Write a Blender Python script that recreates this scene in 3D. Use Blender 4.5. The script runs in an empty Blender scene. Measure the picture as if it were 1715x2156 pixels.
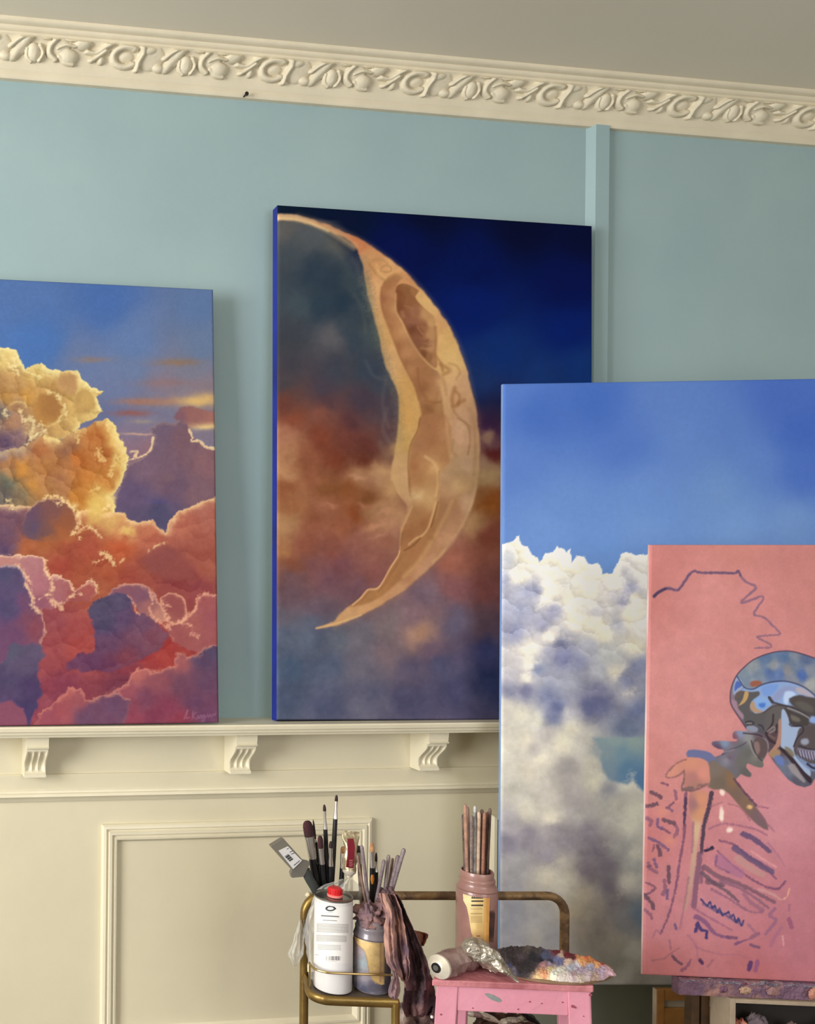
import bpy, bmesh, math, random
import numpy as np
from mathutils import Vector, Matrix

scene = bpy.context.scene
COL = scene.collection
random.seed(7)

# ------------------------------------------------------------------ camera
FOC = 1850.0                      # focal length in pixels of the 1715 x 2156 frame
YAW, ROLL = math.radians(7.2), 0.010
CX, CY = 34.0, 1233.0             # principal column (the frame is the right part of a wider view), horizon row
EYE = np.array([-1.095, -2.36, 1.40])
FW = np.array([math.sin(YAW), math.cos(YAW), 0.0])
R0 = np.array([math.cos(YAW), -math.sin(YAW), 0.0])
U0 = np.array([0.0, 0.0, 1.0])
RT = math.cos(ROLL) * R0 + math.sin(ROLL) * U0
UP = math.cos(ROLL) * U0 - math.sin(ROLL) * R0
cam_data = bpy.data.cameras.new('camera')
cam = bpy.data.objects.new('camera', cam_data)
COL.objects.link(cam)
cam.matrix_world = Matrix(((RT[0], UP[0], -FW[0], EYE[0]), (RT[1], UP[1], -FW[1], EYE[1]),
                           (RT[2], UP[2], -FW[2], EYE[2]), (0, 0, 0, 1)))
cam_data.sensor_fit = 'HORIZONTAL'
cam_data.sensor_width = 36.0
cam_data.lens = FOC / 1715.0 * 36.0
cam_data.shift_x = (857.5 - CX) / 1715.0
cam_data.shift_y = (CY - 1078.0) / 1715.0
cam_data.clip_start = 0.05
scene.camera = cam

# ------------------------------------------------------------------ light
scene.view_settings.view_transform = 'Standard'
scene.view_settings.look = 'None'
scene.view_settings.gamma = 1.0
scene.view_settings.use_curve_mapping = False
scene.view_settings.exposure = -0.22
world = bpy.data.worlds.new('sky'); scene.world = world
world.use_nodes = True
bg = world.node_tree.nodes['Background']
bg.inputs[0].default_value = (0.72, 0.82, 1.0, 1); bg.inputs[1].default_value = 1.2


def daylight(name, loc, look, sx, sy, watt, col):
    l = bpy.data.lights.new(name, 'AREA'); l.shape = 'RECTANGLE'; l.size = sx; l.size_y = sy
    l.energy = watt; l.color = col
    o = bpy.data.objects.new(name, l); COL.objects.link(o)
    o.location = loc
    o.rotation_euler = (Vector(look) - Vector(loc)).to_track_quat('-Z', 'Y').to_euler()
    return o


# daylight falling in through the tall window in the left wall
daylight('window_daylight', (-4.32, -2.25, 1.65), (0.5, -0.5, 1.30), 1.9, 1.8, 270, (1.0, 0.985, 0.96))
daylight('rear_fill_light', (0.6, -4.42, 1.75), (0.7, 0.0, 1.4), 1.7, 1.7, 44, (0.98, 0.985, 1.0))  # unseen fill lamp added behind the viewer to lift the shadows


def bp(x, y, Y):
    """point on the plane Y=const that the photograph shows at (x, y)"""
    d = FW + RT * ((x - CX) / FOC) - UP * ((y - CY) / FOC)
    return EYE + d * ((Y - EYE[1]) / d[1])


def bz(x, y, z):
    d = FW + RT * ((x - CX) / FOC) - UP * ((y - CY) / FOC)
    return EYE + d * ((z - EYE[2]) / d[2])


def ray_plane(x, y, p, n):
    d = FW + RT * ((x - CX) / FOC) - UP * ((y - CY) / FOC)
    return EYE + d * (np.dot(p - EYE, n) / np.dot(d, n))


def proj(P):
    d = P - EYE; z = d @ FW
    return CX + FOC * (d @ RT) / z, CY - FOC * (d @ UP) / z


# ------------------------------------------------------------------ helpers
def lin(c):
    return tuple((v / 255 / 12.92) if v / 255 <= 0.04045 else ((v / 255 + 0.055) / 1.055) ** 2.4 for v in c)


def lin_arr(a):
    a = np.clip(a, 0, 255) / 255.0
    return np.where(a <= 0.04045, a / 12.92, ((a + 0.055) / 1.055) ** 2.4)


def mat(name, c, rough=0.6, metal=0.0, c2=None, scale=8.0, bump=0.0, bscale=60.0, lo=0.35, hi=0.65, alpha=1.0,
        spec=0.5, coat=0.0, attr=None, distort=0.0, c3=None):
    m = bpy.data.materials.new(name); m.use_nodes = True
    nt = m.node_tree; N = nt.nodes; L = nt.links
    b = N['Principled BSDF']
    b.inputs['Base Color'].default_value = (*lin(c), 1)
    b.inputs['Roughness'].default_value = rough; b.inputs['Metallic'].default_value = metal
    b.inputs['Specular IOR Level'].default_value = spec
    b.inputs['Coat Weight'].default_value = coat
    b.inputs['Alpha'].default_value = alpha
    tc = N.new('ShaderNodeTexCoord')
    if attr:
        a = N.new('ShaderNodeVertexColor'); a.layer_name = attr
        L.new(a.outputs['Color'], b.inputs['Base Color'])
    elif c2:
        n = N.new('ShaderNodeTexNoise'); n.inputs['Scale'].default_value = scale
        n.inputs['Detail'].default_value = 5; n.inputs['Distortion'].default_value = distort
        L.new(tc.outputs['Object'], n.inputs['Vector'])
        r = N.new('ShaderNodeValToRGB')
        r.color_ramp.elements[0].position = lo; r.color_ramp.elements[0].color = (*lin(c), 1)
        r.color_ramp.elements[1].position = hi; r.color_ramp.elements[1].color = (*lin(c2), 1)
        if c3:
            e = r.color_ramp.elements.new((lo + hi) / 2); e.color = (*lin(c3), 1)
        L.new(n.outputs['Fac'], r.inputs['Fac']); L.new(r.outputs['Color'], b.inputs['Base Color'])
    if bump:
        n2 = N.new('ShaderNodeTexNoise'); n2.inputs['Scale'].default_value = bscale; n2.inputs['Detail'].default_value = 4
        L.new(tc.outputs['Object'], n2.inputs['Vector'])
        bm_ = N.new('ShaderNodeBump'); bm_.inputs['Strength'].default_value = bump
        bm_.inputs['Distance'].default_value = 0.01
        L.new(n2.outputs['Fac'], bm_.inputs['Height']); L.new(bm_.outputs['Normal'], b.inputs['Normal'])
    return m


def rotz(a):
    c, s = math.cos(a), math.sin(a)
    return np.array([[c, -s, 0], [s, c, 0], [0, 0, 1.0]])


def unit(v):
    v = np.asarray(v, float)
    return v / np.linalg.norm(v)


class MB:
    """collects shapes; build() links them as ONE mesh object"""

    def __init__(s):
        s.v = []; s.f = []

    def add(s, v, f):
        o = len(s.v)
        s.v += [tuple(map(float, p)) for p in v]
        s.f += [tuple(i + o for i in q) for q in f]
        return s

    def box(s, c, d, rot=None):
        c = np.asarray(c, float); h = np.asarray(d, float) / 2
        v = [np.array([x, y, z]) * h for x in (-1, 1) for y in (-1, 1) for z in (-1, 1)]
        if rot is not None: v = [rot @ p for p in v]
        return s.add([c + p for p in v], [(0, 1, 3, 2), (4, 6, 7, 5), (0, 4, 5, 1), (2, 3, 7, 6), (0, 2, 6, 4), (1, 5, 7, 3)])

    def hexa(s, p):
        """8 points: bottom 4 (ccw), top 4"""
        return s.add(p, [(3, 2, 1, 0), (4, 5, 6, 7), (0, 1, 5, 4), (1, 2, 6, 5), (2, 3, 7, 6), (3, 0, 4, 7)])

    def tube(s, pts, r, n=10, cap=True, flat=None):
        pts = [np.asarray(p, float) for p in pts]; m = len(pts)
        rs = [r] * m if np.isscalar(r) else list(r)
        T = [unit(pts[min(i + 1, m - 1)] - pts[max(i - 1, 0)]) for i in range(m)]
        a = np.array([0, 0, 1.0]) if abs(T[0][2]) < 0.9 else np.array([1.0, 0, 0])
        if flat is not None: a = np.asarray(flat, float)
        nrm = unit(a - T[0] * np.dot(a, T[0])); V = []
        for i in range(m):
            nrm = unit(nrm - T[i] * np.dot(nrm, T[i])); b = np.cross(T[i], nrm)
            ra, rb = (rs[i], rs[i]) if np.isscalar(rs[i]) else rs[i]
            for k in range(n):
                t = 2 * math.pi * k / n
                V.append(pts[i] + ra * math.cos(t) * nrm + rb * math.sin(t) * b)
        Fc = [(i * n + k, i * n + (k + 1) % n, (i + 1) * n + (k + 1) % n, (i + 1) * n + k) for i in range(m - 1) for k in range(n)]
        if cap:
            Fc.append(tuple(range(n))[::-1]); Fc.append(tuple((m - 1) * n + k for k in range(n)))
        return s.add(V, Fc)

    def lathe(s, o, prof, n=32, axis=(0, 0, 1)):
        o = np.asarray(o, float); V = []; m = len(prof)
        for r, z in prof:
            for k in range(n):
                t = 2 * math.pi * k / n
                V.append(o + np.array([max(r, 1e-4) * math.cos(t), max(r, 1e-4) * math.sin(t), z]))
        Fc = [(i * n + k, i * n + (k + 1) % n, (i + 1) * n + (k + 1) % n, (i + 1) * n + k) for i in range(m - 1) for k in range(n)]
        Fc.append(tuple(range(n))[::-1]); Fc.append(tuple((m - 1) * n + k for k in range(n)))
        return s.add(V, Fc)

    def grid(s, P):
        """P array (a, b, 3)"""
        a, b = P.shape[:2]
        return s.add(P.reshape(-1, 3), [(i * b + j, i * b + j + 1, (i + 1) * b + j + 1, (i + 1) * b + j) for i in range(a - 1) for j in range(b - 1)])

    def prism(s, poly, off):
        n = len(poly); off = np.asarray(off, float)
        v = [np.asarray(p, float) for p in poly]; v += [p + off for p in v]
        return s.add(v, [tuple(range(n))[::-1], tuple(range(n, 2 * n))] + [(i, (i + 1) % n, n + (i + 1) % n, n + i) for i in range(n)])

    def build(s, name, m, parent=None, smooth=False, bevel=0.0, seg=2):
        me = bpy.data.meshes.new(name)
        o = bpy.data.objects.new(name, me); COL.objects.link(o)
        off = np.zeros(3); q = parent
        while q is not None:
            off += np.array(q.location); q = q.parent
        me.from_pydata([tuple(np.asarray(p) - off) for p in s.v], [], s.f)
        if bevel:
            bm = bmesh.new(); bm.from_mesh(me)
            bmesh.ops.remove_doubles(bm, verts=bm.verts, dist=1e-6)
            bmesh.ops.recalc_face_normals(bm, faces=bm.faces)
            bmesh.ops.bevel(bm, geom=[e for e in bm.edges if e.calc_face_angle(0) > 0.5], offset=bevel, segments=seg, profile=0.5, affect='EDGES')
            bm.to_mesh(me); bm.free()
        else:
            bm = bmesh.new(); bm.from_mesh(me); bmesh.ops.recalc_face_normals(bm, faces=bm.faces); bm.to_mesh(me); bm.free()
        if smooth:
            me.polygons.foreach_set('use_smooth', [True] * len(me.polygons))
            try: me.set_sharp_from_angle(angle=math.radians(40))
            except Exception: pass
        if m: me.materials.append(m)
        if parent is not None: o.parent = parent
        return o


def tag(o, label=None, cat=None, group=None, kind=None):
    if label: o['label'] = label
    if cat: o['category'] = cat
    if group: o['group'] = group
    if kind: o['kind'] = kind
    return o


def thing(name, label, cat, loc, group=None, kind=None):
    o = bpy.data.objects.new(name, None); COL.objects.link(o)
    o.location = tuple(map(float, loc)); o.empty_display_size = 0.05
    return tag(o, label, cat, group, kind)


def struct(name, label, mb, m, **k):
    return tag(mb.build(name, m, **k), label, name.split('_')[0], kind='structure')


# ------------------------------------------------------------------ painting in numpy (flat pictures and prints)
_rng = np.random.RandomState(3)
_TAB = _rng.rand(16, 256, 256)


def vnoise(X, Y, seed):
    T = _TAB[seed % 16]
    xi = np.floor(X).astype(int); yi = np.floor(Y).astype(int)
    fx = X - xi; fy = Y - yi
    fx = fx * fx * (3 - 2 * fx); fy = fy * fy * (3 - 2 * fy)
    a = T[xi & 255, yi & 255]; b = T[(xi + 1) & 255, yi & 255]; c = T[xi & 255, (yi + 1) & 255]; d = T[(xi + 1) & 255, (yi + 1) & 255]
    return (a * (1 - fx) + b * fx) * (1 - fy) + (c * (1 - fx) + d * fx) * fy


def _oct(X, Y, k, f, seed):
    """octave k of a noise: turned by 37 degrees each time so that no grid shows"""
    a = 0.65 * k + 0.4 * seed; c, d = math.cos(a) * f, math.sin(a) * f
    return vnoise(X * c - Y * d + 17.3 * k + seed * 5.1, X * d + Y * c + 9.7 * k + seed * 3.3, seed + k)


def fbm(X, Y, scale, octv=4, seed=0, gain=0.5):
    s = 0; a = 1; t = 0; f = 1.0 / scale
    for k in range(octv):
        s = s + a * _oct(X, Y, k, f, seed); t += a
        a *= gain; f *= 2.03
    return s / t


def billow(X, Y, scale, octv=4, seed=0, gain=0.55):
    s = 0; a = 1; t = 0; f = 1.0 / scale
    for k in range(octv):
        s = s + a * np.abs(2 * _oct(X, Y, k, f, seed + 2) - 1); t += a
        a *= gain; f *= 2.07
    return s / t


def puff(x, y, scale, d, seed):
    """shading of rounded cauliflower lumps lit from the side d (about -0.7 .. 0.7)"""
    ln = math.hypot(*d); T = _TAB[seed % 16]; T2 = _TAB[(seed + 5) % 16]; T3 = _TAB[(seed + 9) % 16]
    X = (x + scale * .5 * (fbm(x, y, scale * .7, 3, seed + 3) - .5)) / scale; Y = (y + scale * .5 * (fbm(x, y, scale * .7, 3, seed + 6) - .5)) / scale
    ix = np.floor(X).astype(int); iy = np.floor(Y).astype(int)
    best = np.full(X.shape, 9.0); sx_ = np.zeros(X.shape); sy_ = np.zeros(X.shape)
    for a in (-1, 0, 1):
        for b in (-1, 0, 1):
            u, v = (ix + a) & 255, (iy + b) & 255
            ex = X - (ix + a + T[u, v]); ey = Y - (iy + b + T2[u, v]); q = (ex * ex + ey * ey) * (.7 + .8 * T3[u, v])
            k = q < best; best = np.where(k, q, best); sx_ = np.where(k, ex, sx_); sy_ = np.where(k, ey, sy_)
    return (sx_ * d[0] + sy_ * d[1]) / ln - .35 * best + .1


def Z(ox, oy, s):
    """coordinates read off an enlarged crop -> picture coordinates"""
    def f(*p):
        return [(ox + x / s, oy + y / s) + tuple(r) for x, y, *r in p]
    return f


def catmull(pts, n=6, closed=False):
    P = [np.array(p, float) for p in pts]; out = []
    m = len(P); rng_ = range(m if closed else m - 1)
    for i in rng_:
        if closed: p0, p1, p2, p3 = P[i - 1], P[i], P[(i + 1) % m], P[(i + 2) % m]
        else: p0, p1, p2, p3 = P[max(i - 1, 0)], P[i], P[i + 1], P[min(i + 2, m - 1)]
        for k in range(n):
            t = k / n
            out.append(0.5 * (2 * p1 + (p2 - p0) * t + (2 * p0 - 5 * p1 + 4 * p2 - p3) * t * t + (3 * p1 - p0 - 3 * p2 + p3) * t ** 3))
    if not closed: out.append(P[-1])
    return np.array(out)


class Paint:
    def __init__(s, X, Y):
        s.X = X.ravel().astype(float); s.Y = Y.ravel().astype(float)
        s.C = np.zeros((s.X.size, 3))

    def shepard(s, S, X, Y, p=3.0, eps=4.0):
        num = np.zeros((X.size, 3)); den = np.zeros(X.size)
        for x, y, c in S:
            w = ((X - x) ** 2 + (Y - y) ** 2 + eps * eps) ** (-p / 2)
            num += w[:, None] * np.array(c, float); den += w
        return num / den[:, None]

    def base(s, S, p=3.0, warp=0, wscale=40, seed=1, eps=4.0, octv=4):
        X, Y = s.X, s.Y
        if warp:
            X = X + warp * 2 * (fbm(s.X, s.Y, wscale, octv, seed) - 0.5)
            Y = Y + warp * 2 * (fbm(s.X, s.Y, wscale, octv, seed + 5) - 0.5)
        s.C = s.shepard(S, X, Y, p, eps)
        return s

    def _box(s, P, m):
        P = np.asarray(P)[:, :2]
        return np.nonzero((s.X > P[:, 0].min() - m) & (s.X < P[:, 0].max() + m) & (s.Y > P[:, 1].min() - m) & (s.Y < P[:, 1].max() + m))[0]

    def blend(s, I, a, c):
        s.C[I] = s.C[I] * (1 - a[:, None]) + np.asarray(c, float) * a[:, None]

    def sdf(s, P, X, Y):
        P = np.asarray(P, float); best = np.full(X.size, 1e18); ins = np.zeros(X.size, bool)
        nx = np.zeros(X.size); ny = np.zeros(X.size)
        for (x1, y1), (x2, y2) in zip(P, np.roll(P, -1, 0)):
            dx, dy = x2 - x1, y2 - y1; L = dx * dx + dy * dy + 1e-9
            t = np.clip(((X - x1) * dx + (Y - y1) * dy) / L, 0, 1)
            ex = X - x1 - t * dx; ey = Y - y1 - t * dy; d = ex * ex + ey * ey
            k = d < best; best = np.where(k, d, best); nx = np.where(k, ex, nx); ny = np.where(k, ey, ny)
            if abs(dy) > 1e-9:
                c = ((y1 > Y) != (y2 > Y)) & (X < (x2 - x1) * (Y - y1) / dy + x1)
                ins ^= c
        d = np.sqrt(best) + 1e-9
        sg = np.where(ins, -1.0, 1.0)
        return sg * d, sg * nx / d, sg * ny / d

    def poly(s, pts, c, soft=1.5, warp=0, wscale=25, seed=1, rim=None, alpha=1.0, smooth=0, bil=True, p=3.0, cwarp=0, tex=0, texscale=12, pf=None, eps=4.0):
        """c: a colour or a list of (x, y, colour); rim=(colour, width, strength, (dx, dy))"""
        P = np.array([q[:2] for q in pts], float)
        if smooth: P = catmull(P, smooth, True)
        I = s._box(P, 3 * abs(warp) + 4 * soft + 3)
        if I.size == 0: return s
        x, y = s.X[I], s.Y[I]; X, Y = x, y
        if warp:
            g = billow if bil else fbm
            X = x + warp * 2 * (g(x, y, wscale, 4, seed) - 0.4); Y = y + warp * 2 * (g(x, y, wscale, 4, seed + 7) - 0.4)
        d, nx, ny = s.sdf(P, X, Y)
        a = np.clip(0.5 - d / (2 * soft), 0, 1); a = a * a * (3 - 2 * a) * alpha
        if isinstance(c, list):
            qx, qy = x, y
            if cwarp:
                qx = x + cwarp * 2 * (fbm(x, y, wscale * 1.6, 4, seed + 3) - 0.5); qy = y + cwarp * 2 * (fbm(x, y, wscale * 1.6, 4, seed + 9) - 0.5)
            col = s.shepard(c, qx, qy, p, eps)
        else: col = np.tile(np.array(c, float), (I.size, 1))
        if tex: col = col + tex * 2 * (fbm(x, y, texscale, 4, seed + 4) - 0.5)[:, None]
        if pf: col = col + (pf[0] * puff(x, y, pf[1], pf[2], seed + 1) + .32 * pf[0] * puff(x, y, pf[1] * .42, pf[2], seed + 5))[:, None] * np.array((1.0, .9, .7))
        if rim:
            rc, rw, rs_, rd = rim
            n = fbm(x, y, max(rw * 2.2, 5), 3, seed + 2)
            wd = np.exp(-(np.maximum(-d, 0) / (rw * (0.35 + 1.3 * n))) ** 2)
            ln = math.hypot(*rd) or 1
            dr = np.clip(0.35 + 0.85 * (nx * rd[0] + ny * rd[1]) / ln, 0, 1) if rd != (0, 0) else 1.0
            k = np.clip(wd * dr * rs_, 0, 1)[:, None]
            col = col * (1 - k) + np.array(rc, float) * k
        s.blend(I, a, col)
        return s

    def stroke(s, pts, w, c, alpha=1.0, soft=1.0, smooth=5, rough=0.0, seed=2, taper=(1, 1), grow=0.0):
        P = np.array([q[:2] for q in pts], float)
        if smooth and len(P) > 2: P = catmull(P, smooth)
        I = s._box(P, w + 3 * soft + 2)
        if I.size == 0: return s
        X, Y = s.X[I], s.Y[I]; best = np.full(I.size, 1e18); tt = np.zeros(I.size)
        n = len(P) - 1
        for i in range(n):
            (x1, y1), (x2, y2) = P[i], P[i + 1]; dx, dy = x2 - x1, y2 - y1; L = dx * dx + dy * dy + 1e-9
            t = np.clip(((X - x1) * dx + (Y - y1) * dy) / L, 0, 1)
            d = (X - x1 - t * dx) ** 2 + (Y - y1 - t * dy) ** 2
            k = d < best; best = np.where(k, d, best); tt = np.where(k, (i + t) / n, tt)
        hw = w / 2 * (taper[0] + (taper[1] - taper[0]) * tt)
        d = np.sqrt(best)
        if rough: d = d + rough * 2 * (fbm(X, Y, 4.0, 2, seed) - 0.5)
        a = np.clip(0.5 - (d - hw) / (2 * soft), 0, 1) * alpha
        s.blend(I, a, c)
        return s

    def blob(s, x, y, rx, ry, c, alpha=1.0, ang=0.0, warp=0, seed=1, hard=1.0, wscale=14):
        I = s._box([(x - 2.6 * max(rx, ry), y - 2.6 * max(rx, ry)), (x + 2.6 * max(rx, ry), y + 2.6 * max(rx, ry))], 1)
        if I.size == 0: return s
        X, Y = s.X[I], s.Y[I]
        if warp:
            X = X + warp * 2 * (fbm(s.X[I], s.Y[I], wscale, 4, seed) - 0.5); Y = Y + warp * 2 * (fbm(s.X[I], s.Y[I], wscale, 4, seed + 6) - 0.5)
        dx, dy = X - x, Y - y; ca, sa = math.cos(ang), math.sin(ang)
        q = ((dx * ca + dy * sa) / rx) ** 2 + ((-dx * sa + dy * ca) / ry) ** 2
        s.blend(I, np.exp(-q ** hard) * alpha, c)
        return s

    def shade(s, amt, scale, octv=4, seed=1, gain=0.6):
        s.C *= (1 + amt * 2 * (fbm(s.X, s.Y, scale, octv, seed, gain) - 0.5))[:, None]
        return s


def color_mesh(name, P, colors, m, parent, keep=None, smooth=True):
    """P (a, b, 3) grid with a colour for each vertex (linear rgb, (a*b, 3))"""
    a, b = P.shape[:2]
    off = np.zeros(3); q = parent
    while q is not None:
        off += np.array(q.location); q = q.parent
    V = (P.reshape(-1, 3) - off).astype(np.float32)
    i = np.arange(a - 1)[:, None] * b + np.arange(b - 1)[None, :]
    Fc = np.stack([i, i + 1, i + b + 1, i + b], -1).reshape(-1, 4)
    if keep is not None:
        kf = keep.reshape(-1)
        Fc = Fc[kf[Fc].all(1)]
    me = bpy.data.meshes.new(name)
    me.vertices.add(len(V)); me.vertices.foreach_set('co', V.ravel())
    me.loops.add(len(Fc) * 4); me.loops.foreach_set('vertex_index', Fc.ravel().astype(np.int32))
    me.polygons.add(len(Fc)); me.polygons.foreach_set('loop_start', np.arange(0, len(Fc) * 4, 4, dtype=np.int32))
    me.polygons.foreach_set('loop_total', np.full(len(Fc), 4, dtype=np.int32))
    me.update(calc_edges=True)
    if smooth: me.polygons.foreach_set('use_smooth', np.ones(len(Fc), bool))
    ca = me.color_attributes.new('paint', 'FLOAT_COLOR', 'POINT')
    rgba = np.ones((len(V), 4), np.float32); rgba[:, :3] = colors
    ca.data.foreach_set('color', rgba.ravel())
    me.materials.append(m); me.update()
    o = bpy.data.objects.new(name, me); COL.objects.link(o); o.parent = parent
    return o

# ------------------------------------------------------------------ the room
CEIL = 2.8805
XL, XR, YB = -4.20, 3.20, -4.30
M_BLUE = mat('wall_blue', (156, 180, 183), 0.6, c2=(150, 175, 179), scale=3.0, bump=0.05, bscale=35)
M_CREAM = mat('dado_cream', (224, 215, 186), 0.45, c2=(215, 207, 180), scale=2.2, bump=0.06, bscale=30)
M_TRIM = mat('trim_cream', (232, 224, 198), 0.40, c2=(224, 216, 190), scale=5.0, bump=0.03, bscale=50)
M_PLASTER = mat('cornice_plaster', (226, 216, 191), 0.6, c2=(218, 208, 183), scale=9.0, bump=0.08, bscale=70)
M_CEIL = mat('ceiling_paint', (228, 219, 200), 0.8, c2=(224, 215, 196), scale=2.0)
M_SIDE = mat('side_wall_paint', (214, 210, 198), 0.8)
M_FLOOR = mat('floor_boards', (82, 70, 60), 0.5, c2=(66, 56, 48), scale=3.0)

wall = struct('wall_back', 'pale blue upper wall behind the paintings',
              MB().box(((XL + XR) / 2, 0.05, (1.0 + CEIL) / 2), (XR - XL, 0.10, CEIL - 1.0)), M_BLUE)
MB().box(((XL + XR) / 2, 0.05, 0.5), (XR - XL, 0.10, 1.0)).build('dado_panel', M_CREAM, wall)
MB().box(((XL + XR) / 2, -0.003, 0.853), (XR - XL, 0.008, 0.072)).build('dado_fascia', M_CREAM, wall, bevel=0.002)
struct('floor', 'brown boarded studio floor', MB().box(((XL + XR) / 2, YB / 2, -0.05), (XR - XL + .2, -YB + .2, 0.10)), M_FLOOR)
struct('ceiling', 'plain warm grey ceiling above the cornice', MB().box(((XL + XR) / 2, YB / 2, CEIL + 0.05), (XR - XL + .2, -YB + .2, 0.10)), M_CEIL)


def holed(name, label, u0, u1, w0, w1, z0, z1, fix, axis):
    mb = MB()
    for a, b, c, d in ((u0, w0, 0, CEIL), (w1, u1, 0, CEIL), (w0, w1, 0, z0), (w0, w1, z1, CEIL)):
        m_, l_ = (a + b) / 2, b - a
        if axis == 'x': mb.box((fix, m_, (c + d) / 2), (0.1, l_, d - c))
        else: mb.box((m_, fix, (c + d) / 2), (l_, 0.1, d - c))
    return struct(name, label, mb, M_SIDE)


holed('wall_left', 'side wall with the tall studio window', YB, 0, -3.25, -1.25, 0.72, 2.6, XL - 0.05, 'x')
holed('wall_rear', 'wall behind the viewer with an added second window for fill light', XL - .1, XR + .1, -0.3, 1.5, 0.85, 2.55, YB - 0.05, 'y')
struct('wall_right', 'plain side wall', MB().box((XR + 0.05, YB / 2, CEIL / 2), (0.1, -YB, CEIL)), M_SIDE)
for i, (ax, a0, a1, z0, z1) in enumerate((('x', -3.25, -1.25, 0.72, 2.6), ('y', -0.3, 1.5, 0.85, 2.55))):
    mb = MB()
    bars = [((a0 + a1) / 2, z0 + .03, a1 - a0, .06), ((a0 + a1) / 2, z1 - .03, a1 - a0, .06), (a0 + .03, (z0 + z1) / 2, .06, z1 - z0), (a1 - .03, (z0 + z1) / 2, .06, z1 - z0),
            ((a0 + a1) / 2, (z0 + z1) / 2, .04, z1 - z0), ((a0 + a1) / 2, (z0 + z1) / 2, a1 - a0, .04)]
    for u, z, su, sz in bars:
        if ax == 'x': mb.box((XL - .05, u, z), (.05, su, sz))
        else: mb.box((u, YB - .05, z), (su, .05, sz))
    struct('window_%d' % (i + 1), 'white framed sash window', mb, M_TRIM)  # the rear frame is added around the opening for the fill lamp

# ---- cornice: plaster sections, each with the same leaf and scroll relief
PER = 0.418
ZB = 2.763


def relief():
    """height map of one repeat: u along (0..877 crop units), v upwards"""
    nu, nv = 170, 46
    u = np.linspace(770, 770 + 877, nu); v = np.linspace(0, 1, nv)
    Uu, V = np.meshgrid(u, v, indexing='ij')
    Yc = 448 + 0.092 * (Uu - 860) - V * 205            # crop row of every sample
    H = np.zeros_like(Uu)

    def ell(x, y, rx, ry, h, ang=0.0):
        rx, ry = rx * 1.13, ry * 1.10
        for k in (-877, 0, 877):
            dx, dy = Uu - x - k, (Yc - 0.092 * k) - y
            c, s_ = math.cos(ang), math.sin(ang)
            q = ((dx * c + dy * s_) / rx) ** 2 + ((-dx * s_ + dy * c) / ry) ** 2
            np.maximum(H, h * np.sqrt(np.clip(1 - q, 0, 1)), out=H)

    def rid(pts, w, h):
        P = catmull(pts, 5); w *= 1.22
        for k in (-877, 0, 877):
            best = np.full(Uu.shape, 1e9)
            for (x1, y1), (x2, y2) in zip(P[:-1], P[1:]):
                x1 += k; x2 += k; yy1 = y1 + .092 * k; yy2 = y2 + .092 * k
                dx, dy = x2 - x1, yy2 - yy1; t = np.clip(((Uu - x1) * dx + (Yc - yy1) * dy) / (dx * dx + dy * dy + 1e-9), 0, 1)
                best = np.minimum(best, np.hypot(Uu - x1 - t * dx, Yc - yy1 - t * dy))
            np.maximum(H, h * np.sqrt(np.clip(1 - (best / w) ** 2, 0, 1)), out=H)
    arc = [(862 + 72 * math.cos(t), 322 + 62 * math.sin(t)) for t in np.linspace(-0.9, -5.4, 14)]
    rid(arc, 17, 0.85); ell(868, 325, 40, 32, 0.45)
    rid([(955, 255), (960, 300), (940, 350), (930, 405)], 14, 1.0)
    ell(1010, 330, 70, 75, 0.55); ell(1060, 395, 34, 26, 0.9, 0.4); ell(990, 285, 45, 28, 0.8)
    rid([(1190, 270), (1150, 330), (1100, 400)], 24, 0.8); ell(1140, 340, 36, 62, 0.75, 0.5)
    rid([(1085, 335), (1140, 285), (1215, 262)], 13, 1.0); rid([(1120, 300), (1180, 262)], 10, .9)
    rid([(1250, 262), (1290, 285), (1335, 270)], 13, 0.9)
    ell(1215, 375, 36, 58, 1.0, -0.1); rid([(1250, 330), (1268, 380), (1250, 425)], 10, 0.8); rid([(1178, 350), (1180, 400), (1205, 430)], 9, .75)
    rid([(1345, 285), (1310, 330), (1305, 380), (1340, 420)], 14, 0.9); ell(1365, 350, 50, 52, 0.5)
    ell(1412, 405, 52, 48, 1.0, 0.4); rid([(1360, 400), (1400, 440), (1440, 450)], 12, .8); rid([(1350, 350), (1400, 330), (1450, 340)], 9, .8)
    ell(1492, 325, 46, 38, 0.9); ell(1440, 292, 40, 18, 0.8); ell(1370, 278, 35, 14, .7); ell(1520, 292, 30, 16, .8)
    rid([(1520, 372), (1570, 380), (1620, 340), (1660, 318)], 14, 0.9); rid([(1545, 425), (1580, 400), (1620, 365)], 13, 1.0)
    rid([(1600, 300), (1640, 318), (1720, 300), (1790, 305)], 10, 0.6); ell(1600, 425, 20, 28, .8)
    H += 0.10 * (fbm(Uu, Yc, 26, 3, 2) - .5) * (H > 0.05)
    return H


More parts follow.
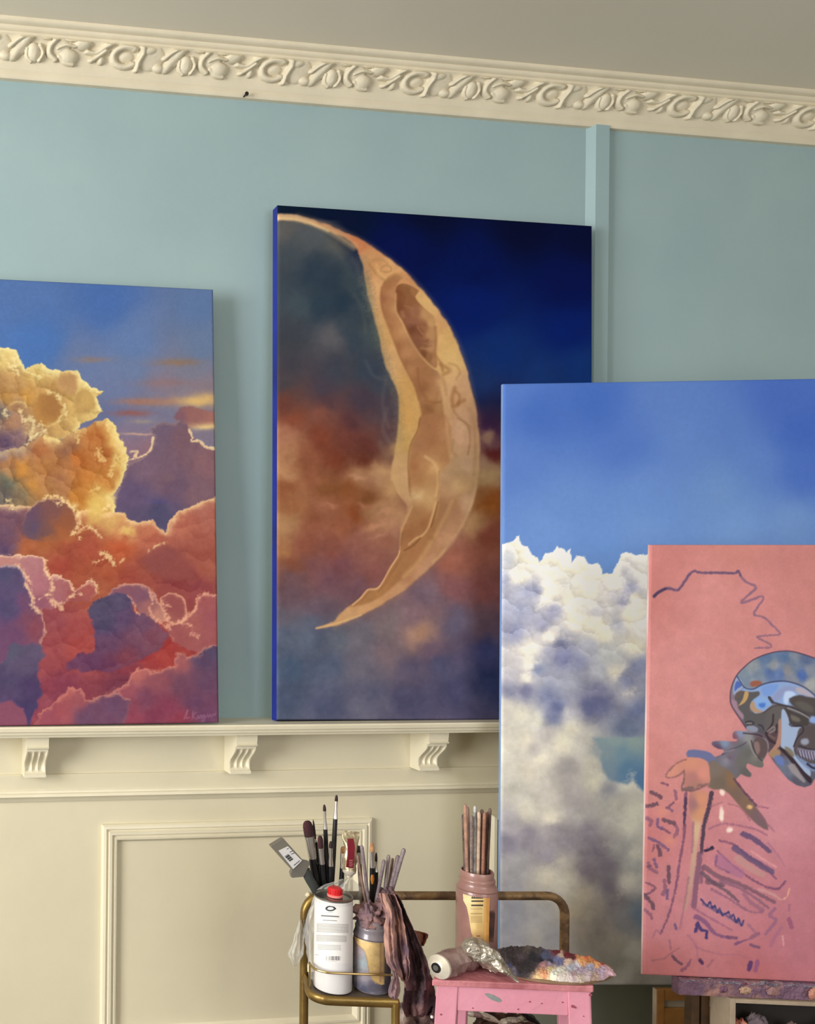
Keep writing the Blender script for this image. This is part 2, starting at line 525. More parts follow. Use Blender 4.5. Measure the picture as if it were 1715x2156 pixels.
def cornice_mesh():
    H = relief(); nu, nv = H.shape
    lower = [(0.0, 0.0), (.013, 0.0), (.016, .003), (.017, .012), (.0165, .019), (.019, .022)]
    upper = [(.064, .0885), (.0655, .090), (.0655, .0945), (.071, .096), (.0745, .099), (.0755, .103), (.0755, .1055), (.085, .1065), (.090, .109), (.092, .113), (.092, .1175)]
    rows = []
    xs = np.linspace(0, PER, nu)
    sag = 0.0
    for o, z in lower: rows.append(np.stack([xs, np.full(nu, -o), np.full(nu, z)], -1))
    for j in range(nv):
        t = j / (nv - 1)
        o = .020 + .042 * t - 0.006 * math.sin(math.pi * t); z = .024 + .064 * t + 0.004 * math.sin(math.pi * t)
        e = min(1, t / .04, (1 - t) / .03)
        h = .0190 * H[:, j] * max(e, 0)
        rows.append(np.stack([xs, -(o + .836 * h), z - .45 * h], -1))
    for o, z in upper: rows.append(np.stack([xs, np.full(nu, -o), np.full(nu, z)], -1))
    P = np.stack(rows, 0)
    mb = MB().grid(P)
    return mb


cor = thing('trim_1', 'cream plaster cornice with leaf and scroll relief under the ceiling', 'cornice', (0, 0, ZB), kind='structure')
x0 = bp(545, 140, -.05)[0] - 10 * PER
first = None
k = 0
while x0 + k * PER < XL: k += 1
k -= 1
while x0 + k * PER < XR:
    X = x0 + k * PER
    if X > -2.0 and X < 2.6:
        if first is None:
            mb = cornice_mesh(); mb.v = [(a, b, c + ZB) for a, b, c in mb.v]
            first = mb.build('cornice_section', M_PLASTER, cor, smooth=True)
            first.data.polygons.foreach_set('use_smooth', [True] * len(first.data.polygons))
            first.location.x = X
        else:
            c = first.copy(); COL.objects.link(c); c.parent = cor; c.location.x = X
    k += 1

# ---- vertical batten on the upper wall
bx0, bx1 = bp(1241, 400, -.012)[0], bp(1281, 400, -.012)[0]
mb = MB()
zz0, zz1 = 1.038, ZB + .004
prof = [(bx0 - .004, 0), (bx0 + .012, -.020), (bx1 - .006, -.020), (bx1 + .001, 0.0)]
mb.add([(x, y, zz0) for x, y in prof] + [(x, y, zz1) for x, y in prof], [(0, 1, 5, 4), (1, 2, 6, 5), (2, 3, 7, 6), (4, 5, 6, 7), (3, 2, 1, 0), (0, 4, 7, 3)])
struct('trim_2', 'flat blue painted batten running up the wall beside the moon painting', mb, M_BLUE)

# ---- picture shelf on corbels
SH = 1.037
shelf = thing('trim_3', 'narrow cream picture shelf carried by fluted corbels', 'shelf', (0, 0, SH - .025), kind='structure')
prof = [(0, SH - .030), (-.112, SH - .030), (-.114, SH - .024), (-.121, SH - .022), (-.123, SH - .016), (-.126, SH - .013), (-.128, SH - .004), (-.126, SH), (0, SH)]
mb = MB(); n = len(prof)
mb.add([(XL, y, z) for y, z in prof] + [(XR, y, z) for y, z in prof],
       [(i, (i + 1) % n, n + (i + 1) % n, n + i) for i in range(n)] + [tuple(range(n))[::-1], tuple(range(n, 2 * n))])
mb.build('shelf_board', M_TRIM, shelf)


def corbel_mesh():
    w, zt, zb_ = .058, SH - .030, .890
    nz, nx = 44, 37
    P = np.zeros((nz, nx, 3))
    for i in range(nz):
        t = i / (nz - 1); z = zt + (zb_ - zt) * t
        if t < .24: out = .094 - .004 * t / .24
        elif t < .29: out = .090 + .006 * math.sin((t - .24) / .05 * math.pi)
        elif t < .33: out = .083
        elif t < .90: q = (t - .33) / .57; out = .083 - .046 * (0.5 - 0.5 * math.cos(math.pi * min(1, q * 1.25))) + .004 * q
        else: out = .041 + .008 * min(1, (t - .90) / .03)
        for j in range(nx):
            u = j / (nx - 1); x = (u - .5) * w
            o = out
            if .36 < t < .88:
                e = min(1, (t - .36) / .05, (.88 - t) / .05)
                o -= .009 * e * max(0, math.sin(math.pi * ((u * 3.4 - .2) % 1.0))) ** .7 if .06 < u < .94 else 0
            P[i, j] = (x, -o, z)
    mb = MB().grid(P)
    for sgn, j in ((-1, 0), (1, nx - 1)):
        E = np.stack([P[:, j], P[:, j] * np.array([1, 0, 1])], 1); mb.grid(E)
    mb.add([P[-1, 0], P[-1, -1], P[-1, -1] * np.array([1, 0, 1]), P[-1, 0] * np.array([1, 0, 1])], [(0, 1, 2, 3)])
    return mb


base_c = None
cxs = [-1.305, -.747, -.178, .376, .933, 1.49, 2.05]
for X in cxs:
    if base_c is None:
        mb = corbel_mesh(); base_c = mb.build('corbel', M_TRIM, shelf, smooth=True); o = base_c
    else:
        o = base_c.copy(); COL.objects.link(o); o.parent = shelf
    o.location.x = X

# ---- dado rail and panel mouldings
def strip(mb, A, B, inn, prof):
    """straight moulding from A to B (x, z), profile across 'inn', mitred at both ends"""
    A, B, inn = np.array(A, float), np.array(B, float), np.array(inn, float)
    d = unit(B - A); n = len(prof); v = []
    for E, s_ in ((A, 1), (B, -1)):
        for w, o in prof:
            q = E + inn * w + d * s_ * w
            v.append((q[0], -o, q[1]))
    return mb.add(v, [(i, (i + 1) % n, n + (i + 1) % n, n + i) for i in range(n)] + [tuple(range(n))[::-1], tuple(range(n, 2 * n))])


rail = [(0, 0), (.000, .007), (.004, .012), (.009, .013), (.011, .019), (.018, .021), (.022, .016), (.026, .012), (.034, .006), (.034, 0)]
mb = MB(); nn = len(rail)
mb.add([(XL, -o, .849 - w) for w, o in rail] + [(XR, -o, .849 - w) for w, o in rail],
       [(i, (i + 1) % nn, nn + (i + 1) % nn, nn + i) for i in range(nn)])
struct('trim_4', 'moulded cream dado rail below the corbels', mb, M_TRIM)
PM = [(0, 0), (0, .009), (.004, .015), (.011, .017), (.014, .012), (.017, .012), (.020, .018), (.027, .018), (.030, .011), (.033, .011), (.036, .015), (.041, .014), (.047, .004), (.050, 0)]
for i, (xa, xb) in enumerate(((-1.707, -.924), (-.555, .228), (.597, 1.380), (1.749, 2.53))):
    f = thing('trim_%d' % (5 + i), ['', 'raised rectangular panel moulding on the dado, left of the gold trolley', 'panel moulding on the dado, half hidden by the cloud painting', ''][i] or 'raised rectangular panel moulding on the cream dado', 'moulding', ((xa + xb) / 2, 0, .2), kind='structure')
    zt, zb_ = .749, .14
    for A, B, inn in (((xa, zt), (xb, zt), (0, -1)), ((xb, zt), (xb, zb_), (-1, 0)), ((xb, zb_), (xa, zb_), (0, 1)), ((xa, zb_), (xa, zt), (1, 0))):
        strip(m_ := MB(), A, B, inn, PM); m_.build('moulding_strip', M_TRIM, f)

# ---- nail and screws in the wall
M_IRON = mat('dark_iron', (60, 58, 55), 0.5, 0.8)
p = bp(513, 201, -.018)
t = thing('nail', 'small dark nail sticking out at the lower edge of the cornice', 'nail', p)
MB().tube([p + (0, .018, 0), p + (.003, -.012, -.002)], .0022, 8).build('shank', M_IRON, t)
MB().tube([p + (.003, -.012, -.002), p + (.0035, -.015, -.002)], .0055, 10).build('head', M_IRON, t)
for y, w in ((1622, 'upper'), (1633, 'lower')):
    p = bp(779, y, -.001)
    tag(MB().tube([p + (0, .002, 0), p + (0, -.0015, 0)], [.0045, .0038], 10).build('screw', M_IRON), '%s of two tiny dark screw heads under the picture shelf' % w, 'screw')

# ------------------------------------------------------------------ the four canvases
M_PAINT = mat('oil_paint', (200, 200, 200), 0.7, attr='paint', bump=0.08, bscale=900, spec=0.03)
M_GESSO = mat('raw_canvas_back', (205, 196, 175), 0.8, c2=(190, 180, 158), scale=20)
M_STRETCH = mat('stretcher_pine', (200, 165, 110), 0.6, c2=(180, 142, 90), scale=12)


def canvas(name, label, q, Y0, a, b, thick, res, paint, K, edge):
    """q: where the photograph shows bottom-left, bottom-right, top-right, top-left; the picture plane stands at Y0,
    turned by a, leaning back by b"""
    ex = np.array([math.cos(a), math.sin(a), 0]); n0 = np.array([math.sin(a), -math.cos(a), 0])
    nrm = math.cos(b) * n0 + math.sin(b) * U0
    p0 = bp(*q[0], Y0)
    c = [ray_plane(x, y, p0, nrm) for x, y in q]
    back = nrm * thick
    low = min(c, key=lambda k: k[2]); mid = (c[0] + c[1]) / 2
    root = thing(name, label, 'painting', (mid[0], mid[1], min((k - back)[2] for k in c[:2])))
    wpx = max(abs(q[1][0] - q[0][0]), abs(q[2][0] - q[3][0])); hpx = abs(q[0][1] - q[3][1])
    nu, nv = int(wpx / res), int(hpx / res)
    u = np.linspace(0, 1, nu)[None, :, None]; v = np.linspace(0, 1, nv)[:, None, None]
    P = (c[0] * (1 - u) + c[1] * u) * (1 - v) + (c[3] * (1 - u) + c[2] * u) * v
    x, y = proj(P.reshape(-1, 3))
    pt = Paint(x, y); paint(pt)
    col = np.clip(lin_arr(pt.C) / np.array(K), 0.002, 0.93)
    # wrapped canvas: the last millimetres roll over the stretcher edge
    eu = np.minimum(np.arange(nu), nu - 1 - np.arange(nu)); ev = np.minimum(np.arange(nv), nv - 1 - np.arange(nv))
    e = np.minimum(eu[None, :], ev[:, None])
    drop = np.where(e == 0, .0035, np.where(e == 1, .0010, np.where(e == 2, .0003, 0)))
    P = P - nrm * drop[:, :, None]
    color_mesh('painted_face', P, col, M_PAINT, root)
    # sides and back
    s_ = MB(); f_ = [k - nrm * .0035 for k in c]; g_ = [k - back for k in c]
    s_.add(f_ + g_, [(0, 1, 5, 4), (1, 2, 6, 5), (2, 3, 7, 6), (3, 0, 4, 7)])
    s_.build('canvas_edge', mat(name + '_edge', edge[0], 0.6, c2=edge[1], scale=9), root)
    bk = MB(); bk.add([k - nrm * min(.009, thick - .001) for k in c], [(0, 3, 2, 1)]); bk.build('canvas_back', M_GESSO, root)
    cen = sum(c) / 4
    for i in range(4):
        A, B = c[i], c[(i + 1) % 4]; w_ = .045
        ins = lambda k: k + unit(cen - k) * w_ * 1.35
        o1, o2 = A + unit(cen - A) * .002, B + unit(cen - B) * .002
        i1, i2 = ins(A), ins(B)
        if thick < .02: continue
        hx = [o1 - nrm * .011, o2 - nrm * .011, i2 - nrm * .011, i1 - nrm * .011]
        MB().hexa(hx + [k - nrm * (thick - .013) for k in hx]).build('stretcher_bar', M_STRETCH, root)
    return root, c


# ---- sunset clouds
def paint_sunset(p):
    a = Z(0, 570, 3.573); b = Z(0, 1000, 3.573)
    p.base(a((-600, 100, (88, 118, 180)), (200, 150, (88, 116, 180)), (800, 250, (78, 110, 182)), (1500, 250, (98, 120, 172)), (300, 550, (80, 116, 188)), (1000, 550, (103, 126, 182)), (1500, 580, (108, 126, 170)),
             (600, 680, (108, 122, 170)), (1000, 760, (114, 128, 174)), (1450, 760, (128, 126, 152)), (1250, 860, (140, 122, 142)), (900, 900, (112, 122, 168)), (1500, 880, (142, 122, 138)), (850, 1080, (104, 112, 158)),
             (1150, 1050, (122, 122, 158)), (1000, 1200, (132, 120, 150)), (950, 1300, (142, 112, 138)), (1100, 1330, (150, 108, 124)), (-600, 600, (84, 118, 186))), p=4, warp=14, wscale=60, eps=30)
    for x, y, rx, ry, c, al in ((700, 668, 130, 22, (150, 122, 112), .7), (1340, 690, 170, 26, (150, 116, 96), .8), (1050, 985, 170, 26, (168, 116, 104), .85), (1250, 985, 220, 30, (176, 126, 110), .7),
                                (1250, 845, 220, 28, (152, 116, 122), .6), (1480, 985, 140, 40, (232, 188, 122), .9), (1560, 960, 90, 40, (226, 180, 124), .8), (990, 1070, 140, 24, (150, 92, 90), .9), (1070, 1135, 90, 16, (178, 158, 132), .5), (1040, 1228, 130, 8, (214, 170, 150), .8)):
        p.blob(x / 3.573, 570 + y / 3.573, rx / 3.573, ry / 3.573, c, al, warp=3, seed=3)
    # far cloud bank on the right
    p.poly(a((1300, 1110), (1345, 1030), (1420, 1015), (1520, 1040), (1615, 1060), (1700, 1080), (1700, 1180), (1500, 1185), (1400, 1170)), [*a((1450, 1080, (156, 104, 104)), (1600, 1120, (166, 110, 108)), (1350, 1100, (138, 96, 112)))], 3, 4, 14, 2)
    p.blob(1560 / 3.573, 570 + 1172 / 3.573, 36, 7, (240, 205, 150), .9, warp=3)
    pur = a((970, 1455), (1050, 1415), (1120, 1370), (1150, 1290), (1150, 1240), (1120, 1190), (1200, 1140), (1250, 1145), (1300, 1150), (1350, 1118), (1400, 1150), (1430, 1200), (1450, 1260), (1500, 1290), (1560, 1330), (1700, 1350), (1700, 2400), (700, 2400), (820, 1800))
    p.poly(pur, [*a((1200, 1200, (118, 96, 122)), (1400, 1300, (128, 94, 110)), (1550, 1450, (140, 100, 112)), (1100, 1500, (126, 98, 122)), (1300, 1600, (112, 86, 112)), (1500, 1700, (132, 98, 114)), (1000, 1700, (106, 86, 122)), (1050, 1850, (96, 82, 122)), (1200, 1830, (86, 80, 130)), (1250, 1560, (124, 94, 112)))],
           1.6, 3, 14, 4, rim=((244, 206, 168), 4, .25, (-.6, -.4)), cwarp=14, tex=5)
    for pts, w in ((((980, 1420), (1060, 1400), (1130, 1350), (1145, 1290), (1150, 1255)), 4.5), (((1420, 1195), (1445, 1250), (1440, 1280), (1500, 1280), (1540, 1320), (1610, 1340)), 5.5), (((980, 1360), (1030, 1360), (1010, 1400)), 6)):
        p.stroke(a(*pts), w, (246, 210, 172), .9, 1.4, rough=2.2, seed=4, taper=(.7, 1))
    # the big golden cloud
    g1 = a((-700, 500), (-80, 560), (20, 572), (80, 585), (130, 600), (145, 650), (190, 735), (240, 715), (310, 690), (370, 735), (470, 755), (580, 750), (620, 820), (690, 880), (785, 912), (720, 950), (745, 1010), (765, 1060), (700, 1110), (610, 1150), (560, 1230), (450, 1280), (300, 1500), (-700, 1900))
    p.poly(g1, [*a((60, 640, (226, 192, 128)), (250, 760, (206, 168, 104)), (480, 820, (192, 146, 98)), (640, 960, (212, 172, 108)), (350, 960, (196, 148, 92)), (100, 850, (186, 140, 96)), (200, 960, (200, 146, 82)), (60, 960, (190, 140, 84)), (380, 1060, (166, 116, 74)), (560, 1060, (206, 164, 104)), (130, 1020, (156, 116, 96)),
                    (100, 1130, (172, 126, 104)), (250, 1180, (184, 146, 112)), (50, 1280, (110, 86, 110)), (150, 1260, (132, 100, 110)), (430, 1180, (198, 154, 100)), (620, 1120, (214, 176, 116)), (-300, 900, (180, 140, 100)), (-300, 1300, (120, 95, 112)), (20, 1060, (120, 104, 104)))],
               1.5, 4.5, 15, 1, rim=((250, 228, 168), 12, .95, (.75, -.65)), cwarp=13, tex=9, pf=(26, 28, (.7, -.7)))
    # inner lobes of the golden cloud
    lob = ((((250, 1060), (280, 960), (340, 920), (420, 930), (470, 990), (480, 1060), (430, 1140), (330, 1170), (270, 1130)), ((168, 116, 72), (186, 132, 78)), (.8, .3)),
           (((60, 1010), (110, 985), (180, 990), (200, 1040), (150, 1060), (70, 1040)), ((160, 116, 90), (176, 130, 96)), (.5, -.8)),
           (((560, 960), (600, 900), (680, 890), (720, 960), (730, 1030), (650, 1080), (570, 1060)), ((206, 164, 104), (190, 148, 96)), (.8, -.2)),
           (((460, 770), (560, 765), (600, 850), (560, 930), (480, 900), (440, 830)), ((188, 140, 100), (196, 150, 104)), (.8, -.5)))
    for i, (pts, (c1, c2), d) in enumerate(lob):
        q = a(*pts); m_ = np.mean([k[:2] for k in q], 0)
        p.poly(q, [(m_[0], m_[1], c1), (q[0][0], q[0][1], c2), (q[-2][0], q[-2][1], c2)], 5, 4, 14, 5 + i, rim=((246, 216, 150), 4.5, .75, d), smooth=3)
    for pts, w in ((((150, 1060), (180, 1130), (230, 1110), (250, 1150), (240, 1230)), 9), (((300, 1150), (320, 1170)), 7), (((30, 1040), (50, 1090)), 6), (((360, 910), (410, 920), (450, 960)), 5), (((200, 1310), (260, 1240), (340, 1200)), 6), (((490, 1010), (490, 1080), (460, 1130)), 5.5), (((10, 620), (60, 700), (140, 770)), 7), (((90, 640), (120, 720)), 6), (((200, 760), (300, 800)), 6)):
        p.stroke(a(*pts), w * 1.2, (250, 226, 176), .65, 3.2, rough=7, seed=6, taper=(.6, 1))
    # orange cloud
    g2 = a((-700, 1500), (190, 1320), (330, 1235), (420, 1262), (450, 1275), (500, 1235), (570, 1200), (640, 1185), (720, 1130), (800, 1115), (875, 1170), (890, 1240), (945, 1330), (968, 1430), (930, 1550), (880, 1640), (830, 1700), (870, 1770), (860, 1850), (780, 1900), (700, 2400), (-700, 2600))
    p.poly(g2, [*a((300, 1350, (180, 112, 74)), (500, 1330, (150, 100, 78)), (460, 1270, (178, 128, 92)), (720, 1250, (186, 112, 64)), (850, 1250, (216, 164, 96)), (780, 1400, (184, 108, 60)), (900, 1420, (222, 176, 106)), (600, 1430, (186, 108, 58)), (350, 1480, (182, 122, 76)), (420, 1560, (166, 110, 80)), (650, 1570, (190, 116, 58)), (800, 1560, (200, 130, 70)), (150, 1480, (204, 138, 72)), (60, 1420, (176, 122, 84)),
                   (230, 1620, (196, 134, 74)), (60, 1600, (104, 102, 94)), (150, 1680, (126, 106, 88)), (30, 1680, (112, 100, 98)), (600, 1700, (196, 126, 62)), (450, 1680, (168, 112, 78)), (350, 1600, (178, 122, 80)), (150, 1350, (136, 100, 104)), (30, 1350, (112, 86, 112)), (750, 1700, (214, 164, 92)), (-300, 1600, (130, 105, 100)))],
           1.6, 4.5, 15, 6, rim=((252, 226, 160), 13, .9, (.85, -.35)), cwarp=13, tex=9, pf=(21, 32, (.8, -.6)))
    for pts, w in ((((740, 1350), (745, 1400), (770, 1430)), 9), (((870, 1400), (850, 1480), (830, 1540)), 6), (((810, 1160), (830, 1210), (870, 1260)), 6), (((900, 1290), (920, 1380), (920, 1450)), 7), (((580, 1210), (590, 1290)), 4.5), (((690, 1660), (740, 1630)), 4)):
        p.stroke(a(*pts), w * 1.2, (248, 214, 150), .6, 3.2, rough=7, seed=8)
    # red mass filling the lower half
    red = b((-700, 150), (100, 230), (300, 250), (560, 300), (640, 260), (700, 260), (770, 290), (850, 280), (930, 275), (965, 330), (1040, 352), (1140, 335), (1190, 390), (1240, 430), (1275, 340), (1340, 275), (1440, 232), (1530, 190), (1700, 140), (1700, 2200), (-700, 2200))
    p.poly(red, [*b((60, 280, (116, 80, 100)), (200, 560, (172, 96, 66)), (330, 520, (168, 96, 64)), (500, 420, (172, 98, 64)), (850, 340, (216, 164, 106)), (960, 390, (206, 140, 100)), (1100, 400, (198, 118, 94)), (700, 560, (170, 82, 66)), (560, 600, (158, 76, 64)), (900, 560, (190, 92, 62)), (1150, 500, (182, 100, 84)), (1350, 400, (184, 106, 92)), (1560, 300, (182, 108, 98)),
                    (1500, 550, (168, 90, 80)), (1250, 600, (150, 80, 78)), (1100, 680, (158, 82, 72)), (1400, 750, (150, 76, 76)), (1560, 700, (170, 92, 80)), (800, 740, (168, 84, 62)), (620, 740, (166, 84, 64)), (450, 700, (164, 74, 64)), (1000, 780, (162, 76, 68)), (1300, 850, (148, 70, 72)), (1500, 850, (150, 72, 78)), (760, 850, (170, 92, 70)), (50, 450, (112, 80, 104)), (30, 560, (104, 78, 110)), (400, 1100, (150, 74, 84)),
                    (550, 1150, (160, 76, 80)), (600, 1300, (170, 76, 76)), (380, 1350, (158, 76, 84)), (500, 1600, (134, 62, 84)), (900, 1580, (124, 62, 82)), (1250, 1350, (168, 66, 66)), (1100, 1380, (160, 62, 66)), (1000, 1450, (140, 62, 76)), (400, 1800, (150, 74, 92)), (-300, 600, (110, 80, 108)), (-300, 1500, (96, 70, 112)))],
           1.6, 4.5, 15, 8, rim=((250, 208, 160), 9, .8, (-.25, -.95)), cwarp=14, tex=7, pf=(10, 44, (.2, -1)))
    # bright yellow knot where the masses meet
    for x, y, rx, ry, c, al in ((720, 260, 80, 80, (236, 196, 116), .85), (840, 180, 36, 50, (240, 206, 140), .8), (700, 330, 60, 50, (222, 176, 106), .8), (950, 420, 50, 30, (232, 192, 118), .8), (560, 230, 40, 30, (240, 208, 150), .6)):
        p.blob(x / 3.573, 1000 + y / 3.573, rx / 3.573, ry / 3.573, c, al, warp=9, seed=4, hard=1.4)
    # dark oval cloud
    p.poly(b((170, 360), (205, 270), (280, 205), (330, 180), (430, 175), (500, 212), (555, 270), (580, 340), (560, 420), (500, 470), (350, 500), (220, 480), (165, 430)),
           [*b((230, 300, (104, 76, 100)), (250, 400, (98, 78, 104)), (330, 440, (112, 80, 88)), (420, 250, (128, 84, 84)), (500, 350, (150, 90, 68)), (470, 430, (166, 96, 64)), (350, 480, (164, 96, 66)))], 4, 4, 15, 9, rim=((244, 200, 160), 3, .8, (.5, -.9)), cwarp=10, smooth=3)
    for pts, w in ((((330, 175), (400, 155), (450, 170), (520, 220), (560, 260)), 7), (((590, 280), (600, 350), (580, 400), (545, 450)), 6), (((400, 200), (450, 225)), 6), (((600, 480), (580, 440), (640, 390), (700, 410), (760, 460)), 5), (((50, 190), (80, 200), (95, 260)), 6), (((760, 590), (800, 600), (840, 640), (855, 670)), 9), (((710, 660), (780, 630)), 3), (((905, 655), (918, 635)), 3.5), (((1110, 580), (1170, 540), (1240, 512)), 2.5), (((780, 260), (820, 230)), 7)):
        p.stroke(b(*pts), w, (250, 216, 164), .72, 2.6, rough=6, seed=5, taper=(.8, .9))
    p.poly(b((1060, 640), (1110, 590), (1180, 545), (1240, 515), (1320, 560), (1400, 640), (1450, 760), (1300, 800), (1120, 720)), [*b((1240, 560, (148, 80, 82)), (1150, 650, (144, 78, 80)), (1350, 720, (152, 80, 80)))], 9, 5, 20, 3, alpha=.8)
    # pink-lilac bank on the left
    p.poly(b((-700, 620), (0, 600), (110, 605), (220, 600), (340, 620), (350, 660), (330, 720), (375, 760), (460, 755), (530, 810), (555, 870), (600, 830), (660, 800), (710, 795), (740, 880), (680, 950), (480, 960), (400, 1000), (290, 1010), (-700, 1300)),
           [*b((250, 680, (178, 118, 128)), (280, 820, (176, 112, 126)), (450, 850, (172, 104, 112)), (420, 930, (172, 104, 116)), (650, 860, (172, 92, 90)), (100, 640, (190, 130, 130)), (560, 930, (160, 84, 86)), (300, 960, (150, 90, 112)))], 1.8, 6, 17, 10, rim=((250, 206, 176), 4.5, .85, (.5, -.85)), cwarp=10, tex=6)
    p.poly(b((-700, 700), (0, 680), (90, 672), (150, 700), (190, 780), (215, 860), (250, 950), (285, 1010), (320, 1040), (340, 1180), (300, 1300), (-700, 1700)),
           [*b((30, 750, (84, 76, 126)), (100, 850, (92, 78, 124)), (180, 950, (116, 78, 112)), (60, 1000, (84, 74, 126)), (200, 1080, (126, 76, 100)), (100, 1180, (112, 74, 110)), (270, 1150, (140, 76, 94)))], 2.2, 7, 20, 11, rim=((246, 200, 172), 3.5, .7, (.7, -.7)), cwarp=12, tex=5)
    for pts, w in ((((130, 680), (180, 740), (240, 830)), 4), (((190, 830), (230, 880), (250, 940), (240, 985), (290, 1025)), 6), (((340, 640), (350, 720), (380, 780), (395, 850), (350, 910)), 6), (((300, 940), (330, 910), (380, 900)), 4), (((380, 950), (420, 970), (460, 1000)), 9), (((470, 960), (520, 930), (560, 895), (620, 900)), 2.5), (((540, 820), (555, 880), (520, 930)), 4), (((690, 790), (720, 820), (738, 880)), 5)):
        p.stroke(b(*pts), w, (246, 200, 164), .72, 2.6, rough=6, seed=9)
    # pink lobes on the right and their glowing outlines
    p.poly(b((1420, 1050), (1460, 1010), (1480, 930), (1530, 890), (1600, 900), (1700, 900), (1700, 1330), (1560, 1330), (1480, 1340), (1380, 1300), (1300, 1250), (1240, 1150), (1300, 1120)), [*b((1550, 980, (168, 92, 98)), (1450, 1120, (172, 98, 98)), (1560, 1200, (166, 92, 98)), (1350, 1220, (162, 88, 92)), (1600, 1080, (164, 90, 102)))], 2.5, 4, 15, 12, rim=((232, 158, 140), 4, .8, (-.6, -.8)), cwarp=8, tex=5)
    p.poly(b((1200, 940), (1230, 905), (1275, 885), (1340, 895), (1385, 940), (1405, 1010), (1400, 1070), (1350, 1115), (1270, 1115), (1230, 1060)), [*b((1300, 1000, (156, 84, 88)), (1260, 1060, (170, 98, 96)))], 2, 3.5, 13, 13, rim=((234, 166, 144), 4.5, .95, (0, 0)), smooth=3)
    p.poly(b((810, 910), (850, 850), (910, 820), (1030, 808), (1110, 845), (1170, 900), (1190, 960), (1240, 1020), (1240, 1100), (1180, 1110), (1120, 1080), (1060, 1050), (1000, 960)), [*b((950, 870, (138, 88, 108)), (1080, 930, (132, 86, 110)), (1120, 1000, (166, 104, 108)), (1180, 1060, (196, 132, 122)))], 2, 4, 15, 2, rim=((232, 166, 146), 4, .85, (.4, -.9)), cwarp=8)
    # violet heart
    p.poly(b((700, 945), (750, 912), (830, 905), (900, 895), (970, 915), (1005, 980), (1020, 1040), (1130, 1060), (1200, 1150), (1260, 1180), (1240, 1280), (1120, 1350), (980, 1420), (850, 1480), (650, 1480), (480, 1450), (500, 1390), (600, 1340), (700, 1330), (705, 1230), (690, 1120), (655, 1010)),
           [*b((750, 980, (86, 76, 114)), (900, 960, (92, 80, 120)), (800, 1100, (82, 72, 114)), (950, 1060, (96, 72, 108)), (1080, 1130, (118, 80, 108)), (800, 1250, (106, 70, 102)), (1000, 1230, (116, 72, 96)), (1150, 1200, (130, 76, 96)), (700, 1400, (106, 64, 98)), (560, 1420, (112, 66, 98)), (950, 1380, (128, 66, 84)), (850, 1420, (112, 62, 92)))], 3, 8, 22, 14, cwarp=12, tex=7, pf=(7, 30, (.3, -1)))
    p.stroke(b((960, 905), (1000, 950), (1020, 1020), (1050, 1045)), 4, (224, 160, 146), .8, 1.6, rough=3)
    for pts, w in ((((1130, 880), (1150, 960), (1120, 1010), (1180, 1090), (1280, 1160)), 5), (((1210, 940), (1240, 1010), (1250, 1090)), 4.5), (((1410, 1050), (1350, 1110), (1260, 1120)), 4.5), (((1440, 1190), (1460, 1210), (1490, 1215)), 5), (((1240, 970), (1275, 985)), 4), (((1260, 1060), (1270, 1075)), 5), (((1430, 1040), (1470, 1010), (1480, 950), (1530, 895), (1610, 905)), 4), (((1370, 1120), (1440, 1130)), 3), (((1300, 1120), (1400, 1070)), 4)):
        p.stroke(b(*pts), w, (238, 172, 150), .72, 2.6, rough=6, seed=3)
    # bottom banks
    p.poly(b((-700, 1400), (0, 1420), (40, 1370), (55, 1300), (110, 1262), (170, 1295), (250, 1262), (310, 1290), (350, 1345), (300, 1410), (280, 1520), (310, 1640), (260, 1800), (200, 1900), (-700, 2000)), [*b((90, 1320, (92, 86, 122)), (270, 1330, (98, 84, 120)), (150, 1430, (94, 79, 114)), (60, 1560, (84, 72, 120)), (220, 1600, (82, 64, 114)), (180, 1750, (76, 62, 118)), (60, 1640, (90, 72, 118)))], 3.5, 8, 22, 3, cwarp=8, tex=7)
    p.poly(b((950, 1560), (980, 1490), (1020, 1460), (1080, 1450), (1140, 1475), (1240, 1450), (1310, 1440), (1325, 1340), (1375, 1325), (1400, 1370), (1490, 1335), (1540, 1290), (1700, 1280), (1700, 2200), (600, 2200), (700, 1690), (820, 1640), (900, 1590)),
           [*b((1040, 1500, (190, 108, 108)), (1180, 1540, (150, 84, 98)), (1350, 1400, (170, 96, 102)), (1500, 1400, (98, 74, 106)), (1600, 1320, (92, 76, 112)), (1560, 1550, (108, 74, 104)), (1350, 1560, (120, 76, 100)), (950, 1640, (160, 84, 100)), (1100, 1680, (130, 74, 100)), (1250, 1740, (140, 66, 92)), (1450, 1720, (112, 72, 104)), (1350, 1820, (148, 66, 88)), (1550, 1830, (122, 74, 108)), (1000, 1830, (148, 70, 92)), (850, 1700, (124, 78, 110)), (1150, 1830, (136, 64, 90)))],
           3, 7, 20, 4, rim=((226, 148, 132), 5, .75, (-.3, -.9)), cwarp=12, tex=6)
    p.poly(b((-100, 1760), (30, 1700), (90, 1690), (130, 1740), (180, 1760), (210, 1900), (-100, 1950)), (138, 80, 104), 3, 4, 15, 5)
    p.poly(b((260, 1900), (290, 1790), (380, 1740), (470, 1650), (520, 1600), (600, 1610), (640, 1680), (710, 1690), (760, 1660), (880, 1640), (980, 1700), (900, 2000), (260, 2000)),
           [*b((520, 1650, (178, 96, 100)), (600, 1700, (160, 86, 98)), (470, 1780, (166, 84, 96)), (380, 1800, (156, 80, 98)), (700, 1760, (118, 78, 108)), (830, 1720, (112, 76, 108)), (650, 1830, (112, 76, 106)))], 3, 7, 20, 6, rim=((232, 150, 132), 4, .7, (.1, -1)), cwarp=10, tex=6)
    p.shade(.035, 5, 3, 4); p.shade(.03, 60, 3, 2)
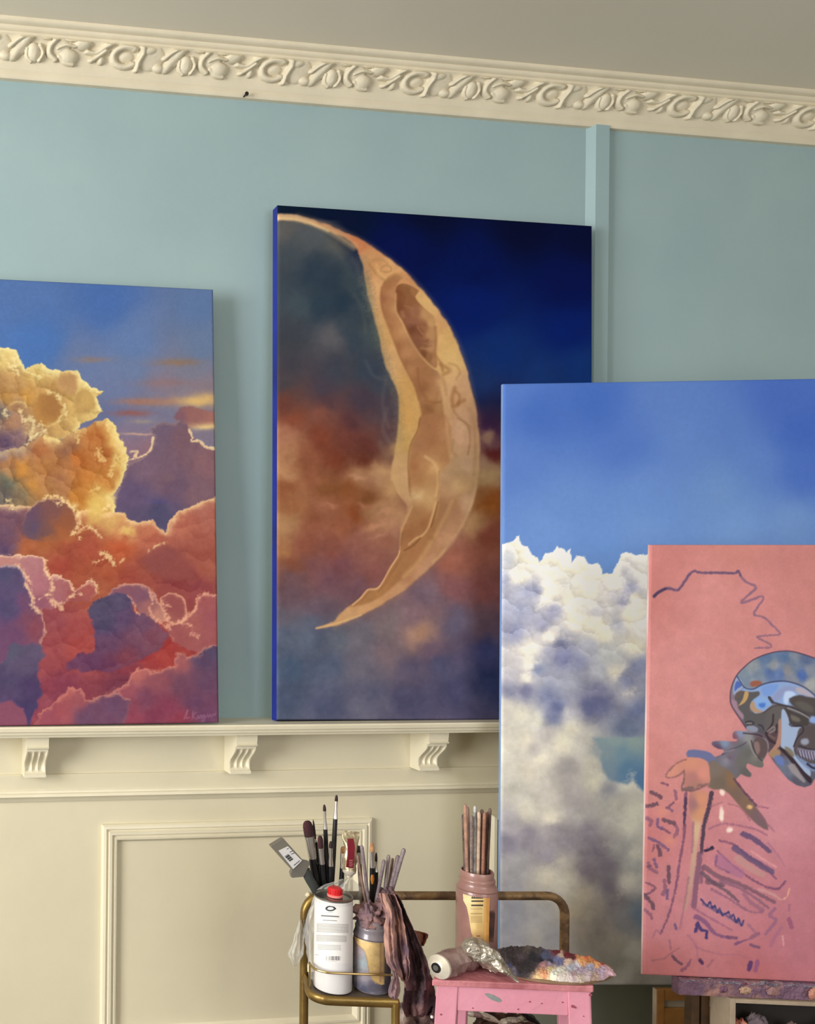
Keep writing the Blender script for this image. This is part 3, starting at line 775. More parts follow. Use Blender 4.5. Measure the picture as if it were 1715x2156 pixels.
    p.C *= np.array((1.0, .99, .90))
    I = np.nonzero(p.Y > 1060)[0]; R_, B_ = p.C[I, 0], p.C[I, 2]
    p.C[I, 2] = np.where(B_ > R_, R_ + (B_ - R_) * .55, B_)
    # faint scribbled signature in the corner
    sg = [(1385, 1838), (1400, 1790), (1412, 1770), (1402, 1830), (1425, 1822)]
    p.stroke(b(*sg), 1.3, (196, 142, 168), .6, .8)
    p.stroke(b((1445, 1838), (1452, 1778), (1447, 1810), (1475, 1785), (1452, 1812), (1480, 1836), (1490, 1808), (1496, 1832), (1510, 1805), (1512, 1832), (1526, 1806), (1532, 1812), (1522, 1832), (1540, 1808), (1534, 1858), (1518, 1852), (1552, 1818), (1560, 1800), (1568, 1822), (1580, 1800), (1588, 1822), (1602, 1798), (1612, 1812), (1622, 1790)), 1.2, (192, 140, 168), .55, .8)


# ---- crescent moon
def paint_moon(p):
    a = Z(570, 420, 3.5); b = Z(570, 900, 3.37); c4 = Z(740, 520, 5.675); c5 = Z(660, 880, 4.2875); px = Z(0, 0, 1)
    S = a((100, 230, (92, 88, 84)), (300, 260, (82, 84, 86)), (550, 320, (104, 98, 86)), (150, 400, (64, 70, 76)), (300, 520, (46, 58, 70)), (450, 600, (44, 56, 68)), (600, 600, (58, 68, 74)), (200, 800, (64, 74, 80)), (350, 800, (44, 58, 70)), (500, 770, (38, 52, 66)), (650, 850, (54, 64, 72)), (150, 1000, (60, 62, 68)),
          (430, 1040, (92, 88, 90)), (600, 1050, (54, 64, 74)), (750, 1000, (66, 74, 76)), (150, 1200, (62, 60, 66)), (450, 1250, (60, 62, 72)), (700, 1250, (54, 62, 74)), (100, 1350, (70, 62, 66)), (400, 1380, (68, 60, 70)), (800, 1350, (62, 66, 76)), (100, 1500, (106, 60, 50)), (400, 1480, (82, 56, 60)), (700, 1480, (68, 55, 65)), (850, 1550, (74, 62, 70)),
          (150, 1620, (128, 68, 48)), (350, 1580, (126, 74, 60)), (600, 1650, (86, 52, 54)), (80, 1760, (166, 112, 86)), (350, 1750, (120, 60, 42)), (700, 1800, (96, 50, 42)), (850, 1750, (86, 62, 64)), (550, 1750, (110, 58, 48)))
    S += b((100, 150, (168, 116, 82)), (250, 200, (132, 76, 52)), (450, 200, (120, 60, 40)), (650, 250, (100, 48, 35)), (850, 180, (124, 86, 68)), (120, 300, (182, 132, 92)), (300, 330, (136, 80, 55)), (600, 350, (166, 120, 86)), (750, 330, (172, 126, 92)), (200, 450, (150, 96, 66)), (130, 420, (132, 76, 46)), (400, 420, (125, 75, 45)), (550, 430, (125, 70, 36)), (700, 500, (120, 70, 40)),
           (150, 560, (152, 96, 62)), (400, 560, (152, 96, 70)), (600, 600, (130, 66, 36)), (750, 560, (160, 115, 80)), (800, 700, (176, 126, 92)), (100, 700, (172, 126, 86)), (300, 700, (136, 78, 55)), (500, 680, (146, 86, 60)), (600, 800, (146, 90, 74)), (800, 800, (150, 95, 75)), (100, 880, (166, 112, 72)), (250, 850, (140, 80, 60)), (450, 880, (125, 70, 60)), (700, 900, (140, 86, 75)), (150, 960, (126, 70, 50)),
           (300, 980, (116, 72, 72)), (500, 970, (110, 65, 70)), (700, 1050, (134, 80, 72)), (150, 1050, (106, 76, 80)), (400, 1080, (108, 72, 80)), (600, 1150, (106, 72, 80)), (150, 1200, (106, 80, 86)), (350, 1250, (100, 80, 90)), (100, 1350, (94, 86, 96)), (300, 1420, (88, 90, 106)), (100, 1500, (84, 90, 106)), (250, 1480, (84, 92, 108)), (450, 1500, (95, 98, 108)), (650, 1480, (106, 98, 105)), (850, 1420, (124, 105, 105)),
           (150, 1700, (74, 86, 106)), (400, 1700, (85, 90, 110)), (650, 1700, (110, 102, 112)), (850, 1600, (120, 100, 105)), (1070, 1480, (178, 132, 106)), (1000, 1350, (130, 100, 105)), (1150, 1600, (110, 86, 100)), (1000, 1700, (90, 80, 100)), (1200, 1700, (80, 78, 105)), (100, 1950, (80, 86, 106)), (400, 1950, (80, 82, 105)), (700, 1900, (95, 92, 110)), (1000, 1950, (80, 76, 100)), (1300, 1850, (75, 72, 100)), (1550, 1800, (50, 56, 92)),
           (1550, 1600, (64, 66, 106)), (1300, 1400, (100, 90, 110)), (1500, 1400, (100, 76, 86)), (1100, 1200, (120, 95, 105)), (1300, 1150, (136, 86, 86)), (1500, 1150, (130, 75, 70)), (1300, 950, (162, 96, 76)), (1450, 900, (146, 86, 70)), (1550, 750, (140, 76, 60)), (1450, 680, (176, 132, 92)), (1560, 540, (146, 80, 32)), (1480, 480, (152, 100, 60)), (1560, 330, (182, 146, 106)), (1500, 250, (166, 130, 105)), (1590, 170, (92, 28, 28)), (1560, 100, (122, 86, 90)), (1550, 20, (64, 35, 70)),
           (2200, 300, (90, 40, 40)), (2200, 900, (130, 75, 65)), (2200, 1600, (60, 60, 95)))
    p.base(S, 3.2, warp=18, wscale=46, seed=2, eps=14, octv=5)
    I = np.nonzero(p.Y > 840)[0]; k_ = np.clip((p.Y[I] - 840) / 120, 0, 1)
    p.C[I] += (k_ * (30 * (fbm(p.X[I], p.Y[I], 34, 6, 4, .6) - .5)))[:, None] * np.array((1.0, .85, .75))
    # night sky right of the moon
    I = p._box([(560, 300), (1400, 960)], 0)
    sky = p.shepard(px((900, 440, (8, 13, 50)), (1100, 470, (7, 12, 52)), (1230, 490, (8, 13, 58)), (720, 450, (14, 20, 54)), (590, 435, (20, 26, 50)), (1000, 560, (9, 20, 88)), (1200, 600, (8, 18, 88)), (850, 520, (8, 18, 82)), (1000, 650, (13, 28, 112)), (1200, 700, (13, 30, 116)), (1050, 750, (28, 46, 124)), (1220, 770, (32, 50, 128)), (1020, 810, (48, 50, 116)), (1150, 810, (40, 52, 126)), (1030, 850, (62, 40, 96)), (1050, 895, (62, 34, 74))), p.X[I], p.Y[I], 4, 30)
    w = np.clip((905 - p.Y[I] + 26 * (fbm(p.X[I], p.Y[I], 30, 4, 6) - .5)) / 60, 0, 1)
    dd = np.clip((p.X[I] - 640 - (p.Y[I] - 440) * .75) / 60, 0, 1)
    top = np.clip((458 - p.Y[I] + (p.X[I] - 580) * .12) / 10, 0, 1)
    sky = sky * np.array((.55, .95, .82))
    p.blend(I, np.maximum(w * dd, top), sky)
    # moon limb: outer and inner contours
    outer = [(560, 449), (584, 450), (627, 454), (684, 471), (741, 496), (784, 520), (827, 551), (856, 576), (884, 605), (913, 640), (941, 679), (964, 724), (981, 772), (996, 834), (1005, 880), (1010, 936), (1008, 997), (1000, 1043), (986, 1083), (963, 1125), (940, 1157), (912, 1190), (881, 1218), (842, 1251), (800, 1276), (753, 1300), (707, 1318), (665, 1324)]
    inner = [(665, 1321), (700, 1309), (733, 1278), (757, 1262), (774, 1242), (801, 1232), (821, 1197), (842, 1160), (845, 1110), (858, 1070), (838, 1040), (822, 1000), (830, 962), (836, 920), (840, 863), (834, 820), (821, 791), (807, 749), (796, 706), (781, 643), (767, 580), (758, 540), (741, 514), (713, 496), (656, 474), (620, 466), (584, 463), (560, 462)]
    o_s = catmull(outer, 5)
    disc = np.vstack([o_s, [(560, 1323)]])
    p.poly([tuple(k) for k in np.vstack([o_s[:50], [(560, 860)]])], (0, 0, 0), 6, alpha=0)
    G = a((150, 140, (206, 168, 116)), (450, 210, (192, 140, 92)), (650, 340, (204, 132, 80)), (720, 450, (214, 158, 96)), (760, 700, (216, 166, 102)), (800, 1000, (212, 166, 96)), (870, 1200, (212, 166, 100)), (980, 1400, (208, 162, 88)), (1000, 1600, (208, 162, 86)), (980, 1800, (202, 162, 88)), (950, 480, (222, 170, 102)), (1150, 750, (226, 182, 106)), (1300, 1000, (222, 178, 102)), (1350, 1150, (222, 182, 106)), (1450, 1400, (212, 168, 112)), (1500, 1700, (206, 162, 116)), (1000, 560, (206, 148, 88)), (1250, 900, (214, 164, 98)))
    G += b((930, 250, (202, 162, 102)), (900, 400, (206, 166, 106)), (1430, 300, (202, 166, 116)), (1400, 550, (206, 166, 116)), (1250, 800, (198, 148, 98)), (1100, 1000, (202, 152, 102)), (900, 1150, (202, 152, 98)), (700, 1270, (208, 158, 98)), (500, 1370, (208, 162, 102)), (1350, 350, (178, 142, 92)), (1300, 600, (178, 132, 86)), (1200, 600, (168, 122, 76)), (1000, 900, (168, 112, 68)), (850, 1050, (168, 112, 72)), (900, 560, (196, 150, 98)))
    G = [(x_, y_, tuple(np.array(c_) * (.95, .915, 1.0))) for x_, y_, c_ in G]
    cres = np.vstack([o_s, catmull(inner, 4)])
    # soft halo outside the limb, then the crescent itself
    p.stroke([tuple(k) for k in outer[2:-1]], 7, (150, 108, 88), .45, 7, smooth=4)
    p.poly([tuple(k) for k in cres], G, 3.2, 3.2, 22, 3, bil=False, cwarp=6, tex=8, texscale=26)
    p.stroke(px((560, 456), (600, 458), (650, 468), (700, 490), (745, 520)), 10, (210, 168, 118), .55, 5, taper=(.7, 1.2))
    p.stroke(px((585, 459), (640, 465), (690, 486)), 4, (232, 200, 146), .6, 3)
    for pts in (((770, 580), (785, 660), (800, 720), (822, 790), (838, 860), (838, 930)), ((762, 545), (772, 600), (780, 650))):
        p.stroke(px(*pts), 14, (118, 112, 92), .35, 9, rough=8, seed=5)
    for pts, w_, al in ((((742, 545), (755, 570), (757, 600)), 5, .4), (((745, 620), (762, 650), (770, 700)), 4, .35), (((770, 760), (785, 790), (812, 800)), 3, .35), (((812, 800), (805, 850), (818, 900)), 3, .4), (((815, 860), (806, 905), (830, 945)), 4, .4), (((800, 930), (812, 960), (838, 950)), 4, .4)):
        p.stroke(px(*pts), w_ * 1.3, (140, 122, 106), al * .55, 5)
    # raised arm, head in shadow and torso
    arm = c4((395, 400), (470, 345), (540, 330), (600, 365), (545, 440), (525, 560), (530, 760), (600, 900), (700, 1110), (800, 1270), (920, 1400), (1020, 1480), (1060, 1560), (1065, 1700), (1085, 1850), (1090, 2160), (820, 2160), (835, 2000), (790, 1800), (745, 1650), (640, 1450), (560, 1280), (480, 1050), (400, 850), (352, 700), (345, 550), (368, 450))
    p.poly(arm, c4((400, 480, (158, 104, 66)), (370, 620, (150, 94, 62)), (470, 560, (178, 124, 84)), (430, 800, (162, 106, 68)), (500, 760, (190, 138, 92)), (520, 1000, (180, 126, 82)), (480, 980, (152, 96, 60)), (600, 1000, (196, 144, 96)), (650, 1250, (186, 132, 88)), (560, 1200, (150, 96, 62)), (700, 1450, (172, 120, 80)), (640, 1400, (150, 98, 64)), (850, 1450, (160, 108, 70)), (950, 1600, (166, 112, 74)), (860, 1680, (140, 88, 54)), (1050, 1620, (196, 148, 104)), (760, 1650, (150, 98, 64)), (950, 1780, (178, 126, 84)), (930, 1930, (138, 88, 54)), (1060, 1900, (172, 124, 80)), (900, 2100, (152, 100, 64)), (1040, 2100, (166, 116, 76))), 3.5, p=2.4, smooth=2, eps=9)
    face = c4((560, 450), (640, 440), (740, 480), (800, 530), (760, 590), (800, 660), (900, 760), (980, 830), (1000, 950), (1015, 1100), (1005, 1250), (1025, 1400), (990, 1450), (900, 1380), (790, 1260), (700, 1120), (610, 900), (530, 770), (525, 520))
    p.poly(face, c4((560, 560, (128, 76, 46)), (650, 500, (142, 92, 58)), (760, 530, (160, 108, 68)), (560, 720, (122, 72, 46)), (680, 640, (140, 90, 58)), (640, 820, (138, 86, 60)), (750, 780, (150, 98, 70)), (880, 800, (186, 136, 88)), (950, 900, (190, 142, 92)), (720, 920, (142, 92, 68)), (720, 980, (114, 66, 44)), (800, 1000, (128, 78, 54)), (860, 940, (146, 96, 66)), (950, 1050, (180, 130, 86)), (800, 1150, (130, 82, 58)), (880, 1150, (150, 100, 68)), (950, 1200, (180, 130, 88)), (850, 1290, (118, 72, 44)), (930, 1320, (150, 100, 64)), (1000, 1350, (172, 120, 80))), 2.2, p=3.6, smooth=2)
    dk, md, lt = (116, 68, 44), (146, 98, 64), (206, 156, 104)
    for pts, w_, c_, al in ((((600, 780), (620, 830)), 7, (168, 120, 84), .5), (((700, 930), (750, 960), (760, 1000)), 5, dk, .6), (((800, 930), (870, 930)), 5, (132, 84, 58), .5), (((790, 960), (820, 1010), (850, 1040)), 2.6, (172, 122, 86), .8), (((760, 940), (800, 1020), (840, 1070)), 3.5, dk, .5), (((840, 1120), (880, 1130), (910, 1110)), 3, (122, 74, 54), .8),
                         (((850, 1160), (900, 1190), (950, 1180)), 3.5, (124, 78, 54), .7), (((830, 1210), (900, 1215), (960, 1180)), 3, (176, 124, 86), .6), (((620, 450), (700, 480), (790, 520)), 4, (150, 102, 64), .6), (((700, 560), (720, 620), (790, 690)), 6, (138, 88, 54), .5), (((630, 700), (690, 720), (740, 740)), 3, (170, 120, 80), .5), (((640, 600), (620, 680)), 4, (120, 72, 44), .5),
                         (((1000, 960), (1010, 1100), (1000, 1280), (1060, 1380), (1090, 1480)), 6, (160, 108, 66), .7), (((1060, 1400), (1130, 1440), (1170, 1480), (1100, 1520)), 7, (150, 98, 58), .75), (((1160, 1390), (1250, 1420), (1290, 1500), (1250, 1580)), 3.5, (164, 118, 72), .8), (((1080, 1540), (1110, 1650), (1130, 1760)), 5, (164, 114, 74), .6), (((1180, 1440), (1200, 1560), (1230, 1640)), 6, (204, 156, 108), .6),
                         (((1230, 1690), (1200, 1800), (1220, 1900), (1290, 1860), (1340, 1830)), 8, (146, 92, 52), .75), (((1250, 1730), (1290, 1790), (1270, 1880)), 6, (136, 84, 46), .7), (((1200, 1900), (1240, 1990), (1330, 2060), (1420, 2150)), 3.5, (150, 102, 64), .75), (((1090, 1560), (1110, 1640)), 5, (190, 142, 96), .5), (((1350, 1900), (1430, 1980), (1440, 2120)), 9, (184, 138, 96), .6), (((1290, 2010), (1360, 2080), (1400, 2160)), 6, (208, 166, 118), .5),
                         # hand and curl above the arm
                         (((210, 200), (250, 260), (320, 340), (400, 390), (470, 350), (540, 330), (600, 370)), 6, (170, 124, 76), .75), (((215, 190), (270, 150), (360, 150), (430, 200)), 5, (176, 130, 80), .6), (((350, 270), (370, 235), (420, 220), (470, 250), (460, 290), (400, 300), (350, 280)), 3.4, (168, 122, 76), .75), (((300, 210), (320, 320), (400, 370)), 6, (218, 170, 106), .5),
                         # arm contours
                         (((360, 480), (350, 640), (390, 820), (480, 1060), (570, 1290), (650, 1460), (750, 1660), (800, 1820)), 4, (146, 94, 60), .65), (((530, 560), (532, 760), (610, 910), (710, 1120), (800, 1260), (920, 1400), (1010, 1470)), 3.2, (214, 164, 112), .75), (((790, 1450), (800, 1600), (850, 1750), (900, 1800)), 5, (138, 86, 54), .5), (((1040, 1600), (1070, 1720), (1050, 1820)), 6, (206, 158, 112), .6), (((880, 1830), (980, 1860), (1060, 1850)), 5, (140, 88, 54), .5)):
        p.stroke(c4(*pts), w_, c_, al * (.7 if pts[0][0] > 1000 else .85), 3.4 if pts[0][0] > 1000 else 2.4, smooth=6)
    body = c5((970, -20), (945, 110), (880, 240), (857, 400), (862, 560), (872, 700), (890, 800), (840, 920), (792, 1030), (780, 1200), (760, 1260), (700, 1360), (620, 1500), (560, 1552), (490, 1560), (420, 1640), (320, 1700), (430, 1690), (600, 1620), (760, 1480), (900, 1330), (1000, 1200), (1080, 1080), (1120, 900), (1130, 740), (1140, 500), (1225, 400), (1240, 200), (1200, -20))
    p.poly(body, c5((1050, 60, (156, 104, 68)), (950, 250, (166, 112, 76)), (900, 450, (152, 98, 62)), (1080, 200, (160, 106, 68)), (1180, 150, (176, 124, 84)), (1000, 430, (176, 124, 80)), (1080, 450, (204, 156, 104)), (1180, 350, (168, 118, 76)), (950, 560, (164, 112, 70)), (1050, 600, (174, 128, 82)), (950, 700, (190, 146, 98)), (1060, 740, (196, 150, 100)), (920, 880, (162, 112, 72)), (1000, 950, (154, 100, 62)), (860, 1050, (152, 98, 62)), (850, 1150, (166, 110, 72)), (1000, 1080, (166, 114, 72)), (820, 1300, (164, 112, 72)), (700, 1430, (166, 112, 70)), (550, 1600, (168, 116, 72))), 3.6, smooth=2, p=2.4, eps=9)
    for pts, w_, c_, al, sf in ((((960, 0), (935, 120), (875, 240), (852, 400), (858, 560), (868, 700)), 3.2, (134, 86, 50), .6, 1.6), (((860, 480), (870, 600), (880, 720)), 3, (140, 90, 54), .5, 2), (((1010, 350), (1080, 400), (1120, 480), (1125, 600), (1110, 700)), 6, (212, 166, 114), .7, 3), (((1130, 480), (1130, 640), (1115, 720)), 3, (150, 104, 66), .5, 2), (((1200, 0), (1215, 180), (1240, 340)), 8, (200, 150, 104), .6, 4), (((1120, 760), (1090, 880), (1060, 980)), 3.2, (126, 80, 46), .75, 1.6), (((1105, 760), (1065, 900), (1030, 1000), (980, 1060), (920, 1090), (860, 1140)), 4, (214, 164, 112), .8, 2),
                             (((960, 1085), (900, 1150), (820, 1195)), 3.4, (126, 82, 48), .75, 1.6), (((890, 800), (835, 920), (790, 1030), (778, 1200)), 2.6, (212, 164, 112), .6, 2), (((800, 1040), (785, 1150)), 3, (132, 88, 56), .5, 2), (((775, 1200), (760, 1250), (690, 1360), (610, 1500), (560, 1545), (490, 1550), (430, 1620), (350, 1690)), 2.8, (224, 170, 120), .9, 1.3), (((790, 1260), (710, 1390), (640, 1500), (580, 1570)), 3.6, (148, 98, 58), .6, 2), (((500, 1570), (430, 1650)), 3, (150, 102, 60), .6, 2),
                             (((320, 1690), (420, 1600)), 2.4, (100, 72, 60), .55, 1.6), (((1300, 0), (1390, 70), (1410, 200), (1390, 330)), 3.6, (152, 106, 66), .6, 2), (((1310, 60), (1380, 120), (1400, 220)), 7, (208, 166, 116), .55, 4), (((1260, 200), (1250, 300), (1290, 340)), 5, (158, 118, 74), .5, 3), (((1440, 0), (1460, 200), (1440, 500), (1400, 700)), 5, (180, 134, 86), .5, 3), (((1480, 100), (1485, 350), (1470, 600), (1400, 850), (1250, 1120), (1080, 1300)), 4, (222, 176, 122), .5, 4),
                             (((1350, 640), (1250, 800), (1150, 960), (1080, 1100), (960, 1280), (800, 1450)), 5, (166, 116, 70), .5, 5), (((1250, 760), (1180, 900), (1100, 1060)), 7, (196, 148, 98), .5, 4), (((1060, 1120), (960, 1280), (820, 1430)), 8, (206, 156, 104), .6, 5), (((1140, 770), (1110, 950), (1050, 1060)), 10, (160, 112, 70), .45, 5)):
        p.stroke(c5(*pts), w_, c_, al, sf, smooth=6)
    # clouds drifting in front of the moon
    for x, y, rx, ry, c_, al, an in ((930, 690, 90, 55, (204, 164, 116), .75, 0), (1300, 620, 160, 60, (204, 160, 110), .6, -.3), (1580, 510, 150, 70, (186, 150, 104), .85, -.2), (640, 480, 170, 60, (190, 144, 98), .75, .0), (700, 640, 90, 110, (196, 150, 98), .7, .2), (760, 860, 100, 70, (190, 140, 96), .7, .5), (560, 980, 140, 26, (186, 130, 96), .65, -.3), (400, 535, 90, 18, (186, 132, 100), .7, 0), (590, 1070, 90, 20, (182, 124, 98), .6, -.3), (1450, 930, 110, 60, (190, 142, 96), .7, -.8), (1570, 170, 50, 60, (172, 136, 104), .75, .6), (140, 790, 70, 22, (180, 118, 88), .6, .3), (640, 830, 60, 22, (186, 130, 98), .6, -.5), (460, 790, 70, 26, (168, 110, 82), .6, 0), (780, 300, 90, 70, (196, 152, 96), .55, .9)):
        p.blob(660 + x / 4.2875, 880 + y / 4.2875, rx / 4.2875, ry / 4.2875, c_, al, an, warp=9, seed=int(x) % 9, wscale=16)
    p.stroke(px((665, 1323), (710, 1312), (760, 1295)), 3, (222, 178, 122), .7, 2)
    p.shade(.04, 9, 3, 6); p.shade(.04, 40, 3, 5)
    I = np.nonzero((p.Y > 1512))[0]
    p.C[I] *= np.clip((1519 - p.Y[I]) / 6, .35, 1)[:, None]


# ---- blue sky with cumulus
def paint_sky(p):
    a = Z(1040, 780, 2.54); b = Z(1040, 1120, 4.491); c = Z(1040, 1550, 3.558)
    p.base(a((100, 100, (88, 121, 190)), (250, 250, (72, 105, 180)), (550, 180, (70, 104, 180)), (700, 400, (84, 115, 186)), (850, 150, (94, 124, 186)), (1000, 350, (98, 130, 190)), (1250, 300, (92, 122, 186)), (1500, 150, (75, 105, 181)), (1620, 350, (68, 100, 181)), (1650, 550, (76, 108, 185)), (1400, 500, (96, 128, 190)), (1200, 650, (110, 142, 191)), (1600, 800, (115, 146, 196)), (100, 500, (95, 126, 191)), (400, 700, (106, 138, 196)), (800, 700, (106, 138, 196)), (300, 850, (114, 147, 204)), (800, 850, (114, 147, 201)), (1300, 850, (118, 150, 201)), (600, 1000, (112, 148, 208)), (2200, 300, (80, 110, 184)), (2200, 1000, (120, 150, 200)), (1600, 1400, (120, 150, 200))), 3.2, warp=16, wscale=90, eps=40)
    p.C *= np.array((.90, .935, .98))
    I = np.nonzero(p.Y > 1110)[0]
    S = b((210, 110, (242, 238, 222)), (300, 210, (240, 236, 220)), (600, 190, (247, 242, 226)), (820, 270, (246, 240, 222)), (960, 330, (247, 241, 224)), (1150, 450, (244, 238, 224)), (230, 400, (240, 234, 220)), (520, 520, (244, 238, 220)), (480, 600, (246, 240, 224)), (720, 640, (240, 234, 220)), (900, 560, (238, 234, 220)), (1320, 650, (240, 234, 216)), (1300, 800, (238, 232, 216)), (770, 840, (244, 238, 218)), (930, 860, (240, 234, 216)), (1050, 950, (230, 226, 210)), (1330, 1080, (232, 226, 210)), (520, 980, (238, 232, 222)), (310, 1110, (234, 228, 216)), (330, 1250, (238, 232, 220)), (310, 1380, (226, 220, 212)),
          (110, 250, (190, 194, 206)), (100, 450, (162, 167, 192)), (300, 540, (150, 155, 186)), (400, 570, (150, 155, 186)), (560, 740, (150, 152, 181)), (250, 750, (155, 160, 188)), (450, 850, (148, 150, 178)), (200, 950, (140, 145, 178)), (700, 480, (206, 206, 206)), (650, 330, (226, 222, 210)), (1000, 500, (202, 200, 205)), (850, 720, (206, 206, 206)), (1230, 400, (188, 190, 205)), (1300, 550, (156, 160, 190)), (1240, 650, (146, 148, 182)), (1150, 880, (176, 179, 196)), (950, 750, (190, 190, 205)), (600, 1060, (114, 118, 150)), (650, 1190, (104, 109, 150)), (800, 1210, (120, 125, 160)), (400, 1300, (120, 130, 165)), (900, 1090, (166, 171, 190)), (1100, 1150, (190, 195, 200)), (1000, 1300, (170, 175, 190)), (1370, 1260, (124, 131, 165)), (1250, 1400, (119, 125, 160)), (1000, 1500, (119, 121, 155)), (900, 1650, (90, 96, 139)), (1000, 1620, (98, 103, 144)),
          (1250, 1530, (172, 172, 186)), (1350, 1680, (114, 124, 164)), (1250, 1860, (104, 117, 150)), (600, 1660, (99, 107, 150)), (550, 1760, (107, 114, 150)), (300, 1500, (114, 117, 150)), (150, 1500, (125, 128, 155)), (500, 1560, (129, 137, 170)), (700, 1400, (160, 165, 186)), (200, 1250, (196, 193, 200)), (180, 1350, (180, 178, 190)), (130, 1660, (206, 201, 196)), (250, 1720, (216, 213, 200)), (400, 1770, (211, 209, 200)), (700, 1710, (176, 176, 190)), (720, 1860, (223, 219, 206)), (650, 1960, (226, 223, 208)), (850, 1970, (200, 198, 196)), (300, 1960, (216, 211, 198)), (150, 1960, (200, 196, 190)), (500, 1910, (190, 186, 186)), (400, 2060, (186, 181, 181)), (1000, 2050, (150, 160, 170)), (1150, 1330, (226, 222, 212)), (1420, 900, (214, 214, 216)), (60, 700, (160, 165, 190)), (1420, 400, (222, 222, 220)))
    S += c((100, 50, (206, 203, 192)), (350, 150, (226, 221, 205)), (500, 50, (221, 216, 201)), (250, 260, (206, 201, 190)), (550, 230, (160, 156, 160)), (720, 200, (201, 199, 192)), (750, 350, (211, 209, 196)), (150, 400, (190, 188, 182)), (400, 450, (196, 191, 186)), (250, 560, (201, 197, 186)), (420, 610, (216, 211, 197)), (600, 450, (165, 160, 165)), (650, 590, (172, 170, 174)), (850, 400, (150, 152, 165)), (1010, 350, (212, 212, 206)), (900, 500, (186, 186, 181)), (1050, 560, (212, 212, 202)), (1020, 660, (201, 201, 193)), (850, 600, (181, 179, 179)), (120, 650, (165, 162, 170)), (250, 750, (129, 124, 138)), (100, 800, (134, 131, 148)), (450, 700, (150, 145, 155)), (550, 800, (140, 136, 148)), (700, 720, (134, 129, 145)), (750, 850, (124, 119, 135)), (850, 960, (117, 112, 128)),
            (700, 1000, (124, 117, 132)), (950, 850, (166, 166, 171)), (1060, 870, (202, 202, 196)), (1050, 960, (175, 178, 181)), (400, 900, (139, 134, 148)), (500, 960, (182, 178, 173)), (400, 1060, (207, 202, 188)), (550, 1060, (196, 191, 181)), (150, 1000, (165, 165, 171)), (150, 1150, (165, 165, 175)), (850, 1120, (119, 115, 130)), (1000, 1080, (206, 204, 200)), (650, 1200, (182, 176, 163)), (600, 1310, (190, 182, 166)), (750, 1250, (160, 154, 149)), (900, 1250, (130, 126, 135)), (300, 1150, (181, 177, 172)), (150, 1300, (150, 152, 165)), (100, 1400, (155, 158, 172)), (350, 1350, (170, 170, 173)), (300, 1500, (179, 177, 177)), (150, 1550, (160, 160, 172)), (450, 1500, (160, 160, 168)), (650, 1450, (165, 158, 152)), (900, 1550, (166, 163, 156)), (800, 1480, (145, 140, 140)), (1000, 1400, (140, 142, 152)), (1080, 1350, (120, 140, 165)), (1050, 1600, (187, 187, 184)),
            (950, 1700, (150, 148, 142)), (1000, 1750, (160, 158, 152)), (850, 1770, (140, 136, 130)), (1080, 1810, (136, 133, 128)), (700, 1600, (150, 146, 142)), (1800, 800, (160, 165, 175)), (1800, 1500, (150, 150, 155)), (1700, -700, (236, 232, 218)), (2100, -760, (244, 239, 224)), (2500, -650, (238, 233, 220)), (2900, -700, (242, 237, 222)), (1900, -450, (160, 165, 188)), (2400, -380, (140, 146, 176)), (2800, -420, (170, 174, 192)), (2100, -150, (110, 120, 150)), (2700, -100, (124, 132, 160)), (2400, 500, (190, 188, 184)), (2900, 700, (160, 160, 168)), (2400, 1200, (130, 126, 138)), (2900, 1400, (150, 148, 150)))
    x, y = p.X[I], p.Y[I]
    k = np.clip((1560 - y) / 250, 0.35, 1)
    wx = x + 18 * k * (fbm(x, y, 30, 5, 2) - .5) + 8 * (billow(x, y, 22, 4, 4) - .4); wy = y + 18 * k * (fbm(x, y, 30, 5, 7) - .5) + 8 * (billow(x, y, 22, 4, 9) - .4)
    col = p.shepard(S, wx, wy, 3.2, 9)
    lo_ = col.mean(1, keepdims=True); col = np.where(lo_ < 170, col + (170 - lo_) * .16, col)
    cl = np.array(b((-200, 140), (60, 122), (120, 100), (185, 72), (235, 36), (250, 110), (320, 150), (350, 222), (410, 240), (430, 282), (480, 212), (540, 200), (590, 142), (650, 160), (690, 190), (715, 160), (725, 240), (722, 290), (780, 220), (850, 230), (890, 300), (970, 293), (1010, 340), (1020, 392), (1110, 388), (1150, 320), (1200, 210), (1250, 183), (1330, 220), (1450, 208), (1620, 260), (1800, 330), (1980, 250), (2150, 160), (2320, 230), (2500, 330), (2800, 300), (3100, 380), (3500, 300), (5000, 360), (5000, 6000), (-200, 6000)))
    d, nx, ny = p.sdf(cl, x + 7 * (billow(x, y, 13, 4, 3) - .4), y + 7 * (billow(x, y, 13, 4, 8) - .4))
    rim = np.exp(-(np.maximum(-d, 0) / 13) ** 2)[:, None]
    col = col * (1 - rim * .6) + np.array((248, 244, 230)) * rim * .6
    amp = np.interp(y, [1110, 1300, 1480, 2080], [27, 19, 5, 2])
    col = col + (np.interp(y, [1110, 1400, 2080], [18, 22, 18]) * 2 * (fbm(x, y, 30, 6, 9, .58) - .5))[:, None]
    col = col + (amp * puff(x, y, 34, (.3, -1), 5))[:, None] + (amp * .35 * puff(x, y, 14, (.3, -1), 8))[:, None]
    col = np.minimum(col, np.array((249, 244, 229)))
    al = np.clip(.5 - d / 2.2, 0, 1)
    p.blend(I, al, col)
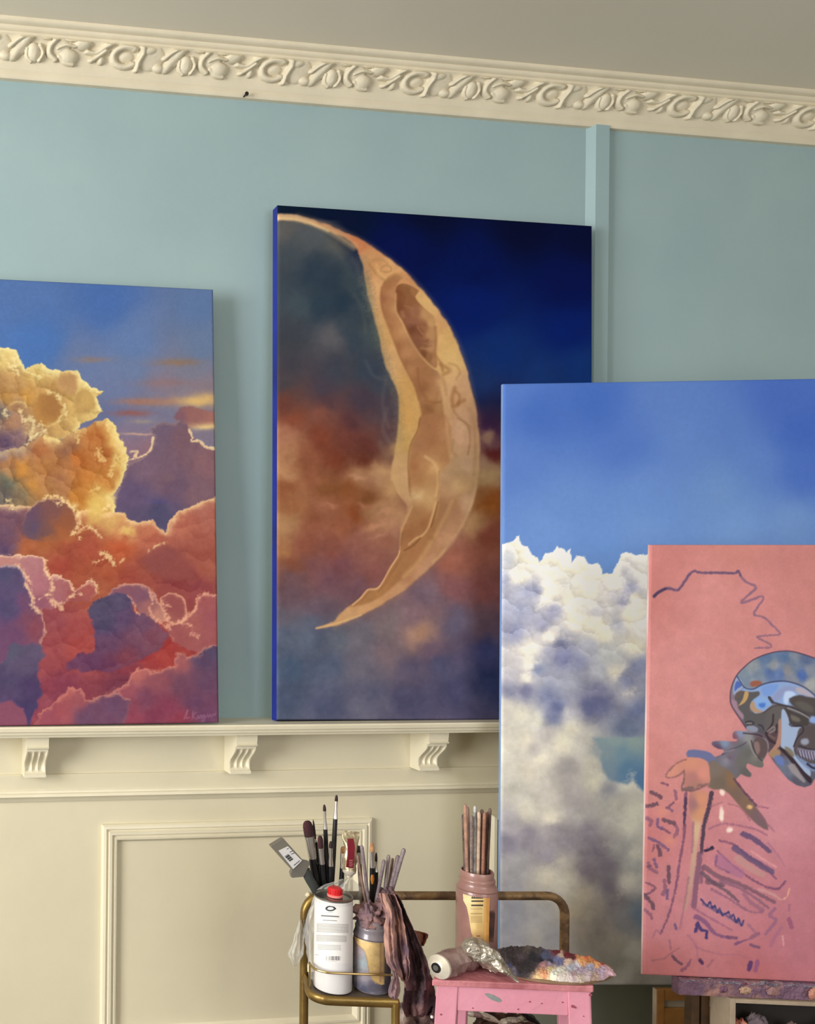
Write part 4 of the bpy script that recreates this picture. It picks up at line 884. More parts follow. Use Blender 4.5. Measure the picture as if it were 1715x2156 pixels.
    # strip of sea and distant blue between the clouds
    p.poly(c((735, 14), (900, 8), (1115, 4), (1900, -4), (2300, -2), (2250, 120), (2000, 260), (1700, 330), (1400, 480), (1150, 440), (1080, 380), (1040, 325), (995, 365), (930, 348), (850, 322), (812, 250), (795, 190), (800, 110), (772, 50)), c((900, 30, (142, 164, 172)), (1050, 20, (146, 167, 172)), (950, 120, (120, 150, 172)), (1000, 250, (98, 134, 170)), (1080, 330, (90, 126, 170)), (850, 120, (134, 154, 168)), (830, 260, (124, 146, 168))), 5, 2.5, 18, 6, cwarp=5)
    W = (248, 244, 230)
    for pts, w, al in ((((180, 400), (225, 470), (240, 410)), 7, .6), (((440, 680), (480, 640), (520, 560)), 6, .6), (((400, 730), (450, 670)), 4, .5), (((690, 730), (760, 770), (790, 830), (750, 900)), 9, .5), (((480, 980), (520, 970), (550, 1010)), 8, .7), (((580, 1000), (640, 985), (720, 1010)), 5, .5), (((290, 1100), (330, 1170), (345, 1260)), 8, .6), (((280, 1370), (320, 1390)), 9, .6), (((130, 1120), (170, 1110)), 8, .5), (((1160, 540), (1200, 590), (1230, 600)), 5, .6), (((860, 920), (900, 880), (950, 860)), 7, .5), (((1270, 640), (1340, 640), (1330, 720)), 8, .6), (((1220, 240), (1260, 310), (1320, 350)), 6, .6), (((1190, 1320), (1240, 1270)), 6, .5), (((1220, 1520), (1290, 1520), (1330, 1480)), 4, .5), (((680, 1680), (700, 1750)), 7, .4), (((390, 1240), (440, 1220)), 3, .5)):
        p.stroke(b(*pts), w * 1.2, W, al * .55, 4.5, rough=7, seed=3)
    for pts, w, al in ((((1000, 370), (1020, 340), (1030, 290)), 8, .8), (((990, 1080), (1020, 1090)), 8, .7), (((930, 1200), (955, 1140)), 4, .6), (((420, 590), (450, 620)), 8, .4), (((340, 1000), (420, 970), (520, 930)), 7, .4), (((600, 600), (670, 605)), 5, .4), (((1000, 680), (1100, 620)), 9, .4), (((1040, 900), (1100, 860)), 9, .4), (((360, 1040), (440, 1020)), 12, .4), (((800, 830), (860, 810), (900, 830)), 3, .4)):
        p.stroke(c(*pts), w * 1.4, (226, 222, 210), al * .5, 7, rough=9, seed=7)
    p.shade(.02, 7, 3, 6)


# ---- unfinished skeleton on pink
def paint_pink(p):
    A = Z(1340, 1130, 4.147); B = Z(1340, 1560, 3.618); C = Z(1520, 1350, 6.533); px = Z(0, 0, 1)
    p.base(px((1400, 1165, (200, 124, 124)), (1500, 1250, (211, 138, 138)), (1650, 1180, (196, 124, 124)), (1600, 1250, (206, 131, 133)), (1560, 1160, (202, 128, 124)), (1450, 1400, (210, 137, 139)), (1450, 1550, (212, 139, 141)), (1650, 1720, (206, 136, 149)), (1690, 1900, (190, 118, 132)), (1650, 2000, (188, 115, 130)), (1400, 2040, (196, 115, 118)), (1600, 2050, (190, 109, 114)), (1368, 1250, (192, 118, 116)), (1370, 1600, (206, 132, 131)), (1500, 1900, (200, 128, 142)), (1400, 1850, (202, 128, 138)), (1360, 1800, (200, 120, 122)), (1850, 1500, (205, 134, 138)), (1850, 1900, (190, 118, 132)), (1420, 1960, (200, 126, 136))), 3, warp=20, wscale=50, eps=30)
    p.C *= np.array((.975, 1.0, .955))
    p.shade(.045, 22, 4, 2); p.shade(.02, 4, 2, 8)
    # wandering crack line
    ln = ((150, 520), (190, 485), (250, 455), (300, 455), (360, 465), (410, 400), (460, 330), (500, 300), (560, 315), (700, 315), (850, 318), (885, 300), (905, 340), (950, 395), (1030, 430), (1030, 460), (950, 530), (915, 575), (1000, 550), (1090, 520), (1100, 550), (1050, 620), (1025, 680), (1110, 705), (1180, 770), (1250, 845), (1180, 860), (1065, 870), (1065, 890), (1150, 930), (1175, 965), (1100, 970), (1035, 972))
    p.stroke(A(*ln), 6.5, (130, 96, 118), .8, 1.3, smooth=3, rough=1.4, taper=(1.1, .5))
    p.stroke(A(*ln[:13]), 3.5, (92, 70, 96), .65, 1.2, smooth=3, rough=1.2)
    p.stroke(A(*ln[:3]), 6, (72, 56, 80), .8, 1.2)
    # --- skull
    sk = C((1480, 420), (1400, 310), (1274, 240), (1130, 185), (980, 145), (860, 135), (720, 150), (560, 195), (420, 260), (320, 340), (220, 440), (160, 540), (120, 660), (108, 780), (125, 880), (190, 990), (250, 1080), (330, 1210), (420, 1300), (560, 1380), (620, 1480), (640, 1560), (720, 1680), (800, 1780), (900, 1900), (1020, 1980), (1130, 2010), (1220, 1980), (1274, 1890), (1360, 1780), (1420, 1640), (1440, 1450), (1410, 1250), (1470, 1120), (1540, 960), (1570, 760), (1545, 560))
    p.poly(sk, C((300, 450, (126, 138, 150)), (420, 340, (138, 142, 146)), (600, 230, (94, 114, 144)), (700, 330, (142, 144, 148)), (860, 220, (92, 112, 144)), (1000, 200, (124, 130, 142)), (1150, 250, (92, 104, 134)), (780, 430, (100, 120, 164)), (660, 420, (88, 108, 152)), (900, 400, (136, 134, 138)), (1000, 330, (110, 122, 142)), (1100, 470, (78, 102, 158)), (1200, 400, (134, 138, 148)), (1230, 600, (160, 158, 156)), (500, 480, (120, 132, 148)), (320, 560, (124, 136, 152)), (450, 560, (138, 146, 160)), (1000, 530, (128, 130, 140)), (900, 1100, (86, 80, 84)), (500, 1100, (88, 86, 90)), (1200, 900, (80, 74, 76)), (250, 850, (130, 110, 120)), (1100, 1500, (92, 82, 86)), (700, 1400, (90, 72, 76)), (900, 1750, (108, 110, 126)), (1100, 1900, (92, 88, 100)), (1400, 600, (140, 140, 145)), (1400, 1200, (90, 82, 86))), 1.6, p=4, cwarp=5, tex=10, texscale=10)
    # planes of the temple and back of the head
    P_ = lambda pts, c_, sf=1.6, al=1.0, sm=2: p.poly(C(*pts), c_, sf, alpha=al, smooth=sm)
    P_(((205, 480), (300, 620), (200, 700), (155, 740), (150, 650), (170, 560)), (150, 160, 186))
    P_(((210, 540), (270, 610), (210, 650), (170, 690), (170, 610)), (82, 104, 170))
    P_(((300, 640), (420, 660), (520, 620), (600, 590), (760, 560), (900, 560), (1050, 610), (1180, 680), (1260, 740), (1260, 900), (900, 880), (700, 860), (560, 990), (440, 990), (380, 880), (420, 780), (500, 700), (440, 690), (340, 720), (230, 780), (190, 780)), (138, 160, 200))
    P_(((540, 620), (760, 590), (740, 680), (640, 760), (560, 740)), (120, 150, 205), 4)
    P_(((720, 720), (860, 620), (1020, 630), (1000, 700), (840, 740), (760, 830), (690, 800)), (142, 150, 186), 4)
    P_(((860, 700), (960, 690), (1010, 740), (920, 790), (900, 870), (840, 840)), (184, 200, 230), 3)
    P_(((1010, 640), (1120, 650), (1240, 740), (1240, 790), (1120, 730), (1040, 720)), (176, 164, 172), 3)
    P_(((440, 800), (560, 780), (650, 850), (560, 920), (480, 900)), (132, 166, 214), 4)
    P_(((500, 860), (590, 850), (580, 910), (520, 910)), (80, 118, 190), 3)
    P_(((380, 860), (440, 830), (460, 920), (560, 970), (480, 990), (400, 950)), (178, 142, 114), 2.5)
    P_(((390, 560), (470, 540), (540, 560), (530, 600), (430, 630), (385, 610)), (150, 92, 74), 2.5)
    P_(((170, 760), (260, 690), (330, 690), (420, 700), (500, 690), (510, 740), (430, 800), (380, 870), (380, 960), (450, 1000), (600, 960), (700, 900), (820, 900), (820, 1100), (760, 1250), (640, 1200), (560, 1170), (330, 1130), (230, 980), (190, 870)), (92, 88, 88), 2)
    P_(((310, 690), (360, 700), (350, 780), (300, 850), (220, 890), (280, 800)), (186, 148, 100), 1.6)
    P_(((190, 720), (260, 680), (300, 700), (240, 760), (180, 800)), (104, 88, 82), 2)
    P_(((125, 800), (200, 830), (220, 930), (290, 1010), (280, 1080), (190, 970), (130, 880)), (156, 126, 138), 2.5)
    P_(((620, 980), (740, 900), (820, 930), (800, 1060), (700, 1200), (610, 1240), (570, 1180)), (98, 92, 90), 3)
    # eye socket, cheekbone and jaw
    P_(((920, 790), (1060, 740), (1150, 760), (1274, 780), (1400, 800), (1440, 900), (1400, 1040), (1274, 1020), (1120, 960), (960, 880)), (82, 74, 72), 2.5)
    P_(((1000, 850), (1100, 830), (1240, 900), (1240, 980), (1100, 940)), (96, 90, 84), 4)
    P_(((820, 940), (880, 920), (960, 970), (1080, 1010), (1180, 1060), (1180, 1160), (1050, 1170), (950, 1160), (900, 1060)), (74, 68, 66), 2.5)
    P_(((940, 1010), (1060, 1060), (1060, 1110), (960, 1090)), (110, 102, 92), 3)
    P_(((815, 950), (860, 950), (910, 1060), (930, 1140), (1010, 1180), (1090, 1180), (1070, 1250), (1020, 1330), (980, 1440), (1000, 1560), (1080, 1660), (1200, 1750), (1210, 1860), (1130, 1800), (1000, 1640), (880, 1500), (800, 1440), (805, 1200)), (158, 172, 198), 1.8)
    P_(((770, 1100), (810, 1080), (805, 1400), (760, 1470), (720, 1560), (650, 1570), (640, 1530), (730, 1420), (770, 1250)), (172, 128, 112), 2)
    P_(((640, 1560), (720, 1490), (790, 1500), (800, 1560), (720, 1620)), (160, 128, 100), 2.5)
    P_(((790, 1460), (900, 1520), (1000, 1640), (1130, 1800), (1230, 1890), (1210, 1960), (1130, 1880), (1000, 1730), (880, 1580), (800, 1500)), (60, 48, 54), 1.6)
    P_(((860, 1450), (940, 1480), (990, 1560), (960, 1600), (880, 1520)), (118, 104, 80), 2.5, .8)
    P_(((710, 1590), (790, 1570), (850, 1640), (840, 1720), (760, 1690)), (104, 120, 170), 3)
    P_(((910, 1700), (990, 1690), (1080, 1830), (1140, 1920), (1110, 1940), (980, 1830), (920, 1760)), (150, 140, 142), 3)
    P_(((1040, 1240), (1100, 1180), (1274, 1160), (1380, 1180), (1400, 1400), (1370, 1620), (1300, 1740), (1240, 1740), (1120, 1660), (1010, 1560), (1000, 1460)), (88, 78, 78), 2.5)
    P_(((1090, 1350), (1170, 1340), (1190, 1400), (1130, 1430), (1080, 1400)), (150, 152, 168), 3)
    P_(((1030, 1470), (1130, 1490), (1274, 1500), (1400, 1500), (1400, 1600), (1270, 1640), (1160, 1620), (1060, 1560)), (132, 126, 146), 3)
    P_(((1020, 1560), (1100, 1620), (1200, 1680), (1274, 1690), (1274, 1790), (1180, 1760), (1060, 1650)), (124, 138, 172), 3)
    P_(((1210, 1040), (1280, 1040), (1290, 1130), (1200, 1110)), (138, 160, 206), 3)
    for i_ in range(6):
        p.stroke(C((1045 + 40 * i_, 1500 + 6 * i_), (1070 + 40 * i_, 1600 + 8 * i_)), 2.2, (70, 56, 72), .8, 1.0)
        p.stroke(C((1062 + 40 * i_, 1510 + 6 * i_), (1085 + 40 * i_, 1580 + 8 * i_)), 2.6, (170, 166, 184), .7, 1.2)
    D = (52, 44, 58)
    for pts, w, c_, al in ((((1274, 235), (1130, 185), (980, 145), (860, 135), (720, 150), (560, 195), (420, 260), (320, 340), (220, 440), (160, 540), (120, 660), (108, 780), (125, 880), (190, 990), (250, 1080), (330, 1200)), 2.6, (72, 56, 78), .8), (((200, 480), (250, 560), (310, 640), (420, 660), (520, 610), (600, 580), (720, 555), (860, 550), (1000, 580), (1120, 630), (1220, 700), (1274, 750)), 2.8, (62, 66, 96), .85), (((640, 770), (680, 830), (760, 860), (860, 890), (980, 920), (1100, 980), (1200, 1050)), 4, (66, 58, 62), .85), (((650, 780), (690, 840)), 6.5, (72, 66, 72), .9), (((560, 990), (640, 930), (740, 885), (840, 890)), 2.6, (84, 66, 62), .8), (((900, 920), (1060, 980), (1200, 1060)), 3.5, (150, 142, 140), .8), (((920, 1140), (960, 1170), (1090, 1170), (1110, 1240), (1030, 1330), (980, 1450)), 2.6, D, .8), (((700, 1010), (690, 1130), (620, 1230)), 4, (60, 46, 48), .8), (((750, 1150), (740, 1250)), 4, (58, 46, 50), .8), (((620, 1240), (700, 1180), (720, 1220), (650, 1260)), 3.5, (150, 130, 126), .7),
                           (((320, 1120), (370, 1100), (430, 1120), (400, 1150), (340, 1150)), 3, (58, 50, 54), .8), (((340, 1130), (400, 1130)), 3, (140, 136, 130), .7), (((500, 1150), (550, 1170), (570, 1220)), 3, D, .7), (((1060, 1440), (1180, 1480), (1274, 1490)), 2.6, D, .8), (((1170, 1690), (1240, 1740), (1300, 1750)), 5, (44, 38, 52), .8), (((600, 1260), (640, 1350), (720, 1400)), 5, (58, 46, 50), .8), (((640, 1290), (720, 1340)), 4, (134, 106, 100), .6)):
        p.stroke(C(*pts), w, c_, al, 1.1)
    # --- neck
    P_(((140, 1290), (170, 1235), (300, 1235), (480, 1250), (600, 1320), (640, 1420), (630, 1520), (560, 1650), (570, 1700), (540, 1740), (440, 1720), (350, 1680), (330, 1740), (400, 1820), (380, 1870), (300, 1850), (250, 1830), (180, 1900), (60, 1850), (-60, 1900), (-260, 1760), (-200, 1640), (-20, 1560), (20, 1500), (-60, 1480), (-140, 1430), (-130, 1380), (0, 1370), (180, 1380), (200, 1350), (150, 1340)), [*C((250, 1270, (132, 140, 166)), (160, 1320, (128, 84, 96)), (30, 1400, (128, 142, 166)), (-60, 1470, (96, 76, 96)), (350, 1330, (142, 140, 138)), (500, 1300, (104, 88, 96)), (260, 1450, (104, 104, 106)), (100, 1560, (116, 108, 114)), (60, 1640, (136, 132, 142)), (100, 1600, (108, 92, 108)), (250, 1650, (108, 104, 98)), (350, 1550, (104, 100, 96)), (450, 1600, (122, 118, 110)), (500, 1690, (110, 106, 100)), (330, 1800, (100, 94, 92)), (120, 1780, (110, 104, 110)), (-120, 1700, (110, 108, 118)))], 1.6)
    P_(((420, 1400), (470, 1330), (560, 1330), (620, 1420), (610, 1530), (550, 1620), (470, 1560), (430, 1480)), (96, 80, 80), 2)
    P_(((440, 1390), (500, 1390), (520, 1500), (480, 1560), (440, 1480)), (134, 110, 106), 2.5)
    P_(((340, 1170), (420, 1160), (490, 1200), (470, 1250), (380, 1240), (330, 1210)), (138, 140, 156), 2)
    for pts, w, c_, al in ((((290, 1265), (400, 1275), (500, 1290), (580, 1330)), 2.6, (56, 44, 54), .85), (((400, 1370), (430, 1480), (470, 1570), (540, 1640)), 2.8, (66, 56, 62), .8), (((370, 1380), (410, 1500), (470, 1590)), 3.5, (150, 146, 140), .6), (((0, 1560), (100, 1500), (250, 1440), (330, 1390)), 2.4, (78, 68, 80), .7), (((20, 1530), (160, 1490)), 2.6, (156, 142, 148), .6), (((560, 1320), (620, 1390), (630, 1470)), 2.4, (150, 138, 144), .6)):
        p.stroke(C(*pts), w, c_, al, 1.1)
    # --- shoulder, collarbone and arm
    Q = lambda pts, c_, sf=2.0, al=1.0: p.poly(B(*pts), c_, sf, alpha=al, smooth=2)
    Q(((390, 70), (480, 70), (560, 90), (600, 140), (540, 160), (480, 130), (385, 125)), (108, 110, 146))
    Q(((560, 150), (640, 190), (720, 240), (760, 310), (840, 410), (920, 520), (980, 600), (1000, 680), (920, 640), (840, 560), (760, 470), (700, 400), (640, 370), (540, 350)), [*B((600, 220, (124, 108, 98)), (720, 300, (136, 104, 80)), (640, 320, (114, 100, 88)), (820, 450, (130, 102, 86)), (930, 600, (122, 96, 98)), (760, 430, (122, 98, 88)))], 2.5)
    Q(((215, 270), (280, 190), (360, 130), (470, 130), (540, 160), (555, 240), (550, 340), (440, 370), (360, 350), (355, 240), (290, 270)), [*B((260, 240, (206, 140, 120)), (420, 180, (206, 138, 116)), (500, 250, (210, 138, 122)), (430, 280, (176, 118, 112)), (450, 340, (170, 120, 108)))], 2.5)
    Q(((400, 400), (470, 380), (540, 390), (530, 500), (490, 630), (470, 760), (450, 900), (430, 1060), (390, 1250), (350, 1300), (390, 1060), (420, 850), (430, 640), (400, 560)), [*B((490, 450, (206, 140, 112)), (430, 480, (160, 112, 112)), (500, 550, (206, 144, 108)), (470, 680, (206, 170, 136)), (450, 850, (196, 156, 132)), (420, 1050, (190, 150, 134)), (400, 1180, (188, 142, 128)))], 3)
    S = [(((375, 400), (365, 560), (360, 720), (330, 900), (300, 1100), (265, 1250), (230, 1360), (180, 1470)), 4.6, (118, 76, 100), .8, (1, .6)), (((375, 440), (365, 560), (360, 640)), 4.5, (62, 52, 72), .7, (1, .6)),
         (((570, 400), (545, 520), (510, 650), (500, 760), (490, 850)), 6.2, (66, 56, 70), .85, (1.1, .8)), (((480, 860), (470, 960), (450, 1100), (435, 1260)), 8, (124, 86, 106), .8, (1, 1)), (((500, 960), (490, 1080)), 4, (120, 82, 100), .7, (1, 1)), (((430, 620), (425, 760), (420, 850)), 3.4, (158, 108, 122), .7, (1, 1)), (((395, 1040), (370, 1200), (330, 1430)), 3.2, (160, 106, 118), .7, (1, 1)),
         (((375, 140), (290, 180), (220, 270), (290, 275), (350, 240)), 2.2, (138, 92, 94), .7, (1, 1)), (((360, 230), (360, 300), (345, 360), (420, 380), (520, 340)), 2.6, (110, 82, 84), .7, (1, 1)), (((350, 370), (420, 360)), 6, (116, 92, 92), .8, (1, 1)), (((470, 340), (545, 330)), 3.5, (130, 96, 96), .7, (1, 1)), (((740, 290), (820, 390), (910, 490)), 3.4, (88, 60, 84), .8, (.8, 1)), (((930, 500), (1000, 512)), 3, (150, 92, 112), .7, (1, .5)), (((930, 560), (1000, 640), (1050, 690)), 3, (140, 94, 112), .6, (1, .5)),
         # ribs
         (((560, 500), (590, 490), (650, 470)), 3, (150, 100, 110), .6, (1, .5)), (((700, 480), (790, 510), (860, 600)), 3, (150, 98, 104), .6, (.6, 1)), (((550, 670), (660, 630), (800, 650), (920, 680), (990, 720)), 2.6, (150, 96, 116), .7, (1, 1)), (((810, 710), (880, 740), (950, 790), (1010, 840)), 9, (98, 76, 108), .85, (1, .7)), (((1000, 780), (1080, 880), (1130, 960)), 3.4, (164, 108, 130), .6, (1, .6)), (((630, 760), (740, 790), (850, 880), (960, 950), (1060, 1050)), 3, (124, 78, 104), .75, (1, 1)), (((745, 815), (850, 890), (950, 950), (1030, 1000)), 10.5, (104, 82, 112), .85, (.9, .8)), (((870, 840), (960, 900), (1060, 960)), 3, (226, 160, 160), .6, (1, 1)),
         (((615, 840), (700, 920), (800, 1000), (920, 1080), (1060, 1130), (1130, 1070)), 3.2, (116, 74, 102), .8, (.7, 1)), (((780, 900), (850, 960), (960, 1020)), 14, (190, 146, 136), .6, (1, .6)), (((630, 900), (700, 960), (790, 1010)), 18, (168, 110, 138), .7, (1, .8)), (((610, 880), (605, 950), (700, 1000)), 3, (124, 84, 116), .7, (1, 1)), (((515, 960), (620, 1030), (760, 1080), (900, 1150), (1050, 1230)), 8, (120, 86, 100), .8, (1, .6)), (((500, 1010), (600, 1090), (690, 1150), (770, 1220)), 6.5, (106, 84, 96), .8, (1, .7)), (((640, 1070), (760, 1110), (880, 1180), (1000, 1270)), 5, (130, 92, 112), .7, (1, .8)), (((540, 1070), (660, 1100)), 8, (102, 78, 92), .7, (1, .6)), (((570, 1130), (700, 1200), (860, 1300), (960, 1300)), 3, (136, 92, 116), .7, (1, 1)), (((820, 1170), (870, 1230), (960, 1290)), 6, (140, 96, 118), .6, (1, 1)), (((930, 1130), (1040, 1170), (1080, 1200)), 4, (206, 160, 150), .6, (1, 1)),
         (((440, 1280), (560, 1350), (720, 1440)), 3, (152, 96, 120), .7, (1, .8)), (((450, 1340), (520, 1380), (600, 1470), (700, 1500)), 7, (124, 82, 118), .8, (1.1, .5)), (((690, 1495), (760, 1500)), 5, (116, 78, 104), .8, (1, 1)), (((750, 1545), (850, 1510)), 4.2, (112, 74, 112), .8, (1, .6)), (((870, 1500), (900, 1480), (930, 1470)), 6, (140, 94, 114), .8, (1, .8)), (((870, 1555), (930, 1575)), 5, (112, 80, 108), .8, (1, .8)), (((1050, 1280), (1010, 1330), (1060, 1370), (980, 1470)), 4.5, (146, 98, 124), .75, (1, 1)), (((1100, 1420), (1050, 1500), (1020, 1560)), 5.5, (164, 104, 126), .7, (1, 1)), (((1160, 1130), (1140, 1190), (1090, 1210)), 2.2, (226, 168, 142), .8, (1, .5)), (((1160, 1360), (1180, 1420)), 6.5, (150, 86, 112), .8, (1, 1)), (((1160, 1250), (1160, 1290)), 4, (160, 98, 120), .7, (1, 1)), (((1110, 1490), (1120, 1560)), 2.6, (220, 168, 162), .7, (1, .6)), (((850, 1400), (920, 1480)), 4, (150, 100, 122), .7, (1, 1)),
         # lower arm hints
         (((390, 1480), (450, 1560), (460, 1660)), 3.6, (168, 108, 124), .7, (1.2, .6)), (((450, 1570), (600, 1620), (760, 1630), (880, 1660)), 2, (164, 104, 118), .6, (1, 1)), (((120, 1670), (200, 1660), (270, 1610), (320, 1580)), 2.4, (152, 98, 104), .7, (1, 1)), (((120, 1500), (150, 1440), (180, 1470)), 2, (150, 96, 120), .6, (1, 1)), (((250, 1520), (260, 1590)), 3, (144, 94, 112), .6, (1, 1)), (((270, 1640), (300, 1670), (340, 1700)), 4, (96, 68, 84), .8, (1, 1)), (((410, 1670), (380, 1720), (345, 1750)), 4.5, (134, 84, 104), .8, (.7, 1.2)), (((480, 1670), (495, 1690)), 5.5, (66, 44, 80), .8, (1, 1)), (((540, 1720), (580, 1670)), 3, (150, 96, 110), .6, (1, 1)), (((865, 1690), (855, 1740)), 7, (84, 56, 104), .85, (1, 1)), (((920, 1680), (900, 1750)), 6.5, (140, 86, 124), .8, (1, 1)), (((525, 835), (575, 815)), 5, (48, 42, 66), .9, (1, 1)),
         (((450, 1450), (465, 1390), (490, 1440), (530, 1450), (530, 1500)), 5, (60, 52, 104), .85, (1, .8))]
    for pts, w, c_, al, tp in S: p.stroke(B(*pts), w * 1.3 + .6, c_, al, 1.5, rough=1.8, seed=4, taper=tp)
    zig = []
    for i_ in range(15): zig.append((490 + 23 * i_ + (i_ * 13 % 7) * 4, 1215 + 12 * i_ + ((22 + i_ * 5 % 14) if i_ % 2 else -8 - i_ * 3 % 12)))
    p.stroke(B(*zig), 3.6, (58, 58, 106), .9, 1.2, smooth=2, rough=1.6)
    p.stroke(B((510, 1240), (600, 1290), (700, 1340), (800, 1400)), 5.5, (72, 68, 112), .6, 2, rough=2)
    for x, y, w, h in ((650, 390, 6, 7), (645, 560, 5, 16), (640, 590, 5, 6), (705, 675, 6, 6), (860, 500, 6, 5)):
        p.blob(1340 + x / 3.618, 1560 + y / 3.618, w, h, (250, 222, 204) if x != 860 else (226, 178, 124), .95, hard=2, warp=3)
    mk = [((190, 320), (235, 335)), ((110, 390), (150, 410), (185, 430)), ((290, 380), (300, 440)), ((230, 510), (270, 530)), ((230, 510), (280, 470)), ((80, 500), (150, 480)), ((80, 590), (115, 610), (100, 640)), ((160, 600), (160, 650), (190, 670)), ((190, 660), (250, 700)), ((200, 600), (290, 630)), ((300, 650), (310, 690), (285, 730)), ((90, 740), (160, 770), (240, 830)), ((130, 800), (120, 840)), ((160, 800), (180, 870)), ((90, 930), (100, 970), (150, 1000)), ((130, 900), (150, 960)), ((80, 960), (110, 950)), ((240, 960), (245, 1080)), ((210, 1060), (215, 1130), (200, 1170)), ((230, 1200), (235, 1140)), ((70, 1080), (140, 1120), (60, 1180)), ((60, 1180), (110, 1230), (125, 1270)), ((65, 1290), (100, 1320), (115, 1350)), ((290, 1400), (300, 1430))]
    for i_, m_ in enumerate(mk):
        p.stroke(B(*m_), 4.6 + (i_ * 7 % 4) * 1.2, ((116, 76, 96), (92, 68, 82), (134, 88, 108), (104, 80, 118))[i_ % 4], .78, 1.4, rough=2.2, seed=i_)
    for x, y in ((200, 540), (250, 760)): p.blob(1340 + x / 3.618, 1560 + y / 3.618, 14, 10, (216, 142, 118), .6)


CANV = {}
CANV['sunset'] = canvas('sunset_painting', 'tall painting of orange and violet sunset clouds, leftmost on the shelf', [(-205, 1531.5), (461, 1521.5), (449, 609), (-205, 577)], -.118, 0, math.radians(2.6), .022, 1.7, paint_sunset, (1.18, 1.08, .95), ((112, 78, 108), (92, 74, 122)))
CANV['moon'] = canvas('moon_painting', 'painting of a golden crescent moon in a night sky with deep blue edges', [(583, 1518.5), (1246.5, 1515.5), (1247, 475), (585, 431)], -.080, 0, math.radians(1.0), .034, 1.7, paint_moon, (.96, .89, .82), ((22, 40, 150), (16, 30, 120)))
CANV['sky'] = canvas('cloud_painting', 'large painting of white cumulus clouds in blue sky, behind the pink canvas', [(1052.5, 2074), (1960, 2077), (1960, 793), (1060, 808)], -.215, math.radians(-8.3), math.radians(0.3), .013, 1.8, paint_sky, (.76, .77, .80), ((120, 160, 216), (132, 168, 220)))
CANV['pink'] = canvas('skeleton_painting', 'unfinished painting of a skeleton sketched on pink ground', [(1354, 2053), (1800, 2072.5), (1800, 1147), (1369, 1147)], -.50, math.radians(-11.6), math.radians(0.4), .010, 1.25, paint_pink, (.92, .88, .83), ((232, 206, 204), (214, 160, 158)))

# ------------------------------------------------------------------ trolley, stool and painting tools
from mathutils import noise as mnoise

M_BRASS = mat('aged_brass', (150, 124, 66), 0.38, 0.75, c2=(124, 98, 56), scale=14, bump=0.1, bscale=80)
M_TUBE = mat('worn_brass_tube', (138, 104, 66), 0.5, 0.45, c2=(104, 80, 58), scale=30, lo=.3, hi=.6, c3=(150, 122, 84), bump=0.2, bscale=120)
M_WIRE = mat('brass_wire', (168, 142, 92), 0.3, 0.85)
M_CREAMP = mat('cream_plastic', (226, 212, 180), 0.5)
M_WHITE = mat('white_enamel', (226, 224, 222), 0.28, c2=(214, 211, 212), scale=6)
M_STEEL = mat('tin_steel', (150, 148, 142), 0.28, 0.9, bump=.05, bscale=40)
M_RED = mat('red_plastic', (206, 34, 40), 0.38)
M_BLACK = mat('black_lacquer', (22, 22, 24), 0.25)
M_FERR = mat('ferrule_metal', (214, 210, 204), 0.22, 0.9)
M_HAIR = mat('dark_bristle', (52, 34, 34), 0.8, c2=(36, 24, 26), scale=60, bump=.4, bscale=300)
M_HAIRM = mat('maroon_bristle', (70, 26, 32), 0.8, c2=(44, 20, 26), scale=60, bump=.4, bscale=300)
M_HAIRT = mat('tan_bristle', (150, 98, 60), 0.8, c2=(196, 150, 110), scale=60, bump=.4, bscale=300)
M_GREY = mat('grey_card_sleeve', (122, 116, 104), 0.6, c2=(112, 106, 96), scale=10)
M_GREYD = mat('dark_grey_rubber', (62, 66, 64), 0.5, c2=(50, 54, 54), scale=14)
M_AMBER = mat('amber_highlight_tone', (190, 116, 40), 0.3)
M_MAUVE = mat('mauve_smeared_glass', (158, 118, 108), 0.35, c2=(140, 102, 96), scale=14, bump=.15, bscale=50, coat=.3)
M_JARG = mat('paint_clouded_glass', (150, 138, 142), 0.3, c2=(108, 104, 116), scale=16, lo=.4, hi=.7, coat=.3)
M_FOIL = mat('crumpled_foil', (196, 188, 172), 0.34, 0.7, c2=(150, 138, 124), scale=26, lo=.4, hi=.7, bump=.9, bscale=70)
M_FOILP = mat('smeared_tube', (176, 150, 146), 0.42, 0.25, c2=(142, 112, 108), scale=28, lo=.4, hi=.62, bump=.5, bscale=60)
M_PAINTROUGH = mat('thick_paint', (200, 200, 200), 0.45, attr='paint', bump=.35, bscale=220, spec=.5)
M_PRINT = mat('printed_label', (200, 200, 200), 0.42, attr='paint', spec=.4)
M_PINK = mat('pink_stool_paint', (233, 161, 179), 0.42, c2=(225, 151, 169), scale=9, bump=.12, bscale=60)
M_PINKT = mat('stained_pink_top', (216, 140, 146), 0.5, c2=(170, 98, 104), scale=16, lo=.42, hi=.72, bump=.25, bscale=70)
M_PLASTIC = mat('clear_plastic', (222, 220, 214), 0.16, alpha=0.26, spec=.8)
M_WOOD = mat('orange_pine', (186, 132, 70), 0.5, c2=(164, 110, 54), scale=7, distort=1.2)
M_WOODD = mat('dark_easel_wood', (92, 66, 40), 0.55, c2=(66, 46, 28), scale=18, distort=1.0)
M_LEDGE = mat('paint_crusted_wood', (128, 96, 116), 0.6, c2=(176, 132, 122), scale=13, lo=.38, hi=.68, c3=(116, 88, 110), bump=.9, bscale=60, distort=.8)
M_LEDGET = mat('paint_crust', (96, 84, 104), 0.6, c2=(120, 50, 72), scale=40, lo=.35, hi=.65, c3=(150, 140, 150), bump=1.0, bscale=150)
M_CRATE = mat('cream_crate_board', (190, 172, 150), 0.6, c2=(168, 148, 128), scale=12, bump=.2, bscale=80)


